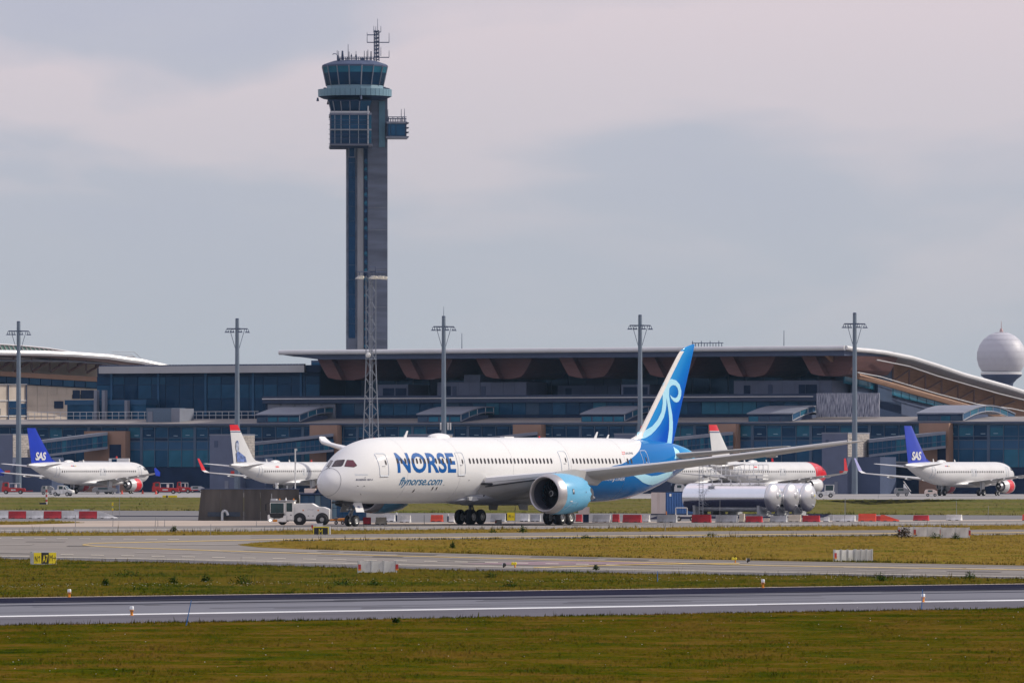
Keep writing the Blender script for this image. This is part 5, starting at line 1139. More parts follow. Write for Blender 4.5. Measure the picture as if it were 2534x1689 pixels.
# engines
def engine(sgn):
    t = 9.9; x0, z0, Ln = 20.5, 2.83, 5.5
    o = (x0, -sgn * t, z0); n = 48
    def rg(x, r, ch=0.0):
        out = []
        for i in range(n):
            a = 2 * PI * i / n; xx = x + (ch * (1 if i % 3 == 0 else (.35)) if ch else 0); out.append((x0 + xx, -sgn * t + r * math.cos(a), z0 + r * math.sin(a) * (1 if math.sin(a) > 0 else .97)))
        return out
    cw = MB().loft([rg(1.02, 1.82), rg(1.6, 1.88), rg(2.5, 1.90), rg(3.5, 1.84), rg(4.5, 1.70), rg(5.1, 1.58, .28), rg(5.1, 1.52, .25), rg(4.4, 1.6), rg(2.6, 1.7)], cap=False).build('engine_cowl', m_cowl, b7, smooth=True, auto=R(60))
    MB().loft([rg(1.03, 1.835), rg(.6, 1.80), rg(.25, 1.72), rg(.08, 1.64), rg(0, 1.57), rg(.05, 1.50), rg(.2, 1.45), rg(.45, 1.42)], cap=False).build('inlet_lip', m_steel, cw, smooth=True)
    MB().loft([rg(.46, 1.418), rg(.9, 1.41), rg(1.5, 1.42), rg(1.9, 1.44)], cap=False).build('inlet_liner', m_inl, cw, smooth=True)
    MB().lathe([(1.44, 0), (.1, .02)], (x0 + 2.0, -sgn * t, z0), (1, 0, 0), 32).build('fan_backing', m_black, cw)
    bl = MB()
    for k in range(9):
        r = .42 + (1.40 - .42) * k / 8; tw_ = R(25 + 40 * k / 8); ch = .36 + .12 * math.sin(PI * k / 8); sw = .22 * math.sin(PI * k / 8 * 1.3)
        a0 = sw
        for sg in (-1, 1):
            bl.v.append((0 + sg * ch * .5 * math.cos(tw_), r * math.sin(a0 + sg * ch * .5 * math.sin(tw_) / r), r * math.cos(a0 + sg * ch * .5 * math.sin(tw_) / r)))
    bl.f = [(2 * k, 2 * k + 1, 2 * k + 3, 2 * k + 2) for k in range(8)]; bl.m = [0] * 8
    bme = MB_mesh(bl, 'fan_blade', m_fan)
    for f in bme.polygons: f.use_smooth = True
    for i in range(20):
        b = inst('fan_blade', bme, cw, (x0 + 1.68, -sgn * t, z0)); b.rotation_euler = (2 * PI * i / 20, 0, 0)
    spn = MB().lathe([(.02, -.75), (.12, -.66), (.26, -.45), (.38, -.18), (.43, .06), (.43, .2)], (x0 + 1.6, -sgn * t, z0), (1, 0, 0), 24).build('spinner', m_black, cw, smooth=True)
    sw = MB(); sp = [(.43 - .30 * k / 14) for k in range(15)]
    pts = []
    for k in range(15):
        a = 4.6 * k / 14; r = .36 - .2 * k / 14; h = np.interp(r, [.02, .12, .26, .38, .43], [-.75, -.66, -.45, -.18, .06]); pts.append((x0 + 1.6 + h - .03, -sgn * t + r * math.cos(a), z0 + r * math.sin(a)))
    sw.path(pts, .028, 4).build('spinner_swirl', m_wht, cw)
    MB().loft([rg(4.6, 1.18), rg(5.8, 1.02), rg(6.9, .78)], cap=False).build('core_nozzle', m_dgrey, cw, smooth=True)
    MB().lathe([(.6, 5.5), (.55, 6.9), (.3, 7.5), (.05, 7.9)], (x0, -sgn * t, z0), (1, 0, 0), 24).build('exhaust_plug', m_dgrey, cw, smooth=True)
    # pylon
    yy = -sgn * t
    MB().loft([[(x0 + 1.6, yy - .12, z0 + 1.7), (x0 + 1.6, yy + .12, z0 + 1.7), (x0 + 1.9, yy + .1, z0 + 2.0), (x0 + 1.9, yy - .1, z0 + 2.0)],
               [(x0 + 3.6, yy - .3, z0 + 1.5), (x0 + 3.6, yy + .3, z0 + 1.5), (x0 + 4.6, yy + .3, z0 + 2.25), (x0 + 4.6, yy - .3, z0 + 2.25)],
               [(x0 + 5.6, yy - .3, z0 + 1.0), (x0 + 5.6, yy + .3, z0 + 1.0), (x0 + 7.5, yy + .3, z0 + 2.0), (x0 + 7.5, yy - .3, z0 + 2.0)],
               [(x0 + 8.4, yy - .22, z0 + .75), (x0 + 8.4, yy + .22, z0 + .75), (x0 + 10.6, yy + .15, z0 + 1.9), (x0 + 10.6, yy - .15, z0 + 1.9)]]).build('pylon', m_wing, b7, bevel=.05, smooth=True)
    if sgn > 0:
        m_bdg = mat('badge_dark', (.05, .06, .09), .4, noise=0)
        def cp(x, a, e=.03):
            r = float(np.interp(x, [1.0, 1.6, 2.5, 3.5, 4.5, 5.1], [1.82, 1.88, 1.9, 1.84, 1.70, 1.58])) + e; return (x0 + x, yy - r * math.cos(a), z0 + r * math.sin(a))
        for xx, aa, w_, h_, m, nm in ((1.95, .13, .26, .42, m_bdg, 'engine_badge'), (1.75, -.34, .34, .09, m_wht, 'warning_label'), (4.2, .10, .10, .12, m_text, 'service_label')):
            bd = MB().add([cp(xx - w_ / 2, aa - h_ / 3.4), cp(xx + w_ / 2, aa - h_ / 3.4), cp(xx + w_ / 2, aa), cp(xx + w_ / 2, aa + h_ / 3.4), cp(xx - w_ / 2, aa + h_ / 3.4), cp(xx - w_ / 2, aa)], [(0, 1, 2, 5), (5, 2, 3, 4)]).build(nm, m, cw)
        bm_obj(text_bm('R', .02), 'badge_letter', m_wht, cw, lambda x, y: cp(1.87 + .15 * x, .08 + .10 * y, .036)); bm_obj(text_bm('R', .02), 'badge_letter', m_wht, cw, lambda x, y: cp(1.91 + .15 * x, .13 + .10 * y, .038))
        MB().path([cp(1.3, -.85), cp(1.6, -.62), cp(2.0, -.42), cp(2.6, -.40)], .012, 4).build('panel_seam', m_outl, cw); MB().path([cp(2.9, -.40), cp(2.9, -.62)], .012, 4).build('panel_seam', m_outl, cw)
for sgn in (1, -1): engine(sgn)
# landing gear
def wheel(par, r, w, loc, rimr=.5, front=True):
    x, y, z = loc; prof = [(r * rimr, -w / 2), (r * .82, -w / 2), (r * .96, -w * .36), (r, -w * .18), (r, w * .18), (r * .96, w * .36), (r * .82, w / 2), (r * rimr, w / 2)]
    o = MB().lathe(prof, loc, (0, 1, 0), 28, cap=False).build('tyre', m_tyre, par, smooth=True)
    MB().lathe([(.03, -w * .44), (r * .16, -w * .44), (r * .2, -w * .3), (r * .36, -w * .26), (r * .42, -w * .42), (r * rimr * 1.02, -w * .47), (r * rimr * 1.02, w * .47), (r * .42, w * .42), (r * .36, w * .26), (r * .2, w * .3), (r * .16, w * .44), (.03, w * .44)], loc, (0, 1, 0), 20).build('rim', m_rim, o, smooth=True)
    for k in range(6):
        a = 2 * PI * k / 6; MB().tube((x + r * .3 * math.cos(a), y - w * .30, z + r * .3 * math.sin(a)), (x + r * .3 * math.cos(a), y - w * .24, z + r * .3 * math.sin(a)), r * .05, 6).build('bolt', m_dgrey, o)
    return o
for sgn in (1, -1):
    yg = -sgn * 4.9
    for dx in (-.73, .73):
        for dy in (-.65, .65): wheel(b7, .69, .5, (SMG + dx, yg + dy, .69), .5)
    g = MB().tube((SMG, yg, .75), (SMG, yg, 1.9), .16, 10).tube((SMG, yg, 1.8), (SMG - .1, yg, 3.6), .23, 10).tube((SMG - .8, yg, .69), (SMG + .8, yg, .69), .14, 8).build('main_strut', m_dgrey, b7)
    for dx in (-.73, .73): MB().tube((SMG + dx, yg - .8, .69), (SMG + dx, yg + .8, .69), .09, 8).build('axle', m_dgrey, g)
    MB().tube((SMG + .1, yg, 1.7), (SMG + .1, yg + sgn * 2.2, 3.0), .11, 8).build('side_brace', m_dgrey, g); MB().tube((SMG - .1, yg, 1.7), (SMG - 2.2, yg + sgn * .4, 2.9), .09, 8).build('drag_brace', m_dgrey, g)
    MB().path([(SMG + .25, yg, .95), (SMG + .55, yg, 1.35), (SMG + .3, yg, 1.8)], .08, 6).build('torque_link', m_dgrey, g)
    MB().path([(SMG - .2, yg - .2, 1.0), (SMG - .35, yg - .25, 1.6), (SMG - .2, yg - .25, 2.3)], .03, 5).build('brake_hose', m_black, g)
    MB().prism([(SMG - .95, yg - sgn * .35, 1.75), (SMG + .9, yg - sgn * .35, 1.7), (SMG + 1.1, yg - sgn * .75, 3.4), (SMG - 1.1, yg - sgn * .75, 3.4)], (0, -sgn * .05, 0)).build('gear_door', m_lgrey, b7)
    MB().prism([(SMG - 1.6, yg + sgn * 3.2, 1.35), (SMG - .3, yg + sgn * 3.2, 1.3), (SMG - .2, yg + sgn * 3.3, 2.0), (SMG - 1.8, yg + sgn * 3.3, 2.0)], (0, .05, 0)).build('bay_door', m_dgrey, b7)
NG = SMG - 25.83
for dy in (-.36, .36): wheel(b7, .51, .36, (NG, dy, .51), .5)
g = MB().tube((NG, 0, .5), (NG - .05, 0, 1.3), .10, 8).tube((NG - .05, 0, 1.2), (NG - .15, 0, 2.5), .15, 8).tube((NG, -.5, .51), (NG, .5, .51), .08, 8).build('nose_strut', m_dgrey, b7)
MB().path([(NG - .2, 0, .75), (NG - .5, 0, 1.05), (NG - .2, 0, 1.4)], .06, 6).build('torque_link', m_dgrey, g); MB().tube((NG, 0, 1.3), (NG + 1.3, 0, 2.2), .08, 6).build('drag_brace', m_dgrey, g)
MB().box(NG - .35, NG - .12, -.32, .32, 1.45, 1.6).build('taxi_light_bar', m_dgrey, g)
for dy in (-.2, .2): MB().lathe([(.09, -.05), (.1, .03), (.09, .05)], (NG - .36, dy, 1.52), (1, 0, 0), 10).build('taxi_light', m_rim, g)
for sgn in (1, -1):
    dr = MB().prism([(NG - .55, -sgn * .55, 2.15), (NG + .65, -sgn * .55, 2.15), (NG + .62, -sgn * .86, 1.28), (NG - .6, -sgn * .86, 1.28)], (0, -sgn * .05, 0)).build('nose_gear_door', m_wht if sgn > 0 else m_dgrey, b7)
    MB().prism([(NG - 1.9, -sgn * .45, 2.25), (NG - .75, -sgn * .45, 2.2), (NG - .8, -sgn * .55, 1.72), (NG - 1.8, -sgn * .5, 1.9)], (0, -sgn * .05, 0)).build('front_gear_door', m_black, b7)
    if sgn > 0: bm_obj(text_bm('FNI', .0), 'door_code', m_navy, dr, lambda x, y: (NG - .2 + .36 * x, -.645 - .105 * (1 - y * .62) - .06, 1.62 + .22 * y))
MB().box(NG - 2.4, NG + .9, -.5, .5, 2.05, 2.2).build('nose_gear_bay', m_black, b7)
for x in (35.2, 37.9): MB().prism([(x, -.02, 1.9), (x + .8, -.02, 1.9), (x + .95, -.02, 1.35), (x + .45, -.02, 1.3)], (0, .04, 0)).build('drain_mast', m_dgrey, b7)

# ---------------------------------------------------------------- narrow airliners at the gates
def narrow(label, px_t, Y_t, th, L=37.6, fin=11.8, fin_m=m_sasb, nose_red=False, eng_m=m_redl, eng_red=True, winglet='fence', word='SAS', portrait=False, wl_m=m_sasb, sharp_m=None):
    s_, c_ = math.sin(th), math.cos(th); tail = Vector(((px_t - 1267) / FPX * Y_t, Y_t, 0)); nose = tail + Vector((s_, c_, 0)) * L
    rt = thing('airliner', label, 'airliner', nose, math.atan2(-c_, -s_), 'narrow airliners parked at the pier')
    k = L / 37.6
    S_ = [q * k for q in (0, .3, .8, 1.6, 2.8, 4.2, 6, 24, 26.5, 29, 32, 35, 37, 37.6)]
    T_ = [3.5, 3.95, 4.3, 4.75, 5.3, 5.62, 5.75, 5.75, 5.75, 5.75, 5.72, 5.62, 5.45, 5.3]
    B_ = [3.3, 2.85, 2.5, 2.15, 1.88, 1.75, 1.72, 1.72, 1.85, 2.3, 3.1, 4.1, 4.85, 5.05]
    H_ = [.06, .55, .95, 1.35, 1.72, 1.9, 1.975, 1.975, 1.96, 1.85, 1.45, .85, .36, .2]
    M_ = [3.4, 3.4, 3.45, 3.5, 3.6, 3.7, 3.73, 3.73, 3.8, 4.0, 4.45, 4.95, 5.15, 5.18]
    F_ = Body(S_, T_, B_, H_, M_); xs = list(np.linspace(0, 6 * k, 16)) + list(np.linspace(8 * k, 24 * k, 8)) + list(np.linspace(24.6 * k, L, 22))
    F_.mesh(32, xs).build('fuselage', m_wht2, rt, smooth=True, auto=R(60))
    st = lambda x, z, e=.03: F_.side(x, z, e, False)
    if nose_red:
        mb = MB(); n = 32
        mb.loft([[F_.pt(max(.0, x + .35 * math.cos(2 * PI * i / n)), 2 * PI * i / n, .03) for i in range(n)] for x in (.01, .3, .8, 1.5, 2.4, 3.4, 4.4, 5.3, 6.3)], cap=False).build('red_nose', m_redl, rt, smooth=True)
    # starboard windows and doors
    bmw = [(.13 * math.cos(t), .2 * math.sin(t)) for t in np.linspace(0, 2 * PI, 9)[:-1]]
    wz = 4.05; nw = 38
    me = MB_mesh(MB().prism([(x, 0, y) for x, y in bmw], (0, -.02, 0)), 'cabin_window', m_win)
    for i in range(nw):
        x = (6.6 + i * .62) * k
        p = st(x, wz, .02)
        if abs(i - 17) > 0: inst('cabin_window', me, rt, p)
    for x, zt, zb, w in ((4.6, 4.85, 2.95, .85), (30.2, 4.9, 3.05, .8), (16.2, 4.5, 3.4, .5), (17.3, 4.5, 3.4, .5)):
        P = [st(x * k, zb + (zt - zb) * i / 6) for i in range(7)] + [st((x + w) * k, zt - (zt - zb) * i / 6) for i in range(7)]
        mb = MB()
        for a, b in zip(P, P[1:] + P[:1]): mb.tube(a, b, .025, 3, cap=False)
        mb.build('door', m_outl, rt)
    for i in range(2):
        P = [st(x * k, z) for x, z in ((2.0 + i * .75, 4.25), (2.7 + i * .75, 4.25 + .03 * i), (2.62 + i * .75, 4.72), (2.25 + i * .75, 4.7 - .1 * (1 - i)))]
        MB().add(P, [(0, 1, 2, 3)]).build('cockpit_window', m_win, rt)
    # wings
    sp = 17.0; xw = 12.2 * k
    ws = [(1.0, xw - .4, 7.2, 2.35, .13, .03), (2.0, xw + .4, 6.3, 2.45, .13, .03), (6.2, xw + 2.9, 3.9, 2.85, .12, .02), (sp - .8, xw + 8.0, 1.7, 3.75, .1, 0), (sp, xw + 8.6, 1.45, 3.84, .1, 0)]
    for sg in (1, -1):
        w = wing_loft(ws, sg).build('wing', m_wing, rt, smooth=True)
        yt = -sg * sp; x0 = xw + 8.6
        if winglet == 'fence':
            MB().prism([(x0 + .2, yt, 3.2), (x0 + 1.5, yt, 3.3), (x0 + 2.0, yt, 4.6), (x0 + 1.5, yt, 4.7), (x0 + .1, yt, 3.9)], (0, -sg * .08, 0)).build('wing_fence', wl_m, rt)
        else:
            hh = 2.5
            MB().loft([[(x0, yt, 3.8), (x0 + 1.45, yt, 3.8), (x0 + 1.45, yt - sg * .05, 3.9), (x0, yt - sg * .05, 3.9)], [(x0 + .5, yt - sg * .45, 4.2), (x0 + 1.75, yt - sg * .45, 4.2), (x0 + 1.75, yt - sg * .52, 4.2), (x0 + .5, yt - sg * .52, 4.2)]]).build('winglet_root', m_wht2, rt)
            MB().loft([[(x0 + .5, yt - sg * .45, 4.2), (x0 + 1.75, yt - sg * .45, 4.2), (x0 + 1.75, yt - sg * .52, 4.2), (x0 + .5, yt - sg * .52, 4.2)], [(x0 + 2.0, yt - sg * .9, 3.9 + hh), (x0 + 2.55, yt - sg * .9, 3.9 + hh), (x0 + 2.55, yt - sg * .94, 3.9 + hh), (x0 + 2.0, yt - sg * .94, 3.9 + hh)]]).build('winglet', wl_m, rt)
        # flap fairings
        for t in (6.6, 9.5, 12.5):
            xx = float(np.interp(t, [q[0] for q in ws], [q[1] + q[2] for q in ws])); z0 = float(np.interp(t, [q[0] for q in ws], [q[3] for q in ws])) - .25
            MB().loft([[(xx - 2.2 + dx, -sg * t + r * math.cos(a) * .6, z0 + r * math.sin(a)) for a in np.linspace(0, 2 * PI, 7)[:-1]] for dx, r in ((0, .05), (.8, .25), (1.8, .26), (2.9, .04))]).build('flap_fairing', m_wht2, rt, smooth=True)
        # tailplane
        wing_loft([(.3, L - 5.6 * k, 3.6, 4.85, .1, 0), (1.0, L - 5.1 * k, 3.2, 4.92, .1, 0), (6.3, L - 1.6 * k, 1.3, 5.45, .08, 0)], sg).build('tailplane', m_wht2, rt, smooth=True)
        # engine
        ex, ey, ez = xw - .9, -sg * 5.75, 1.62; pr = [(.88, .25), (.98, .1), (1.03, 0), (1.1, .15), (1.16, .6)]
        lip = MB().lathe([(.94, .3), (1.0, .08), (1.06, 0), (1.14, .15), (1.2, .55)], (ex, ey, ez), (1, 0, 0), 28, cap=False).build('inlet_lip', m_steel, rt, smooth=True)
        MB().lathe([(1.2, .552), (1.23, 1.0), (1.22, 1.55), (1.17, 2.1)], (ex, ey, ez), (1, 0, 0), 28, cap=False).build('engine_cowl', eng_m, rt, smooth=True)
        MB().lathe([(1.17, 2.102), (1.08, 2.8), (.95, 3.3), (.9, 3.3), (.9, 2.6)], (ex, ey, ez), (1, 0, 0), 28, cap=False).build('engine_rear_cowl', m_wht2, rt, smooth=True)
        MB().lathe([(.8, 2.7), (.62, 3.6), (.5, 4.0)], (ex, ey, ez), (1, 0, 0), 20, cap=False).build('core_nozzle', m_steel, rt, smooth=True)
        MB().lathe([(.9, 2.6), (.3, 2.7), (.3, 3.9), (.05, 4.5)], (ex, ey, ez), (1, 0, 0), 20).build('exhaust_plug', m_dgrey, rt, smooth=True)
        MB().lathe([(1.0, .9), (.2, .5), (.02, .3)], (ex, ey, ez), (1, 0, 0), 24).build('fan', m_fan, rt, smooth=True)
        MB().loft([[(ex + .8, ey - .1, ez + 1.05), (ex + .8, ey + .1, ez + 1.05), (ex + 1.1, ey + .08, ez + 1.3), (ex + 1.1, ey - .08, ez + 1.3)], [(ex + 4.4, ey - .18, ez + .6), (ex + 4.4, ey + .18, ez + .6), (ex + 4.6, ey + .18, ez + 1.4), (ex + 4.6, ey - .18, ez + 1.4)]]).build('pylon', m_wing, rt)
        # main gear
        xg = 17.9 * k
        for dy in (-.46, .46): wheel(rt, .58, .42, (xg, -sg * 3.8 + dy, .58))
        MB().tube((xg, -sg * 3.8, .58), (xg, -sg * 3.7, 2.6), .16, 8).build('main_strut', m_lgrey, rt)
        MB().prism([(xg - .5, -sg * 4.15, 1.1), (xg + .5, -sg * 4.15, 1.1), (xg + .5, -sg * 4.3, 2.6), (xg - .5, -sg * 4.3, 2.6)], (0, -sg * .04, 0)).build('gear_door', m_wht2, rt)
    for dy in (-.25, .25): wheel(rt, .38, .24, (5.1 * k, dy, .38))
    MB().tube((5.1 * k, 0, .4), (5.0 * k, 0, 2.0), .1, 8).build('nose_strut', m_lgrey, rt)
    # fairing, fin, dorsal
    Body([9 * k, 10.5 * k, 13 * k, 18 * k, 20.5 * k, 22.5 * k], [2.2, 2.6, 2.9, 2.9, 2.6, 2.1], [1.75, 1.5, 1.4, 1.4, 1.5, 1.75], [.8, 1.7, 2.05, 2.05, 1.7, .8], [2.0] * 6).mesh(24, list(np.linspace(9 * k, 22.5 * k, 14))).build('belly_fairing', m_wht2, rt, smooth=True)
    zt, zb = fin, 5.35
    le = lambda z: L - 1.45 * k - 6.0 * (1 - (z - zb) / (zt - zb)) ** 1.05 - .75; te = lambda z: L + .35 - 1.35 * (1 - (z - zb) / (zt - zb))
    if not nose_red and not portrait: pass
    def fr(z, shr=1.0):
        a, b = le(z), te(z); w = .18 * (1 - .55 * (z - zb) / (zt - zb)) * shr; return [(a, 0, z), (a + .12 * (b - a), -w * .7, z), (a + .35 * (b - a), -w, z), (b, -.02, z), (b, .02, z), (a + .35 * (b - a), w, z), (a + .12 * (b - a), w * .7, z)]
    zs = list(np.linspace(zb, zt, 8)); z_red = zt - 1.05
    if portrait or nose_red:
        MB().loft([fr(z) for z in np.linspace(zb, z_red, 7)]).build('tail_fin', m_wht2, rt, smooth=True); MB().loft([fr(z) for z in np.linspace(z_red + .002, zt, 3)]).build('fin_tip', m_redl, rt, smooth=True)
        MB().loft([fr(z, 1.06) for z in (z_red - .32, z_red - .14)]).build('fin_stripe', mat('navy_stripe', (.03, .04, .13), .4, noise=0), rt)
        MB().prism([(le(zb) - 2.6, -.05, 5.6), (le(zb) + 1.2, -.05, 5.6), (le(zb) + 1.6, -.05, 6.9), (le(zb) + .2, -.05, 6.0)], (0, .1, 0)).build('dorsal_fin', m_wht2, rt)
    else:
        MB().loft([fr(z) for z in zs]).build('tail_fin', fin_m, rt, smooth=True)
        MB().prism([(le(zb) - 1.0, -.06, 5.65), (le(zb) + .6, -.06, 5.65), (le(zb) + .9, -.06, 6.3), (le(zb) + .2, -.06, 5.95)], (0, .12, 0)).build('dorsal_fin', fin_m, rt)
    fy = lambda z: .19 * (1 - .55 * (z - zb) / (zt - zb)) + .02
    if word:
        xw_ = L - 5.35; bm = text_bm('SAS', .035, .18, .92); cut_bm(bm, 3, 4)
        bm_obj(bm, 'tail_lettering', m_wht2, rt, lambda x, y: (xw_ + .05 + 3.35 * (1 - x), fy(6.3 + 1.4 * y), 6.05 + 1.45 * y))
        for i, (cx_, m) in enumerate(((0, m_redl), (.55, m_flag), (1.1, m_yel))): MB().add([st(26.0 * k - cx_, 4.95), st(26.4 * k - cx_, 4.95), st(26.4 * k - cx_, 5.12), st(26.0 * k - cx_, 5.12)], [(0, 1, 2, 3)]).build('small_flag', m, rt)
    if portrait:    # a plain soft figure print, no known likeness
        mp_ = mat('portrait_print', (.33, .37, .47), .5, noise=.55, scale=1.4); mp2 = mat('portrait_print_dark', (.09, .14, .33), .5, noise=.6, scale=1.7)
        def pr_(pts, m, e): return bm_obj(cut_bm(poly_bm(pts), 4, 6), 'fin_print', m, rt, lambda x, z: (x, fy(z) + e, z))
        c0 = L - 1.9
        pr_([(c0 - .55, 7.9), (c0 - .6, 8.6), (c0 - .5, 9.25), (c0 - .1, 9.5), (c0 + .4, 9.3), (c0 + .5, 8.6), (c0 + .35, 8.0), (c0, 7.6)], mp_, .0)
        pr_([(c0 - 3.0, 5.75), (c0 - 2.6, 6.7), (c0 - 1.2, 7.3), (c0 - .3, 7.7), (c0 + .35, 7.4), (c0 + .2, 6.6), (c0 + .1, 5.75)], mp2, .0)
        pr_([(c0 - .45, 9.15), (c0 - .2, 9.65), (c0 + .3, 9.55), (c0 + .5, 9.1), (c0 + .3, 9.25), (c0 - .1, 9.3)], mp2, .012)
    if portrait or nose_red:
        MB().add([st(25.0 * k, 4.75), st(26.0 * k, 4.75), st(26.0 * k, 4.98), st(25.0 * k, 4.98)], [(0, 1, 2, 3)]).build('red_badge', m_redl, rt)
    for x, h in ((20, .4), (27.5, .5)): MB().prism([(x, -.03, 5.7), (x + .4, -.03, 5.7), (x + .55, -.03, 5.75 + h), (x + .3, -.03, 5.75 + h)], (0, .06, 0)).build('blade_antenna', m_wht2, rt)
    MB().loft([[(23.5 + 3 * (1 - math.cos(PI * q / 8)) / 2, .55 * math.sin(PI * q / 8) * math.cos(t), 5.68 + .42 * math.sin(PI * q / 8) ** .7 * math.sin(t)) for t in np.linspace(0, PI, 7)] for q in range(1, 8)]).build('satellite_dome', m_wht2, rt, smooth=True)
    MB().lathe([(.2, 0), (.22, .25)], (L - .02, 0, 5.17), (1, 0, 0), 12).build('tail_exhaust', m_dgrey, rt)
    return rt, F_, st
sas1, F1, st1 = narrow('white airliner with blue SAS tail and red engine parked at the left', 70, 1372, R(31.5))
MB().add([st1(4.0, 5.0, .04), st1(4.75, 5.0, .04), st1(4.5, 3.0, .04), st1(3.95, 3.0, .04)], [(0, 1, 2, 3)]).build('dark_band', m_win, sas1)
narrow('white airliner with portrait print and red tip on its tail fin', 571, 1395, R(32), L=39.5, fin=12.5, portrait=True, winglet='blend', word=None, wl_m=m_redl, eng_m=m_wht2)
narrow('white airliner with red nose parked behind the silver tanks', 1757, 1338, R(32.5), L=39.5, fin=12.2, nose_red=True, winglet='blend', word=None, wl_m=m_redl, eng_m=m_wht2)
narrow('white airliner half hidden behind the red nosed one', 1588, 1385, R(32.5), L=39.5, fin=12.2, nose_red=True, winglet='blend', word=None, wl_m=m_redl, eng_m=m_wht2)
narrow('white airliner with blue SAS tail taxiing at the right edge', 2240, 1292, R(32), winglet='blend', wl_m=mat('pale_violet', (.30, .30, .55), .4, noise=.05))
# ================================================================ things on the field
m_tugw = mat('tug_white', (.82, .81, .78), .4, noise=.06, scale=1.5)
m_tugg = mat('cab_glass', (.035, .065, .07), .08, noise=.3, scale=1.2)
m_orange = mat('signal_orange', (.80, .28, .02), .4, noise=.08)
m_amber = mat('amber_lens', (.7, .25, .02), .3, noise=0)
m_bred = mat('barrier_red', (.42, .018, .028), .55, noise=.32, scale=2.0, stretch=(1, 1, .5))
m_bpla = mat('barrier_orange_plastic', (.72, .07, .03), .5, noise=.12, scale=1)
m_bwh = mat('barrier_white', (.62, .615, .60), .6, noise=.28, scale=1.8, stretch=(1, 1, .5))
m_bcon = mat('barrier_concrete', (.40, .41, .42), .85, noise=.3, scale=1.8, stretch=(1, 1, .4), bump=.2)
m_bbei = mat('barrier_beige', (.58, .51, .41), .85, noise=.14, scale=1.2)
m_signy = mat('sign_yellow', (.80, .64, .012), .45, noise=.03)
m_signb = mat('sign_black', (.012, .012, .014), .5, noise=.05)
m_alu = mat('brushed_aluminium', (.62, .63, .64), .35, .6, noise=.06)
m_blue = mat('stake_blue', (.03, .15, .42), .5, noise=.1)
m_pole = mat('pole_galvanised', (.15, .19, .24), .55, .25, noise=.08, scale=.6)
m_silver = mat('tank_steel', (.92, .92, .94), .16, 1.0, noise=.03, scale=.6)
m_rust = mat('weathered_steel', (.090, .078, .070), .9, noise=.28, scale=.7, stretch=(1.6, 1.6, .22), bump=.15)
m_contb = mat('container_blue', (.025, .10, .30), .5, noise=.12, scale=.6)
m_contd = mat('container_door', (.72, .60, .53), .6, noise=.06, scale=.6)
m_chev = mat('reflector_red', (.42, .03, .03), .4, noise=0)
m_kglass = mat('kiosk_glass', (.015, .06, .13), .06, noise=.35, scale=.5)
m_kglas2 = mat('kiosk_pale_glass', (.10, .17, .22), .06, noise=.35, scale=.5)
m_cred = mat('vehicle_red', (.46, .018, .018), .4, noise=.12, scale=1)

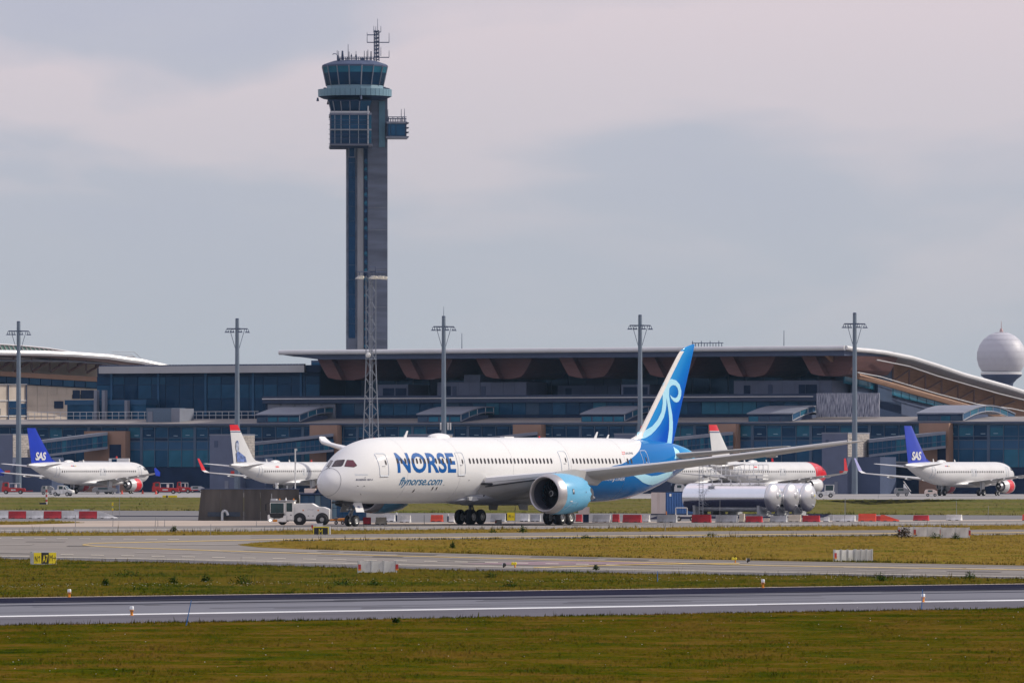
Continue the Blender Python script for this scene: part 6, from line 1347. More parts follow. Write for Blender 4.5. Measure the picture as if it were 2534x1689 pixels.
# ---- barriers, each its own object
def jersey(L, h, m, name='barrier', ramp=0, wb=.56):
    mb = MB(); pr = [(-wb / 2, 0), (-wb / 2, h * .12), (-wb * .30, h * .38), (-.10, h), (.10, h), (wb * .30, h * .38), (wb / 2, h * .12), (wb / 2, 0)]
    if not ramp: mb.loft([[(x, y, z) for y, z in pr] for x in (-L / 2, L / 2)])
    else:
        lo = [(y * (1 if z > h * .2 else 1), min(z, .12)) for y, z in pr]
        a, b = (-L / 2, L / 2)
        mb.loft([[(a, y, z) for y, z in pr], [(a + L * .18, y, z) for y, z in pr], [(b, y, z) for y, z in lo]])
    bm_ = mb.build(name, m, None, bevel=.025)
    for x in (-.25, .25):
        f = MB().box(L * x - .15, L * x + .15, -wb / 2 - .012, -wb / 2 + .02, .0, .07).build('fork_slot', m_black, bm_)
    return bm_
BL = [  # x0, x1, base row, height in rows, colour, label
 (-22, 21, 1282.5, 18.5, m_bwh, 'white barrier at the left edge, first of the striped row'), (21.5, 64.5, 1282.5, 18.5, m_bred, 'red barrier, leftmost red one of the striped row at left'),
 (65, 108, 1282.5, 18.5, m_bwh, 'white barrier between the first two red ones of the striped row'), (108.5, 152.3, 1282.5, 18.5, m_bred, 'red barrier in the middle of the striped row at left'),
 (152.8, 195.3, 1282.5, 18.5, m_bwh, 'white barrier between the last two red ones of the striped row'), (195.8, 240, 1282.5, 18.3, m_bred, 'red barrier beside the sloping white end piece at left'),
 (240.5, 290, 1282.5, 18, m_bwh, 'white barrier end piece sloping down to the ground'),
 (830, 854, 1285, 16, m_bpla, 'bright red plastic barrier behind the orange towbar'), (898.5, 918, 1297, 18, m_bred, 'dark red barrier just right of the nose wheel'),
 (928, 958, 1297, 18, m_bbei, 'beige concrete barrier right of the nose wheel'), (949, 979, 1289.5, 16.5, m_bwh, 'white barrier under the far engine'),
 (988, 1018, 1292, 18, m_bwh, 'white barrier standing alone between the nose wheel and an orange one'), (1065, 1098, 1290, 17, m_bpla, 'orange red barrier left of the far main wheels'),
 (1111, 1126, 1292, 17, m_bwh, 'short white barrier touching the far main wheels in view'), (1213, 1254, 1291, 20, m_bcon, 'grey concrete barrier left of the yellow sign'),
 (1286, 1311, 1289.5, 18.5, m_bwh, 'white block shaped barrier right of the yellow sign'), (1312, 1340, 1290, 18, m_bcon, 'grey concrete barrier left of the near main wheels'),
 (1424, 1442, 1290.5, 19, m_bred, 'red barrier right behind the near main wheels'), (1465, 1513, 1291.5, 19, m_bcon, 'grey concrete barrier right of the black cabinet'),
 (1514.5, 1534, 1291.5, 20.5, m_bred, 'short red barrier between a grey and a longer red one'), (1540, 1589, 1292, 19.5, m_bred, 'long red barrier left of the blue container'),
 (1590, 1610, 1291, 17.5, m_bwh, 'small white barrier in front of the container door'), (1625, 1677, 1292, 19.5, m_bcon, 'pale grey barrier in front of the blue container'),
 (1711, 1761, 1292, 19.5, m_bred, 'red barrier below the ladder of the silver tanks'), (1770, 1826, 1291.5, 17.5, m_bcon, 'stained grey barrier below the middle of the silver tank'),
 (1829, 1844, 1291.5, 21.5, m_bbei, 'narrow tall cream barrier below the silver tank'), (1844.5, 1888, 1291.5, 15.5, m_bred, 'low red barrier below the silver tank'),
 (1892, 1904, 1291, 9.5, m_bbei, 'very low cream block between a red and a grey barrier'), (1905, 1949, 1291, 15.5, m_bcon, 'grey barrier below the first round tank end'),
 (1949.5, 1984, 1290.5, 18, m_bbei, 'cream barrier below the middle round tank end'), (1985, 2030, 1290.5, 16, m_bred, 'dark red barrier below the last round tank end'),
 (2038, 2053, 1290, 11.5, m_bwh, 'short white block right of the dark red barrier'), (2060, 2118, 1289.5, 15, m_bwh, 'long white barrier left of the bright red ones at right'),
 (2123.5, 2169, 1289, 19, m_bpla, 'bright red barrier beside the sloping red end piece'), (2169.5, 2178, 1288.5, 13, m_bred, 'small dark red block between two bright red barriers'),
 (2178.5, 2226, 1289, 16, m_bpla, 'bright red barrier end piece sloping down to the right'), (2259, 2300, 1287.5, 13.5, m_bred, 'red barrier standing alone at right'),
 (2341, 2382, 1287, 14.5, m_bwh, 'white barrier standing alone at right'), (2529, 2560, 1287, 15, m_bpla, 'orange barrier cut by the right edge')]
for x0, x1, yb, hr, m, lab in BL:
    p = G((x0 + x1) / 2, yb); sc_ = p.y / FPX; rp = 'sloping' in lab and 'beside' not in lab
    rz_ = random.uniform(-.42, -.26) if x0 > 900 and not rp else (random.uniform(-.16, .04) if x0 > 300 else random.uniform(-.03, .03))
    o = jersey(max(.5, ((x1 - x0) * sc_ - .5 * math.sin(-rz_)) / math.cos(rz_)), hr * sc_, m, ramp=rp); o.location = p; o.rotation_euler = (0, 0, rz_)
    tag(o, lab, 'barrier', 'barriers along the perimeter road')
# ---- aircraft tug and towbar
tp = G(741, 1298); tug = thing('tow_tractor', 'white aircraft tow tractor with glazed cab in front of the airliner nose', 'tow tractor', (0, 0, 0), 0)
sT = tp.y / FPX; thT = R(25); cT, qT = math.cos(thT), math.sin(thT)
tug.location = W(662, HOR, tp.y) - Vector((0, 0, CH)); tug.rotation_euler = (0, 0, -R(4))
Lt = 153 * sT
MB().prism([(1.55, .1, .5), (Lt, .1, .5), (Lt, .1, 1.42), (Lt - .5, .1, 1.62), (Lt - 1.1, .1, 1.66), (Lt - 1.6, .1, 1.95), (1.75, .1, 1.95), (1.55, .1, 1.6)], (0, 2.2, 0)).build('body', m_tugw, tug, bevel=.04)
MB().prism([(.06, -.25, .32), (1.75, -.25, .26), (1.75, -.25, .86), (.2, -.25, .95), (.02, -.25, .92)], (0, 2.5, 0)).build('front_bumper', m_tugw, tug, bevel=.04)
MB().prism([(.20, -.275, 1.06), (1.56, -.275, 1.06), (1.45, -.275, .70), (1.1, -.275, .60), (.6, -.275, .60), (.28, -.275, .72)], (0, .3, 0)).build('dark_front_panel', m_black, tug)
cab = MB().prism([(.26, -.2, .95), (1.62, -.2, .95), (1.62, -.2, 2.06), (.24, -.2, 2.06)], (0, 1.5, 0)).build('cab', m_tugw, tug, bevel=.03)
MB().box(.30, 1.50, -.235, -.19, 1.08, 1.98).build('windscreen', m_tugg, tug, bevel=.02); MB().box(.86, .90, -.25, -.2, 1.05, 2.0).build('wiper', m_black, tug)
MB().box(1.63, 2.42, -.08, 1.6, .42, 2.14).build('cab_side', m_tugw, tug, bevel=.03)
MB().box(1.74, 2.26, -.115, -.07, 1.22, 2.0).build('side_window', m_tugg, tug, bevel=.02); MB().box(1.70, 2.36, -.10, -.08, .5, 1.18).build('cab_door', m_tugw, tug, bevel=.01)
MB().box(2.1, 2.2, -.14, -.1, .86, .95).build('door_handle', m_black, tug)
MB().box(.24, 2.5, -.22, 1.62, 2.15, 2.24).build('cab_roof', m_lgrey, tug, bevel=.03); MB().box(.3, .8, -.1, 1.2, 2.25, 2.38).build('roof_box', m_alu, tug)
for x in (1.08, 2.36): MB().lathe([(.06, 0), (.06, .1), (.03, .16)], (x, .3, 2.25), n=8).build('beacon', m_amber, tug)
MB().lathe([(.10, 0), (.06, .1), (.02, .26)], (1.66, .3, 2.24), n=8).build('beacon', m_tugw, tug); MB().tube((.36, .2, 2.3), (.36, .2, 2.85), .02, 5).build('mast_lamp', m_lgrey, tug)
for x, y in ((2.93, .06), (4.98, .06), (2.75, 2.25), (4.85, 2.25)):
    r = .50 if x < 4 else .50; w = wheel(tug, r, .36, (x, y + .0, r), .40); MB().lathe([(.585, -.005), (.585, .10)], (x, y + .03 if y < 1 else y, r + .03), (0, 1, 0), 24).build('wheel_arch', m_black, tug)
wheel(tug, .42, .34, (1.35, .3, .42), .48); wheel(tug, .42, .34, (1.2, 1.9, .42), .48)
MB().box(.52, .92, -.30, -.25, .28, .5).build('tow_hook_plate', m_amber, tug, bevel=.02); MB().tube((.62, -.28, .5), (.62, -.28, .68), .03, 5).build('coupling_pin', m_black, tug)
MB().lathe([(.085, 0), (.07, .04)], (.28, -.27, .42), (0, -1, 0), 12).build('headlight', mat('headlight_glow', (.9, .9, .9), .2, noise=0, emit=((1, 1, .95), 3.0)), tug)
for x in (.33, 1.36): MB().lathe([(.06, 0), (.05, .05)], (x, -.22, .84), (0, -1, 0), 10).build('headlight', m_rim, tug)
for x in (3.25, 4.62): MB().box(x - .06, x + .06, .06, .11, 1.28, 1.38).build('side_marker', m_amber, tug)
MB().box(3.6, 4.3, .08, .11, .66, 1.24).build('side_hatch', m_tugw, tug); 
for x in (3.72, 4.15): MB().box(x - .05, x + .05, .06, .09, .8, .86).build('hatch_latch', m_black, tug)
bm_obj(text_bm('avinor', .0), 'operator_lettering', m_lgrey, tug, lambda x, y: (3.64 + .6 * x, .075, 1.34 + .14 * y))
MB().path([(.05, -.1, .95), (-.12, -.2, 1.2), (-.12, -.2, 1.9), (.24, -.1, 2.0)], .025, 5).build('mirror_arm', m_black, tug); MB().box(-.2, -.06, -.26, -.16, 1.3, 1.9).build('mirror', m_black, tug, bevel=.02)
tb_ = thing('towbar', 'orange towbar on small wheels between tractor and nose wheel', 'towbar', G(843, 1297), 0)
sB = YG(1297) / FPX
MB().tube((-27 * sB, 0, .42), (22 * sB, .1, .46), .09, 8).build('bar', m_orange, tb_); MB().tube((-6 * sB, .05, .44), (20 * sB, .1, .47), .15, 8).build('shock_sleeve', m_orange, tb_)
MB().tube((22 * sB, .1, .46), (25 * sB, .1, .46), .06, 6).build('tow_head', m_lgrey, tb_); MB().box(-16 * sB, -8 * sB, -.25, .25, .5, .68).build('wheel_carriage', m_dgrey, tb_, bevel=.02)
for x in (-11, 5): wheel(tb_, .17, .12, (x * sB, -.2, .17), .5); MB().tube((x * sB, -.2, .17), (x * sB, 0, .45), .04, 5).build('wheel_strut', m_dgrey, tb_)
# ---- signs
def lettering(s, par, m, x0, x1, z0, z1, y, nm='letter', bold=.0): bm_obj(text_bm(s, bold), nm, m, par, lambda a, b: (x0 + (x1 - x0) * a, y, z0 + (z1 - z0) * b))
def arrow(par, m, x0, x1, z0, z1, y, up):
    mb = MB(); f = (lambda a, b: (x0 + (x1 - x0) * a, y, z0 + (z1 - z0) * b)) if not up else (lambda a, b: (x0 + (x1 - x0) * b, y, z0 + (z1 - z0) * a))
    mb.add([f(0, .44), f(.9, .44), f(.9, .56), f(0, .56)], [(0, 1, 2, 3)]); mb.add([f(.55, .12), f(.66, .12), f(1, .5), f(.66, .88), f(.55, .88), f(.84, .5)], [(0, 1, 2, 5), (5, 2, 3, 4)]); mb.build('arrow', m, par)
p = G(80, 1398); pe = G(138, 1394); ang = math.atan2(pe.y - p.y, pe.x - p.x); Ls = 2.7; ang = .42; s5 = p.y / FPX; Ls = 58 * s5 / math.cos(ang); Hs = 34 * s5
sg = thing('taxiway_sign', 'yellow and black taxiway sign reading N, A7 and M with arrows', 'sign', p, ang, 'taxiway signs')
MB().box(0, Ls, 0, .32, .06, Hs).build('housing', m_alu, sg)
c3 = Ls * .06; w3 = (Ls - c3) / 3
for i, m in enumerate((m_signy, m_signb, m_signy)): MB().box(c3 + w3 * i * .99, c3 + w3 * (i + 1) * .99 - .005, -.02, 0, .1, Hs - .06).build('panel', m, sg)
lettering('N', sg, m_signb, c3 + w3 * .13, c3 + w3 * .47, Hs * .24, Hs * .70, -.025, bold=.01); arrow(sg, m_signb, c3 + w3 * .52, c3 + w3 * .9, Hs * .24, Hs * .72, -.025, True)
lettering('A7', sg, m_signy, c3 + w3 * 1.14, c3 + w3 * 1.84, Hs * .22, Hs * .76, -.025, bold=.02)
lettering('M', sg, m_signb, c3 + w3 * 2.08, c3 + w3 * 2.47, Hs * .3, Hs * .76, -.025); arrow(sg, m_signb, c3 + w3 * 2.5, c3 + w3 * 2.92, Hs * .33, Hs * .72, -.025, False)
for x in (.3, Ls - .3): MB().tube((x, .15, -.05), (x, .15, .1), .05, 6).build('leg', m_lgrey, sg)
p = G(775, 1322.5); s5 = p.y / FPX; Ls, Hs = 39 * s5, 21 * s5
sg = thing('taxiway_sign', 'black taxiway sign with yellow border reading M below the tow tractor', 'sign', p, -.12, 'taxiway signs')
MB().box(0, Ls + .1, 0, .35, .05, Hs).build('housing', m_alu, sg); MB().box(0, Ls, -.02, 0, .06, Hs - .02).build('border', m_signy, sg); MB().box(.07, Ls - .07, -.035, -.02, .04, Hs - .1).build('panel', m_signb, sg)
lettering('M', sg, m_signy, Ls * .37, Ls * .6, Hs * .06, Hs * .72, -.04)
for x in (.3, Ls - .3): MB().tube((x, .15, -.05), (x, .15, .06), .05, 6).build('leg', m_lgrey, sg)
p = G(1255, 1291.5); s5 = p.y / FPX
sg = thing('direction_sign', 'yellow sign with black P1 and arrow between the main wheels', 'sign', p, 0.05, 'taxiway signs')
MB().box(0, 19 * s5, 0, .3, 4 * s5, 24 * s5).build('panel', m_signy, sg, bevel=.02); MB().box(-3 * s5, 0, .05, .3, 4 * s5, 22 * s5).build('side_plate', m_signb, sg)
lettering('P1', sg, m_signb, 4 * s5, 9 * s5, 11 * s5, 18 * s5, -.03, bold=.02); arrow(sg, m_signb, 10.5 * s5, 16 * s5, 11.5 * s5, 16.5 * s5, -.03, False)
for x in (2, 17): MB().tube((x * s5, .15, 0), (x * s5, .15, 4.2 * s5), .05, 5).build('leg', m_lgrey, sg)
# ---- white marker boards
def boards(px0, px1, yb, yt, n, ang, label, refl=(0,)):
    p = G(px0, yb); s = p.y / FPX; L = (px1 - px0) * s / math.cos(ang); h = (yb - yt) * s
    o = thing('marker_board', label, 'marker board', p, ang, 'white marker boards on the grass')
    w = L / n
    pl = MB_mesh(MB().box(.04, w - .04, 0, .03, .05, h), 'board', m_bwh); po = MB_mesh(MB().box(-.035, .035, -.03, .12, -.03, h + .03), 'post', m_alu)
    for i in range(n): inst('board', pl, o, (i * w, 0, 0))
    for i in range(n + 1): inst('post', po, o, (i * w, 0, 0))
    for i in refl:
        r = MB().box(i * w - .05, i * w + .10, -.045, -.03, h * .25, h * .75).build('reflector', m_chev, o); MB().box(i * w - .05, i * w + .10, -.05, -.045, h * .25, h * .36).build('reflector_band', m_amber, r)
    return o
boards(888, 980, 1418, 1388, 3, .36, 'white marker board of three panels beside the taxiway', (0, 3))
boards(2066, 2116, 1389, 1360, 3, .55, 'left unit of the two white marker boards on the dry island', (0,))
boards(2118, 2159, 1389, 1359, 3, .35, 'right unit of the two white marker boards on the dry island', ())
boards(2224, 2262, 1328, 1303, 1, .2, 'white marker board half hidden by a bush at right', (0, 1)); boards(2263, 2328, 1328.5, 1303, 2, .2, 'middle white marker board with two panels at right', (0, 2)); boards(2329, 2399, 1331.5, 1304.5, 2, .1, 'rightmost white marker board with two wide panels', (2,))
boards(772, 798, 1311, 1294, 1, .1, 'small white marker board standing behind the M sign', (0,)); boards(1226, 1241, 1296, 1285, 1, .1, 'tiny white marker board in front of the grey barrier', (0,))
boards(184, 220, 1275, 1259.5, 1, .05, 'white marker board behind the striped barriers', ())
# ---- runway and taxiway lights, stakes
def edge_light(px, yb, yt, label):
    p = G(px, yb); h = (yb - yt) * p.y / FPX; o = thing('runway_light', label, 'runway light', p, 0, 'runway edge lights')
    MB().lathe([(.07, -.02), (.07, .02), (.05, .03), (.05, h * .3), (.06, h * .45), (.085, h * .56), (.09, h * .62)], n=12).build('base', m_orange, o, smooth=True)
    MB().lathe([(.075, h * .621), (.078, h * .68), (.078, h * .93), (.06, h)], n=12).build('lens', mat('frosted_lens', (.75, .78, .80), .2, noise=0), o, smooth=True); MB().lathe([(.105, h * .5), (.105, h * .53)], n=12).build('collar', m_dgrey, o)
edge_light(171.5, 1477, 1456.5, 'orange runway light on the far grass edge, leftmost of four'); edge_light(326, 1522, 1499, 'orange runway light on the near side left of the blue stake')
edge_light(1888, 1453.5, 1432, 'orange runway light on the far grass edge at right'); edge_light(2284.5, 1489, 1468, 'orange runway light beside the upright blue stake')
def stake(pxb, yb, pxt, yt, label, m=m_blue, r=.022, tilt=0):
    p = G(pxb, yb); s = p.y / FPX; o = MB().tube((0, 0, -.05), ((pxt - pxb) * s, tilt, (yb - yt) * s), r, 6, r * .7).build('marker_stake', m)
    o.location = p; return tag(o, label, 'stake', 'thin marker stakes')
stake(460, 1547, 473.5, 1484, 'leaning blue stake at the near runway edge'); stake(2280.5, 1508, 2283, 1457, 'upright blue stake at the near runway edge'); stake(1627, 1440, 1627, 1412, 'short dark blue stake beside the taxiway')
SL = ['thin grey stake in front of the striped barriers', 'short thin stake right of the striped barriers', 'left stake of three close together near the bunker', 'middle stake of three close together near the bunker', 'right stake of three close together near the bunker', 'thin stake on the verge below the bunker', 'thin stake in front of the right part of the bunker', 'thin stake on the narrow verge below the blue container', 'left pole of a close pair right of the silver tanks', 'right pole of a close pair right of the silver tanks', 'tall thin pole beside the sloping white barrier end', 'tall thin pole in front of the silver tank', 'tall thin pole in front of the lone white barrier at right', 'thin pole near the right edge beyond the barriers', 'short stake at the apron edge under the rightmost wing', 'thin stake left of the orange barrier', 'thin pole with pale top right of the yellow P1 sign']
for i, (x, a, b) in enumerate(((187, 1303, 1272), (279, 1303, 1284), (384, 1303, 1279), (391, 1303, 1284), (407, 1303, 1284), (521, 1323, 1296), (635, 1304, 1287), (1646, 1314, 1288), (2090, 1293, 1232), (2093, 1276, 1232), (295, 1283, 1229), (1781, 1292, 1237), (2367, 1287, 1238), (2445, 1286, 1251), (2173, 1233, 1222), (1050, 1296, 1273), (1274, 1296, 1246))):
    stake(x, a, x + (.8 if i % 3 else -.6), b, SL[i], m_dgrey, .03)
st_ = thing('marker_post', 'yellow and orange marker on a thin post behind the striped barriers', 'marker post', G(278.5, 1278))
s5 = YG(1278) / FPX; MB().tube((0, 0, 0), (0, 0, 37 * s5), .03, 5).build('post', m_dgrey, st_)
for a, b in ((27, 36), (15, 21)): MB().box(-.07, .07, -.03, .03, a * s5, b * s5).build('plate', m_signy, st_); MB().box(-.071, .071, -.031, .031, (a + 1) * s5, (a + 2) * s5).build('band', m_orange, st_)
def guard(px, yb, label, yellow):
    p = G(px, yb); s = p.y / FPX; o = thing('guard_light', label, 'guard light', p, 0, 'low guard lights at the taxiway')
    if yellow:
        for dx in (-3.4, 3.2): MB().lathe([(.07, 0), (.085, .05), (.085, .16), (.06, .18)], (dx * s, -.05, 9.4 * s), (0, -1, .1), 12).build('lamp', m_signy, o, smooth=True)
        MB().box(-6 * s, 6 * s, -.04, .04, 7.2 * s, 8.2 * s).build('bracket', m_orange, o)
        MB().tube((2.5 * s, 0, 0), (2.5 * s, 0, 8 * s), .04, 6).build('post', m_orange, o)
    else:
        MB().lathe([(.05, 0), (.10, .03), (.11, .12), (.06, .2)], (0, .08, 7 * s), (.5, -1, 0), 12).build('lamp', m_signb, o, smooth=True); MB().tube((0, 0, 0), (0, 0, 6 * s), .035, 6).build('post', m_signb, o)
        MB().lathe([(.09, 0), (.02, .02)], (-2.5 * s, -.02, 7.4 * s), (-1, -.3, 0), 10).build('hood', m_bwh, o)
guard(1246, 1403.5, 'black guard light left of the yellow pair on the taxiway', False); guard(1272, 1403.5, 'yellow twin guard light on the near side of the taxiway', True); guard(1817, 1391.5, 'yellow twin guard light on the far side of the taxiway', True); guard(1850, 1391.5, 'black guard light right of the far yellow pair', False)
rw = thing('wind_marker', 'red and white banded post with a lamp on the far grass at left', 'marker post', G(115, 1247)); s5 = YG(1247) / FPX
for i in range(6): MB().tube((0, 0, i * 6 * s5), (0, 0, (i + 1) * 6 * s5), .12, 8).build('band', m_chev if i % 2 else m_bwh, rw)
MB().box(-3 * s5, 2 * s5, -.2, .2, 37 * s5, 45 * s5).build('lamp_head', m_bwh, rw, bevel=.05); MB().box(-17 * s5, 0, -.3, .3, 0, 4 * s5).build('base_box', m_dark, rw)
# ---- bunker, kiosk, container, tanks
YB = YG(1287); sB = YB / FPX
bk = thing('blast_bunker', 'low brown concrete bunker with slanted left end behind the tow tractor', 'bunker', W(490, HOR, YB) - Vector((0, 0, CH)), R(2))
bx = lambda p: (p - 490) * sB
for i, (a, b) in enumerate(((490, 546), (546.6, 603), (603.6, 644), (644.6, 690), (690.6, 740))):
    q = [(bx(a), 0, 0), (bx(b), 0, 0), (bx(b), .15, 77 * sB), (bx(a + (8 if i == 0 else 0)), .15, 77 * sB)]
    MB().prism(q, (0, 5, 0)).build('wall_slab', m_rust, bk)
MB().box(bx(497), bx(742), .1, 5.1, 77 * sB, 78.5 * sB).build('cap', m_slate, bk)
MB().box(bx(514), bx(594), -.05, .05, 10 * sB, 21 * sB).build('recess_band', mat('recess_blue', (.045, .06, .085), .7, noise=.2), bk)
pp_ = [(bx(550), -.4, 0), (bx(550), -.4, 17 * sB)] + [(bx(556) - 6 * sB * math.cos(t), -.4, 17 * sB + 7 * sB * math.sin(t)) for t in np.linspace(.3, 2.6, 6)] + [(bx(564), -.4, 13 * sB)]
MB().path(pp_, .14, 8).build('vent_pipe', m_alu, bk, smooth=True)
for a, b in ((683, 78), (710, 110), (730, 95)): MB().tube((bx(a), .5, 78 * sB), (bx(a), .5, (78 + {683: 12, 710: 8, 730: 98}[a]) * sB), .05, 5).build('roof_pipe', m_alu, bk)
MB().lathe([(.16, 0), (.14, 10 * sB), (.2, 10.5 * sB), (.2, 14 * sB)], (bx(685), .8, 78.6 * sB), n=10).build('roof_vent', m_bwh, bk)
kp = thing('lamp_pole', 'thin pole with lamps standing on the bunker behind the airliner nose', 'lamp pole', W(731, HOR, YB + 2) - Vector((0, 0, CH)))
MB().tube((0, 0, 77 * sB), (0, 0, 176 * sB), .05, 6).build('pole', m_alu, kp); MB().box(-.1, .18, -.1, .1, 172 * sB, 178 * sB).build('lamp', m_bwh, kp, bevel=.02); MB().box(-.08, .08, -.1, .1, 140 * sB, 152 * sB).build('control_box', m_alu, kp)
kk = thing('glass_kiosk', 'blue glazed kiosk under the airliner nose with white posts', 'kiosk', W(742, HOR, YB) - Vector((0, 0, CH)), 0)
kx = lambda p: (p - 742) * sB
MB().box(kx(742), kx(905), .3, 4, 0, 64 * sB).build('core', m_dark, kk); MB().box(kx(740), kx(908), -.1, 4.2, 64 * sB, 68 * sB).build('roof', m_slate, kk)
for a, b, m in ((742, 764, m_kglass), (765, 779, m_kglass), (780, 793, m_kglas2), (794, 818, m_kglass), (822, 833, m_kglas2), (834, 847, m_kglass), (848, 866, m_kglass), (867, 885, m_kglass), (886, 904, m_kglass)):
    for z0, z1 in ((2, 30), (31, 62)): MB().box(kx(a), kx(b), .1, .2, z0 * sB, z1 * sB).build('glass_pane', m, kk)
for a in (741, 820): MB().box(kx(a), kx(a + 1.6), -.05, .2, 0, 64 * sB).build('post', m_bwh, kk)
MB().box(kx(753), kx(781), 0, 2.5, 68 * sB, 79 * sB).build('roof_box', m_contd, kk); MB().prism([(kx(775), 0, 68 * sB), (kx(840), 0, 68 * sB), (kx(840), 0, 70 * sB), (kx(788), 0, 80 * sB)], (0, 2, 0)).build('roof_wedge', m_dark, kk)
YC = 824.0; sC = YC / FPX
ct = thing('shipping_container', 'blue corrugated container with beige door end beside the silver tanks', 'container', W(1607, HOR, YC) - Vector((0, 0, CH)), R(30))
cl, cw_ = 62 * sC / math.cos(R(30)), 42 * sC
MB().box(0, 6.1, 0, 2.4, .15, 2.72).build('body', m_contb, ct)
ct.scale = (.93, .93, .93); ct.rotation_euler = (0, 0, R(44)); ct.location = W(1648, HOR, YC) - Vector((0, 0, CH))
for i in range(22): MB().box(.1 + i * .27, .1 + i * .27 + .14, -.06, 0, .3, 2.6).build('corrugation', m_contb, ct)
dm = MB().box(-.05, 0, .04, 2.36, .2, 2.66).build('door_end', m_contd, ct)
for y in (1.1, 1.3): MB().tube((-.07, y, .25), (-.07, y, 2.6), .02, 5).build('lock_bar', m_contd, dm)
MB().box(-.03, 6.12, -.03, 2.43, 2.66, 2.76).build('top_rail', m_dark, ct); MB().box(-.03, 6.12, -.03, 2.43, .05, .2).build('bottom_rail', m_dark, ct); MB().box(.5, .8, -.08, -.06, 2.2, 2.5).build('label_plate', m_bwh, ct)
MB().box(-.02, .06, -.08, 0, 0, .5).build('reflector', m_orange, ct)
m_capst = mat('brushed_tank_end', (.74, .73, .73), .28, .8, noise=.04, scale=.8)
YT = YG(1277); sT = YT / FPX; aT = R(-34)
def tank(k, px, label):
    o = thing('silver_tank', label, 'tank', W(px, HOR, YT + k * 3.2 * math.cos(R(34))) - Vector((0, 0, CH)), aT, 'silver tanks side by side')
    r = 1.50; zc = 1.98; Lc = 10.2
    MB().lathe([(r, -Lc), (r, 0)], (0, 0, zc), (1, 0, 0), 56, cap=False).build('shell', m_silver, o, smooth=True)
    hd = [(r, .0)] + [(r * math.cos(a), .62 * math.sin(a)) for a in np.linspace(.12, PI / 2, 9)]
    MB().lathe(hd, (0, 0, zc), (1, 0, 0), 56, cap=False).build('end_cap', m_capst, o, smooth=True); MB().lathe([(q, -h) for q, h in hd], (-Lc, 0, zc), (1, 0, 0), 56, cap=False).build('end_cap', m_silver, o, smooth=True)
    MB().lathe([(r + .012, -.09), (r + .03, -.05), (r + .012, -.01)], (0, 0, zc), (1, 0, 0), 56, cap=False).build('weld_band', m_alu, o, smooth=True)
    MB().lathe([(.30, .52), (.30, .635), (.27, .65), (.0, .655)], (0, .1, zc + .2), (1, 0, 0), 20).build('manhole', m_capst, o, smooth=True); MB().tube((.35, .35, zc - .85), (.62, .38, zc - .9), .11, 10).build('valve', m_alu, o)
    MB().box(.63 - .05, .64, .28, .50, zc + .1, zc + .32).build('hazard_plate', [mat('plate_teal', (.03, .35, .38), .4, noise=0), m_bwh, m_signy][k], o)
    for x in (-9.2, -1.2):
        MB().prism([(x, -1.2, .1), (x, 1.2, .1), (x, 1.25, 1.2), (x, .6, .62), (x, 0, .5), (x, -.6, .62), (x, -1.25, 1.2)], (.3, 0, 0)).build('saddle', m_bcon, o)
    MB().box(-9.6, -.6, -1.1, 1.1, 0, .14).build('plinth', m_bcon, o)
    return o
tk = tank(0, 1912, 'front silver tank with ladder and walkway, teal plate on its end'); tank(1, 1956, 'middle silver tank between the other two'); tank(2, 1998, 'rearmost silver tank with yellow plate on its end')
MB().box(-8.9, -8.6, -1.43, -1.40, 1.85, 2.05).build('blue_plate', m_contb, tk)
# walkway on top with ladder
wk = thing('tank_walkway', 'galvanised walkway with railings on top of the silver tanks', 'walkway', tk.location, aT)
x0w, x1w = -7.9, -.9; zd = 4.35
MB().box(x0w, x1w, -.45, .55, zd - .10, zd).build('deck', m_white, wk)
for y in (-.45, .55):
    for z in (zd + .55, zd + 1.1): MB().tube((x0w, y, z), (x1w, y, z), .035, 5).build('rail', m_white, wk)
    for i in range(7): x = x0w + (x1w - x0w) * i / 6; MB().tube((x, y, zd), (x, y, zd + 1.1), .035, 5).build('rail_post', m_white, wk)
for i in range(7):
    x = x0w + (x1w - x0w) * i / 6 + .2
    if x < x1w: MB().path([(x, -.2, zd - .1), (x, -.2, zd - .5), (x + .3, -.2, zd - .5), (x + .3, -.2, zd - .9)], .06, 5).build('pipe_leg', m_bwh, wk)
MB().box(x1w - 1.6, x1w, -.5, .6, zd - .48, zd - .34).build('pipe_tray', m_bwh, wk); MB().box(-5.1, -4.6, -.5, -.45, zd + .6, zd + 1.0).build('notice_plate', m_bbei, wk)
for dy in (-1.75, -1.55):
    pass
lx = -7.9
for dx in (-.24, .24): MB().tube((lx + dx, -1.62, .2), (lx + dx, -1.62, zd + 1.3), .035, 5).build('ladder_rail', m_rail, wk)
for i in range(17): MB().tube((lx - .24, -1.62, .4 + i * .3), (lx + .24, -1.62, .4 + i * .3), .022, 4).build('rung', m_rail, wk)
for i in range(5): MB().path([(lx + .35 * math.cos(a), -1.62 - .5 * math.sin(a), 2.6 + i * .7) for a in np.linspace(0, PI, 7)], .02, 4).build('cage_hoop', m_rail, wk)
MB().box(lx - .3, lx + .5, -1.6, -.45, zd - .08, zd).build('landing', m_rail, wk)
MB().box(-2, -.8, -3.2, -1.9, .3, 1.2).build('pump_skid', m_dgrey, wk) if False else None
tr = thing('flatbed_trailer', 'small dark trailer with silver frame between container and tank', 'trailer', W(1672, HOR, YG(1289)) - Vector((0, 0, CH)))
MB().box(-.3, 2.2, 0, 1.2, .45, .6).build('bed', m_alu, tr, bevel=.02); MB().path([(.0, 0, .6), (.0, 0, 1.3), (1.1, 0, 1.3), (1.1, 0, .6)], .05, 5).build('frame', m_alu, tr)
for x in (.3, 1.6): wheel(tr, .25, .18, (x, 0, .25), .5)
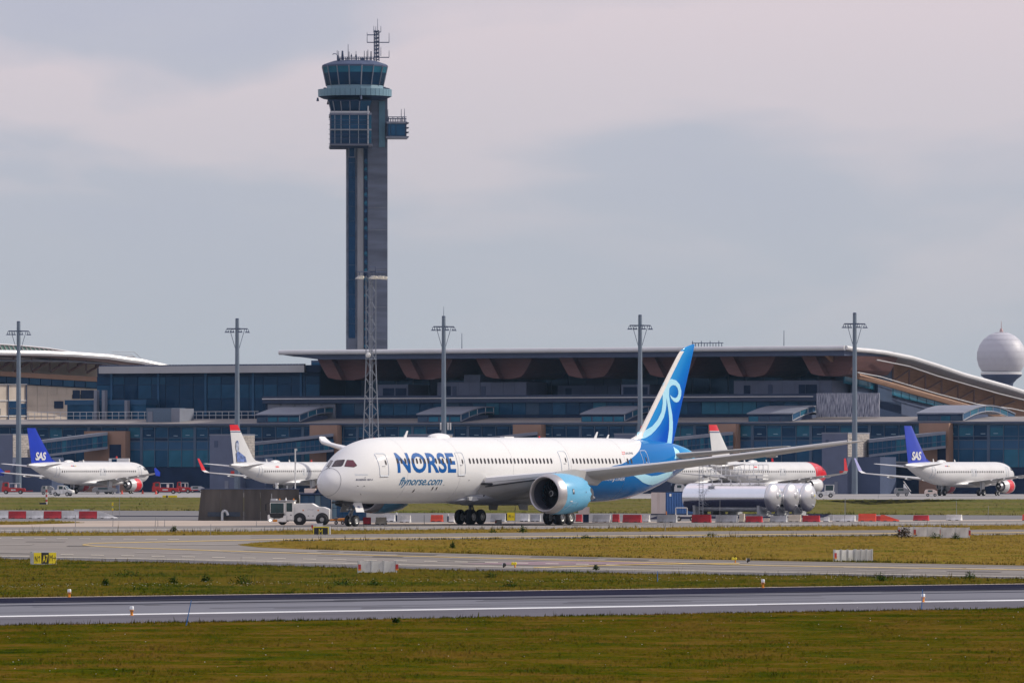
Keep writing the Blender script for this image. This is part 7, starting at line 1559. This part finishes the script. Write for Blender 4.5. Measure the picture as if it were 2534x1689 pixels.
cb_ = thing('field_cabinet', 'beige field cabinet on a dark base behind the near main wheels', 'cabinet', W(1431, HOR, YG(1292)) - Vector((0, 0, CH))); s5 = YG(1292) / FPX
MB().box(0, 28 * s5, 0, .9, 20 * s5, 38 * s5).build('box', m_contd, cb_, bevel=.02); MB().box(12 * s5, 26 * s5, .1, .8, 0, 20 * s5).build('base', m_dark, cb_)
rfl = MB().box(0, 10 * s5, -.05, .0, 0, 9 * s5)
for px, yb, hh, lab in ((1108.5, 1290, 20, 'white topped dark bollard right of the orange barrier'), (981, 1289, 22, 'white topped dark bollard between two white barriers'), (857, 1285, 24, 'white bollard lamp behind the nose wheel')):
    s5 = YG(yb) / FPX; o = thing('bollard', lab, 'bollard', G(px, yb), 0, 'bollards behind the airliner'); MB().tube((0, 0, 0), (0, 0, hh * .7 * s5), .07, 8).build('post', m_dark, o); MB().lathe([(.09, hh * .7 * s5), (.1, hh * .95 * s5), (.05, hh * s5)], n=8).build('cap', m_bwh, o)
# ---- apron light poles, lattice mast
for px, yt, ya, lab in ((46, 797, 819, 'leftmost tall apron light pole'), (587, 790, 813, 'second apron light pole from the left, behind the portrait tail'), (1098, 784, 808, 'middle apron light pole rising behind the airliner body'), (1584, 781, 805, 'apron light pole just left of the big blue fin'), (2115, 776, 801, 'rightmost tall apron light pole beside the wing tip')):
    d = -24; base = TF.O + Vector((TF.u(px, d) * TF.c - d * TF.s, TF.u(px, d) * TF.s + d * TF.c, 0)); s5 = base.y / FPX
    o = thing('apron_light_pole', lab, 'light pole', base, R(20), 'tall light poles along the apron'); H = CH + (HOR - yt) * s5; za = CH + (HOR - ya) * s5
    MB().lathe([(.60, 0), (.36, H)], n=8).build('pole', m_pole, o); MB().lathe([(.37, H), (.3, H + .2)], n=8).build('cap', m_slate, o)
    MB().box(-2.0, 2.0, -.08, .08, za - .1, za + .1).build('crossarm', m_slate, o); MB().box(-.08, .08, -1.8, 1.8, za - .1, za + .1).build('crossarm', m_slate, o)
    for x, y in ((-2.0, 0), (2.0, 0), (0, -1.7), (-1.0, -.0)):
        l = MB().prism([(x - .45, y - .3, za - .75), (x + .45, y - .3, za - .75), (x + .25, y - .3, za - .55), (x - .25, y - .3, za - .55)], (0, .6, 0)).build('floodlight', m_slate, o); MB().path([(x - .1, y, za - .05), (x - .25, y, za - .55)], .06, 4).path([(x + .1, y, za - .05), (x + .3, y, za - .55)], .06, 4).build('bracket', m_slate, l)
    for x in (-1.5, 1.5): MB().tube((x, 0, za), (.4 * (1 if x > 0 else -1), 0, za - 3.6), .05, 4).build('stay', m_slate, o)
    if px == 1098:
        for dx in (-.65, .75, 1.25): MB().box(dx - .12, dx + .12, -.3, -.1, CH + (HOR - 1063) * s5, CH + (HOR - 1045) * s5).build('panel_antenna', m_bwh, o)
        MB().tube((0, 0, H), (0, 0, H + 1.9), .05, 4, .03).build('lightning_rod', m_slate, o)
m_mast = mat('mast_steel', (.24, .26, .30), .45, .4, noise=.06)
Yl = 1290; s5 = Yl / FPX; Lm = thing('lattice_mast', 'steel lattice floodlight mast in front of the control tower', 'light mast', W(918, HOR, Yl) - Vector((0, 0, CH)), R(35))
zt = CH + (HOR - 682) * s5; w0, w1 = 1.9, .95
leg = lambda sx, sy, z: (sx * (w0 + (w1 - w0) * min(1, z / 22)) * .62, sy * (w0 + (w1 - w0) * min(1, z / 22)) * .62, z)
cn = [(-1, -1), (1, -1), (1, 1), (-1, 1)]
for c_ in cn: MB().path([leg(*c_, 0), leg(*c_, 22), leg(*c_, zt)], .095, 5).build('leg', m_mast, Lm)
br_ = MB(); nb = 26
for k in range(nb):
    za, zb_ = zt * k / nb, zt * (k + 1) / nb
    for i in range(4):
        p, q = cn[i], cn[(i + 1) % 4]; br_.tube(leg(*p, za), leg(*q, zb_), .034, 3, cap=False) if (k + i) % 2 else br_.tube(leg(*q, za), leg(*p, zb_), .034, 3, cap=False)
br_.build('bracing', m_mast, Lm)['kind'] = 'stuff'
for z in (zt * .62, zt * .99): MB().box(-.7, .7, -.7, .7, z, z + .07).build('platform', m_mast, Lm)
MB().box(-2.9, 3.1, -.1, .1, zt + .55, zt + .7).build('crossarm', m_slate, Lm); MB().box(-.1, .1, -1.6, 1.6, zt + .55, zt + .7).build('crossarm', m_slate, Lm)
MB().path([(-.8, 0, zt), (-.8, 0, zt + .6), (-.3, 0, zt + 1.5), (.9, 0, zt + 1.5), (.9, 0, zt)], .06, 4).build('guard_rail', m_slate, Lm)
for x, y in ((-2.3, .0), (-.6, -1.4), (.6, -1.5), (2.4, 0)):
    fl = MB().prism([(x - .7, y - .4, zt - .55), (x + .55, y - .4, zt - .62), (x + .5, y - .4, zt - .15), (x + .1, y - .4, zt + .0)], (0, .8, 0)).build('floodlight', mat('lamp_housing', (.42, .40, .36), .5), Lm); MB().lathe([(.3, 0), (.3, .12)], (x + .62, y, zt - .35), (1, 0, -.2), 12).build('lens', mat('lens_cream', (.75, .7, .55), .3, noise=0), fl)
    MB().tube((x, y, zt), (x, y, zt + .6), .05, 4).build('bracket', m_slate, fl)
MB().lathe([(.45, 0), (.4, .15), (.05, .3)], (-.9, -.5, zt * .64), (-.6, -.8, 0), 12).build('dish_antenna', m_bwh, Lm)
# ---- vehicles by the gates
def van(px, yb, L, label, m=m_bwh, rz=0.0, flip=1):
    o = thing('service_car', label, 'car', G(px, yb), rz, 'service vehicles on the apron')
    MB().prism([(0, 0, .35), (L, 0, .35), (L, 0, .95), (L * .80, 0, 1.1), (L * .62, 0, 1.75), (L * .30, 0, 1.8), (L * .27, 0, 1.05), (0, 0, 1.0)], (0, 1.7, 0)).build('body', m, o, bevel=.05)
    MB().prism([(L * .36, 0, 1.15), (L * .56, 0, 1.15), (L * .56, 0, 1.65), (L * .38, 0, 1.68)], (0, -.03, 0)).build('side_window', m_tugg, o); MB().prism([(L * .60, 0, 1.15), (L * .74, 0, 1.12), (L * .63, 0, 1.6)], (0, -.03, 0)).build('side_window', m_tugg, o)
    MB().prism([(L * .79, .1, 1.13), (L * .79, 1.6, 1.13), (L * .635, 1.6, 1.72), (L * .635, .1, 1.72)], (.03, 0, .02)).build('windscreen', m_tugg, o)
    MB().box(L * .86, L + .06, -.02, 1.72, .3, .62).build('bumper', m_dgrey, o, bevel=.03); MB().lathe([(.12, 0), (.1, .05)], (L, .3, .78), (1, 0, 0), 8).build('headlight', m_rim, o)
    for x in (.2, .78): wheel(o, .34, .22, (L * x, 0, .34), .55); wheel(o, .34, .22, (L * x, 1.7, .34), .55)
    return o
van(127, 1226.5, 3.6, 'white pickup with open bed parked under the blue tailed airliner', rz=R(-14))
def red_truck(px, yb, L, label):
    o = thing('baggage_tractor', label, 'ground vehicle', G(px, yb), 0, 'service vehicles on the apron')
    MB().prism([(0, 0, .4), (L, 0, .4), (L, 0, 1.0), (L * .75, 0, 1.1), (L * .3, 0, 1.15), (L * .28, 0, 2.1), (L * .1, 0, 2.1), (0, 0, 1.2)], (0, 1.8, 0)).build('body', m_cred, o, bevel=.05)
    MB().box(L * .12, L * .26, -.03, 0, 1.35, 1.95).build('window', m_tugg, o); MB().box(L * .03, L * .1, .2, 1.6, 1.4, 2.0).build('roll_bar', m_cred, o)
    MB().path([(L * .32, .1, 1.1), (L * .32, .1, 1.9), (L * .8, .1, 1.9), (L * .8, .1, 1.1)], .05, 5).build('rail', m_alu, o); MB().box(L * .55, L * .63, .3, 1.2, 1.1, 1.75).build('pump', m_bwh, o)
    for x in (.18, .8): wheel(o, .36, .25, (L * x, 0, .36), .5); wheel(o, .36, .25, (L * x, 1.8, .36), .5)
    MB().box(L * .4, L * .6, -.02, 0, .6, .85).build('panel_mark', m_bwh, o); MB().prism([(L, .5, .45), (L + 1.4, .7, .5), (L + 1.4, .9, .5), (L, 1.1, .45)], (0, 0, .15)).build('drawbar', m_cred, o)
    return o
red_truck(376, 1221, 4.8, 'red service truck with rails right of the left airliner'); red_truck(4, 1221.5, 4.2, 'red service truck at the left edge below the gate tower'); red_truck(437, 1219.5, 2.6, 'small red vehicle near the bunker left end')
ft = thing('pushback_tractor', 'white tractor with windowed cab right of the red nosed airliner', 'ground vehicle', G(2022, 1230), 0, 'service vehicles on the apron')
MB().box(0, 2.9, 0, 1.6, .35, .95).build('body', m_bwh, ft, bevel=.05); MB().box(1.25, 2.75, .1, 1.5, .95, 1.1).build('cab_sill', m_bwh, ft)
for x, y in ((1.3, .1), (2.7, .1), (1.3, 1.45), (2.7, 1.45)): MB().tube((x, y, 1.0), (x + .05, y, 2.0), .04, 5).build('cab_pillar', m_bwh, ft)
MB().box(1.25, 2.8, .05, 1.55, 2.0, 2.08).build('cab_roof', m_bwh, ft, bevel=.02); MB().box(1.4, 2.6, .12, .16, 1.15, 1.9).build('cab_window', m_tugg, ft)
for x in (.6, 2.2): wheel(ft, .34, .24, (x, 0, .34), .5); wheel(ft, .34, .24, (x, 1.6, .34), .5)
for px, yb, lab, m, w, h in ((1795 - 125, 1224, 'small white cab vehicle behind the container', m_bwh, 1.9, 1.9), (548, 1217, 'dark baggage cart near the tail of the portrait airliner', m_lgrey, 3.0, 1.3), (470, 1218, 'grey baggage cart left of the bunker', m_lgrey, 2.6, 1.2), (2215, 1227, 'dark tow unit under the rightmost airliner tail', m_dgrey, 2.4, 1.4), (230, 1222, 'dark belt loader under the left airliner', m_dgrey, 4.4, 1.3), (2330 - 40, 1228, 'brown cargo crate below the rightmost gangway', m_contd, 2.0, 1.2), (101, 1223.5, 'dark tow tractor behind the white pickup', m_dgrey, 2.2, 1.6)):
    o = thing('apron_cart', lab, 'cart', G(px, yb), random.uniform(-.2, .2), 'service vehicles on the apron')
    MB().prism([(0, 0, .4), (w, 0, .4), (w, 0, h * .75), (w * .7, 0, h), (w * .1, 0, h), (0, 0, h * .7)], (0, 1.4, 0)).build('body', m, o, bevel=.04); MB().box(w * .2, w * .6, -.03, 0, h * .66, h * .9).build('window', m_tugg, o)
    for x in (.2, .8): wheel(o, .26, .2, (w * x, 0, .26), .5)
for px, yb, lab in ((302, 1221.5, 'red traffic cone under the left airliner engine'), (353, 1221, 'red traffic cone between engine and red truck'), (386, 1222, 'red traffic cone in front of the red truck')):
    o = MB().lathe([(.3, 0), (.3, .05), (.2, .06), (.04, .75)], n=12).build('traffic_cone', m_bpla); o.location = G(px, yb); tag(o, lab, 'cone', 'traffic cones at the left gate')
ch_ = thing('chock_cart', 'yellow and black chocks lying at the apron edge', 'chocks', G(402, 1230.3))
s5 = YG(1230.3) / FPX
for a, b, m in ((0, 9, m_signy), (9.2, 13, m_signb), (14, 36, m_signy)): MB().box(a * s5, b * s5, 0, .4, 0, 5.5 * s5).build('chock', m, ch_, bevel=.03)
# ---- weeds and bushes
m_weed = ground_mat('weed_leaf', [(.02, .045, .006), (.04, .075, .010), (.06, .085, .016)], .8, fine=6)
m_weedb = ground_mat('dead_weed', [(.06, .045, .03), (.10, .075, .05)], .8, fine=6)
def weed(px, yb, wpx, hpx, label, m=m_weed, n=130):
    p = G(px, yb); s = p.y / FPX; hpx *= 1.6; wpx *= 1.15; w, h = wpx * s, hpx * s; mb = MB()
    for i in range(n):
        x = random.gauss(0, w * .28); y = random.gauss(0, w * .25); hh = h * random.uniform(.35, 1.0) * math.exp(-(x / (w * .6)) ** 2)
        z = random.uniform(.1, .85) * hh; a = random.uniform(0, 6.3); l = random.uniform(.12, .28) * max(.5, h); dx, dy = math.cos(a) * l, math.sin(a) * l
        mb.add([(x, y, z), (x + dx * .6 - dy * .22, y + dy * .6 + dx * .22, z + l * .5), (x + dx, y + dy, z + l * random.uniform(.1, .9)), (x + dx * .6 + dy * .22, y + dy * .6 - dx * .22, z + l * .3)], [(0, 1, 2, 3)])
    o = thing('weed_clump', label, 'plant', p, 0, 'weed clumps along the grass edges')
    mb.build('leaves', m, o); sm = MB()
    for i in range(7): x = random.gauss(0, w * .2); sm.tube((x, 0, -.02), (x + random.uniform(-.1, .1) * h, random.uniform(-.1, .1), h * random.uniform(.6, 1.0)), .012, 4, .006)
    sm.build('stems', m, o); return o
weed(2238, 1333, 34, 26, 'brown grey bush in front of the left marker board at right', m_weedb, 160); weed(2315, 1334, 30, 14, 'low green weeds in front of the middle marker board at right', m_weed, 110); weed(2365, 1335, 18, 14, 'green weed below the rightmost marker board')
weed(1294, 1318, 18, 14, 'green weed on the narrow verge below the engine'); weed(1220, 1318, 14, 8, 'low green weed left of the one below the engine'); weed(1475, 1410, 9, 11, 'small upright weed at the near taxiway edge')
for px, yb, w, h, lab in ((310, 1427, 60, 14, 'dark green weeds spreading in the left verge'), (600, 1448, 44, 20, 'large dark weed clump left of the marker board'), (850, 1452, 60, 18, 'dark weed mass below the three panel board'), (925, 1450, 26, 14, 'dark weed right of the weed mass'), (262, 1450, 14, 16, 'narrow green weed near the left runway light'), (430, 1445, 16, 16, 'green weed right of the dark left weeds'), (510, 1440, 20, 14, 'pale green weed in the left verge'), (1215, 1432, 22, 12, 'dark weed below the black guard light'), (1262, 1455, 34, 14, 'tall thin weeds at the far runway edge'), (2180, 1440, 24, 18, 'brown tall weeds by the right taxiway edge'), (2400, 1434, 26, 16, 'brown thin weeds at right'), (1120, 1357, 8, 14, 'thin upright weed on the dry island'), (430, 1316, 12, 14, 'thin weeds on the verge at left'), (980, 1541, 8, 9, 'dark weed at the near runway edge'), (1760, 1327, 30, 8, 'row of dark low weeds at the island edge'), (1450, 1332, 22, 8, 'small weed at the island top edge')):
    weed(px, yb, w, h, lab)

# ---- thin blue air between the camera and the terminal
hz = MB().box(-900, 900, -60, 2600, -1.2, 140).build('haze', mat('haze_volume', (1, 1, 1)))
hm = MATS['haze_volume']; hn = hm.node_tree.nodes
for n_ in list(hn): hn.remove(n_)
ho = hn.new('ShaderNodeOutputMaterial'); hv = hn.new('ShaderNodeVolumePrincipled'); hv.inputs['Color'].default_value = (.45, .70, 1.0, 1); hv.inputs['Density'].default_value = 0.00002; hv.inputs['Anisotropy'].default_value = 0.2
hm.node_tree.links.new(hv.outputs[0], ho.inputs['Volume']); tag(hz, 'thin bluish haze over the whole airfield', 'haze', kind='stuff')
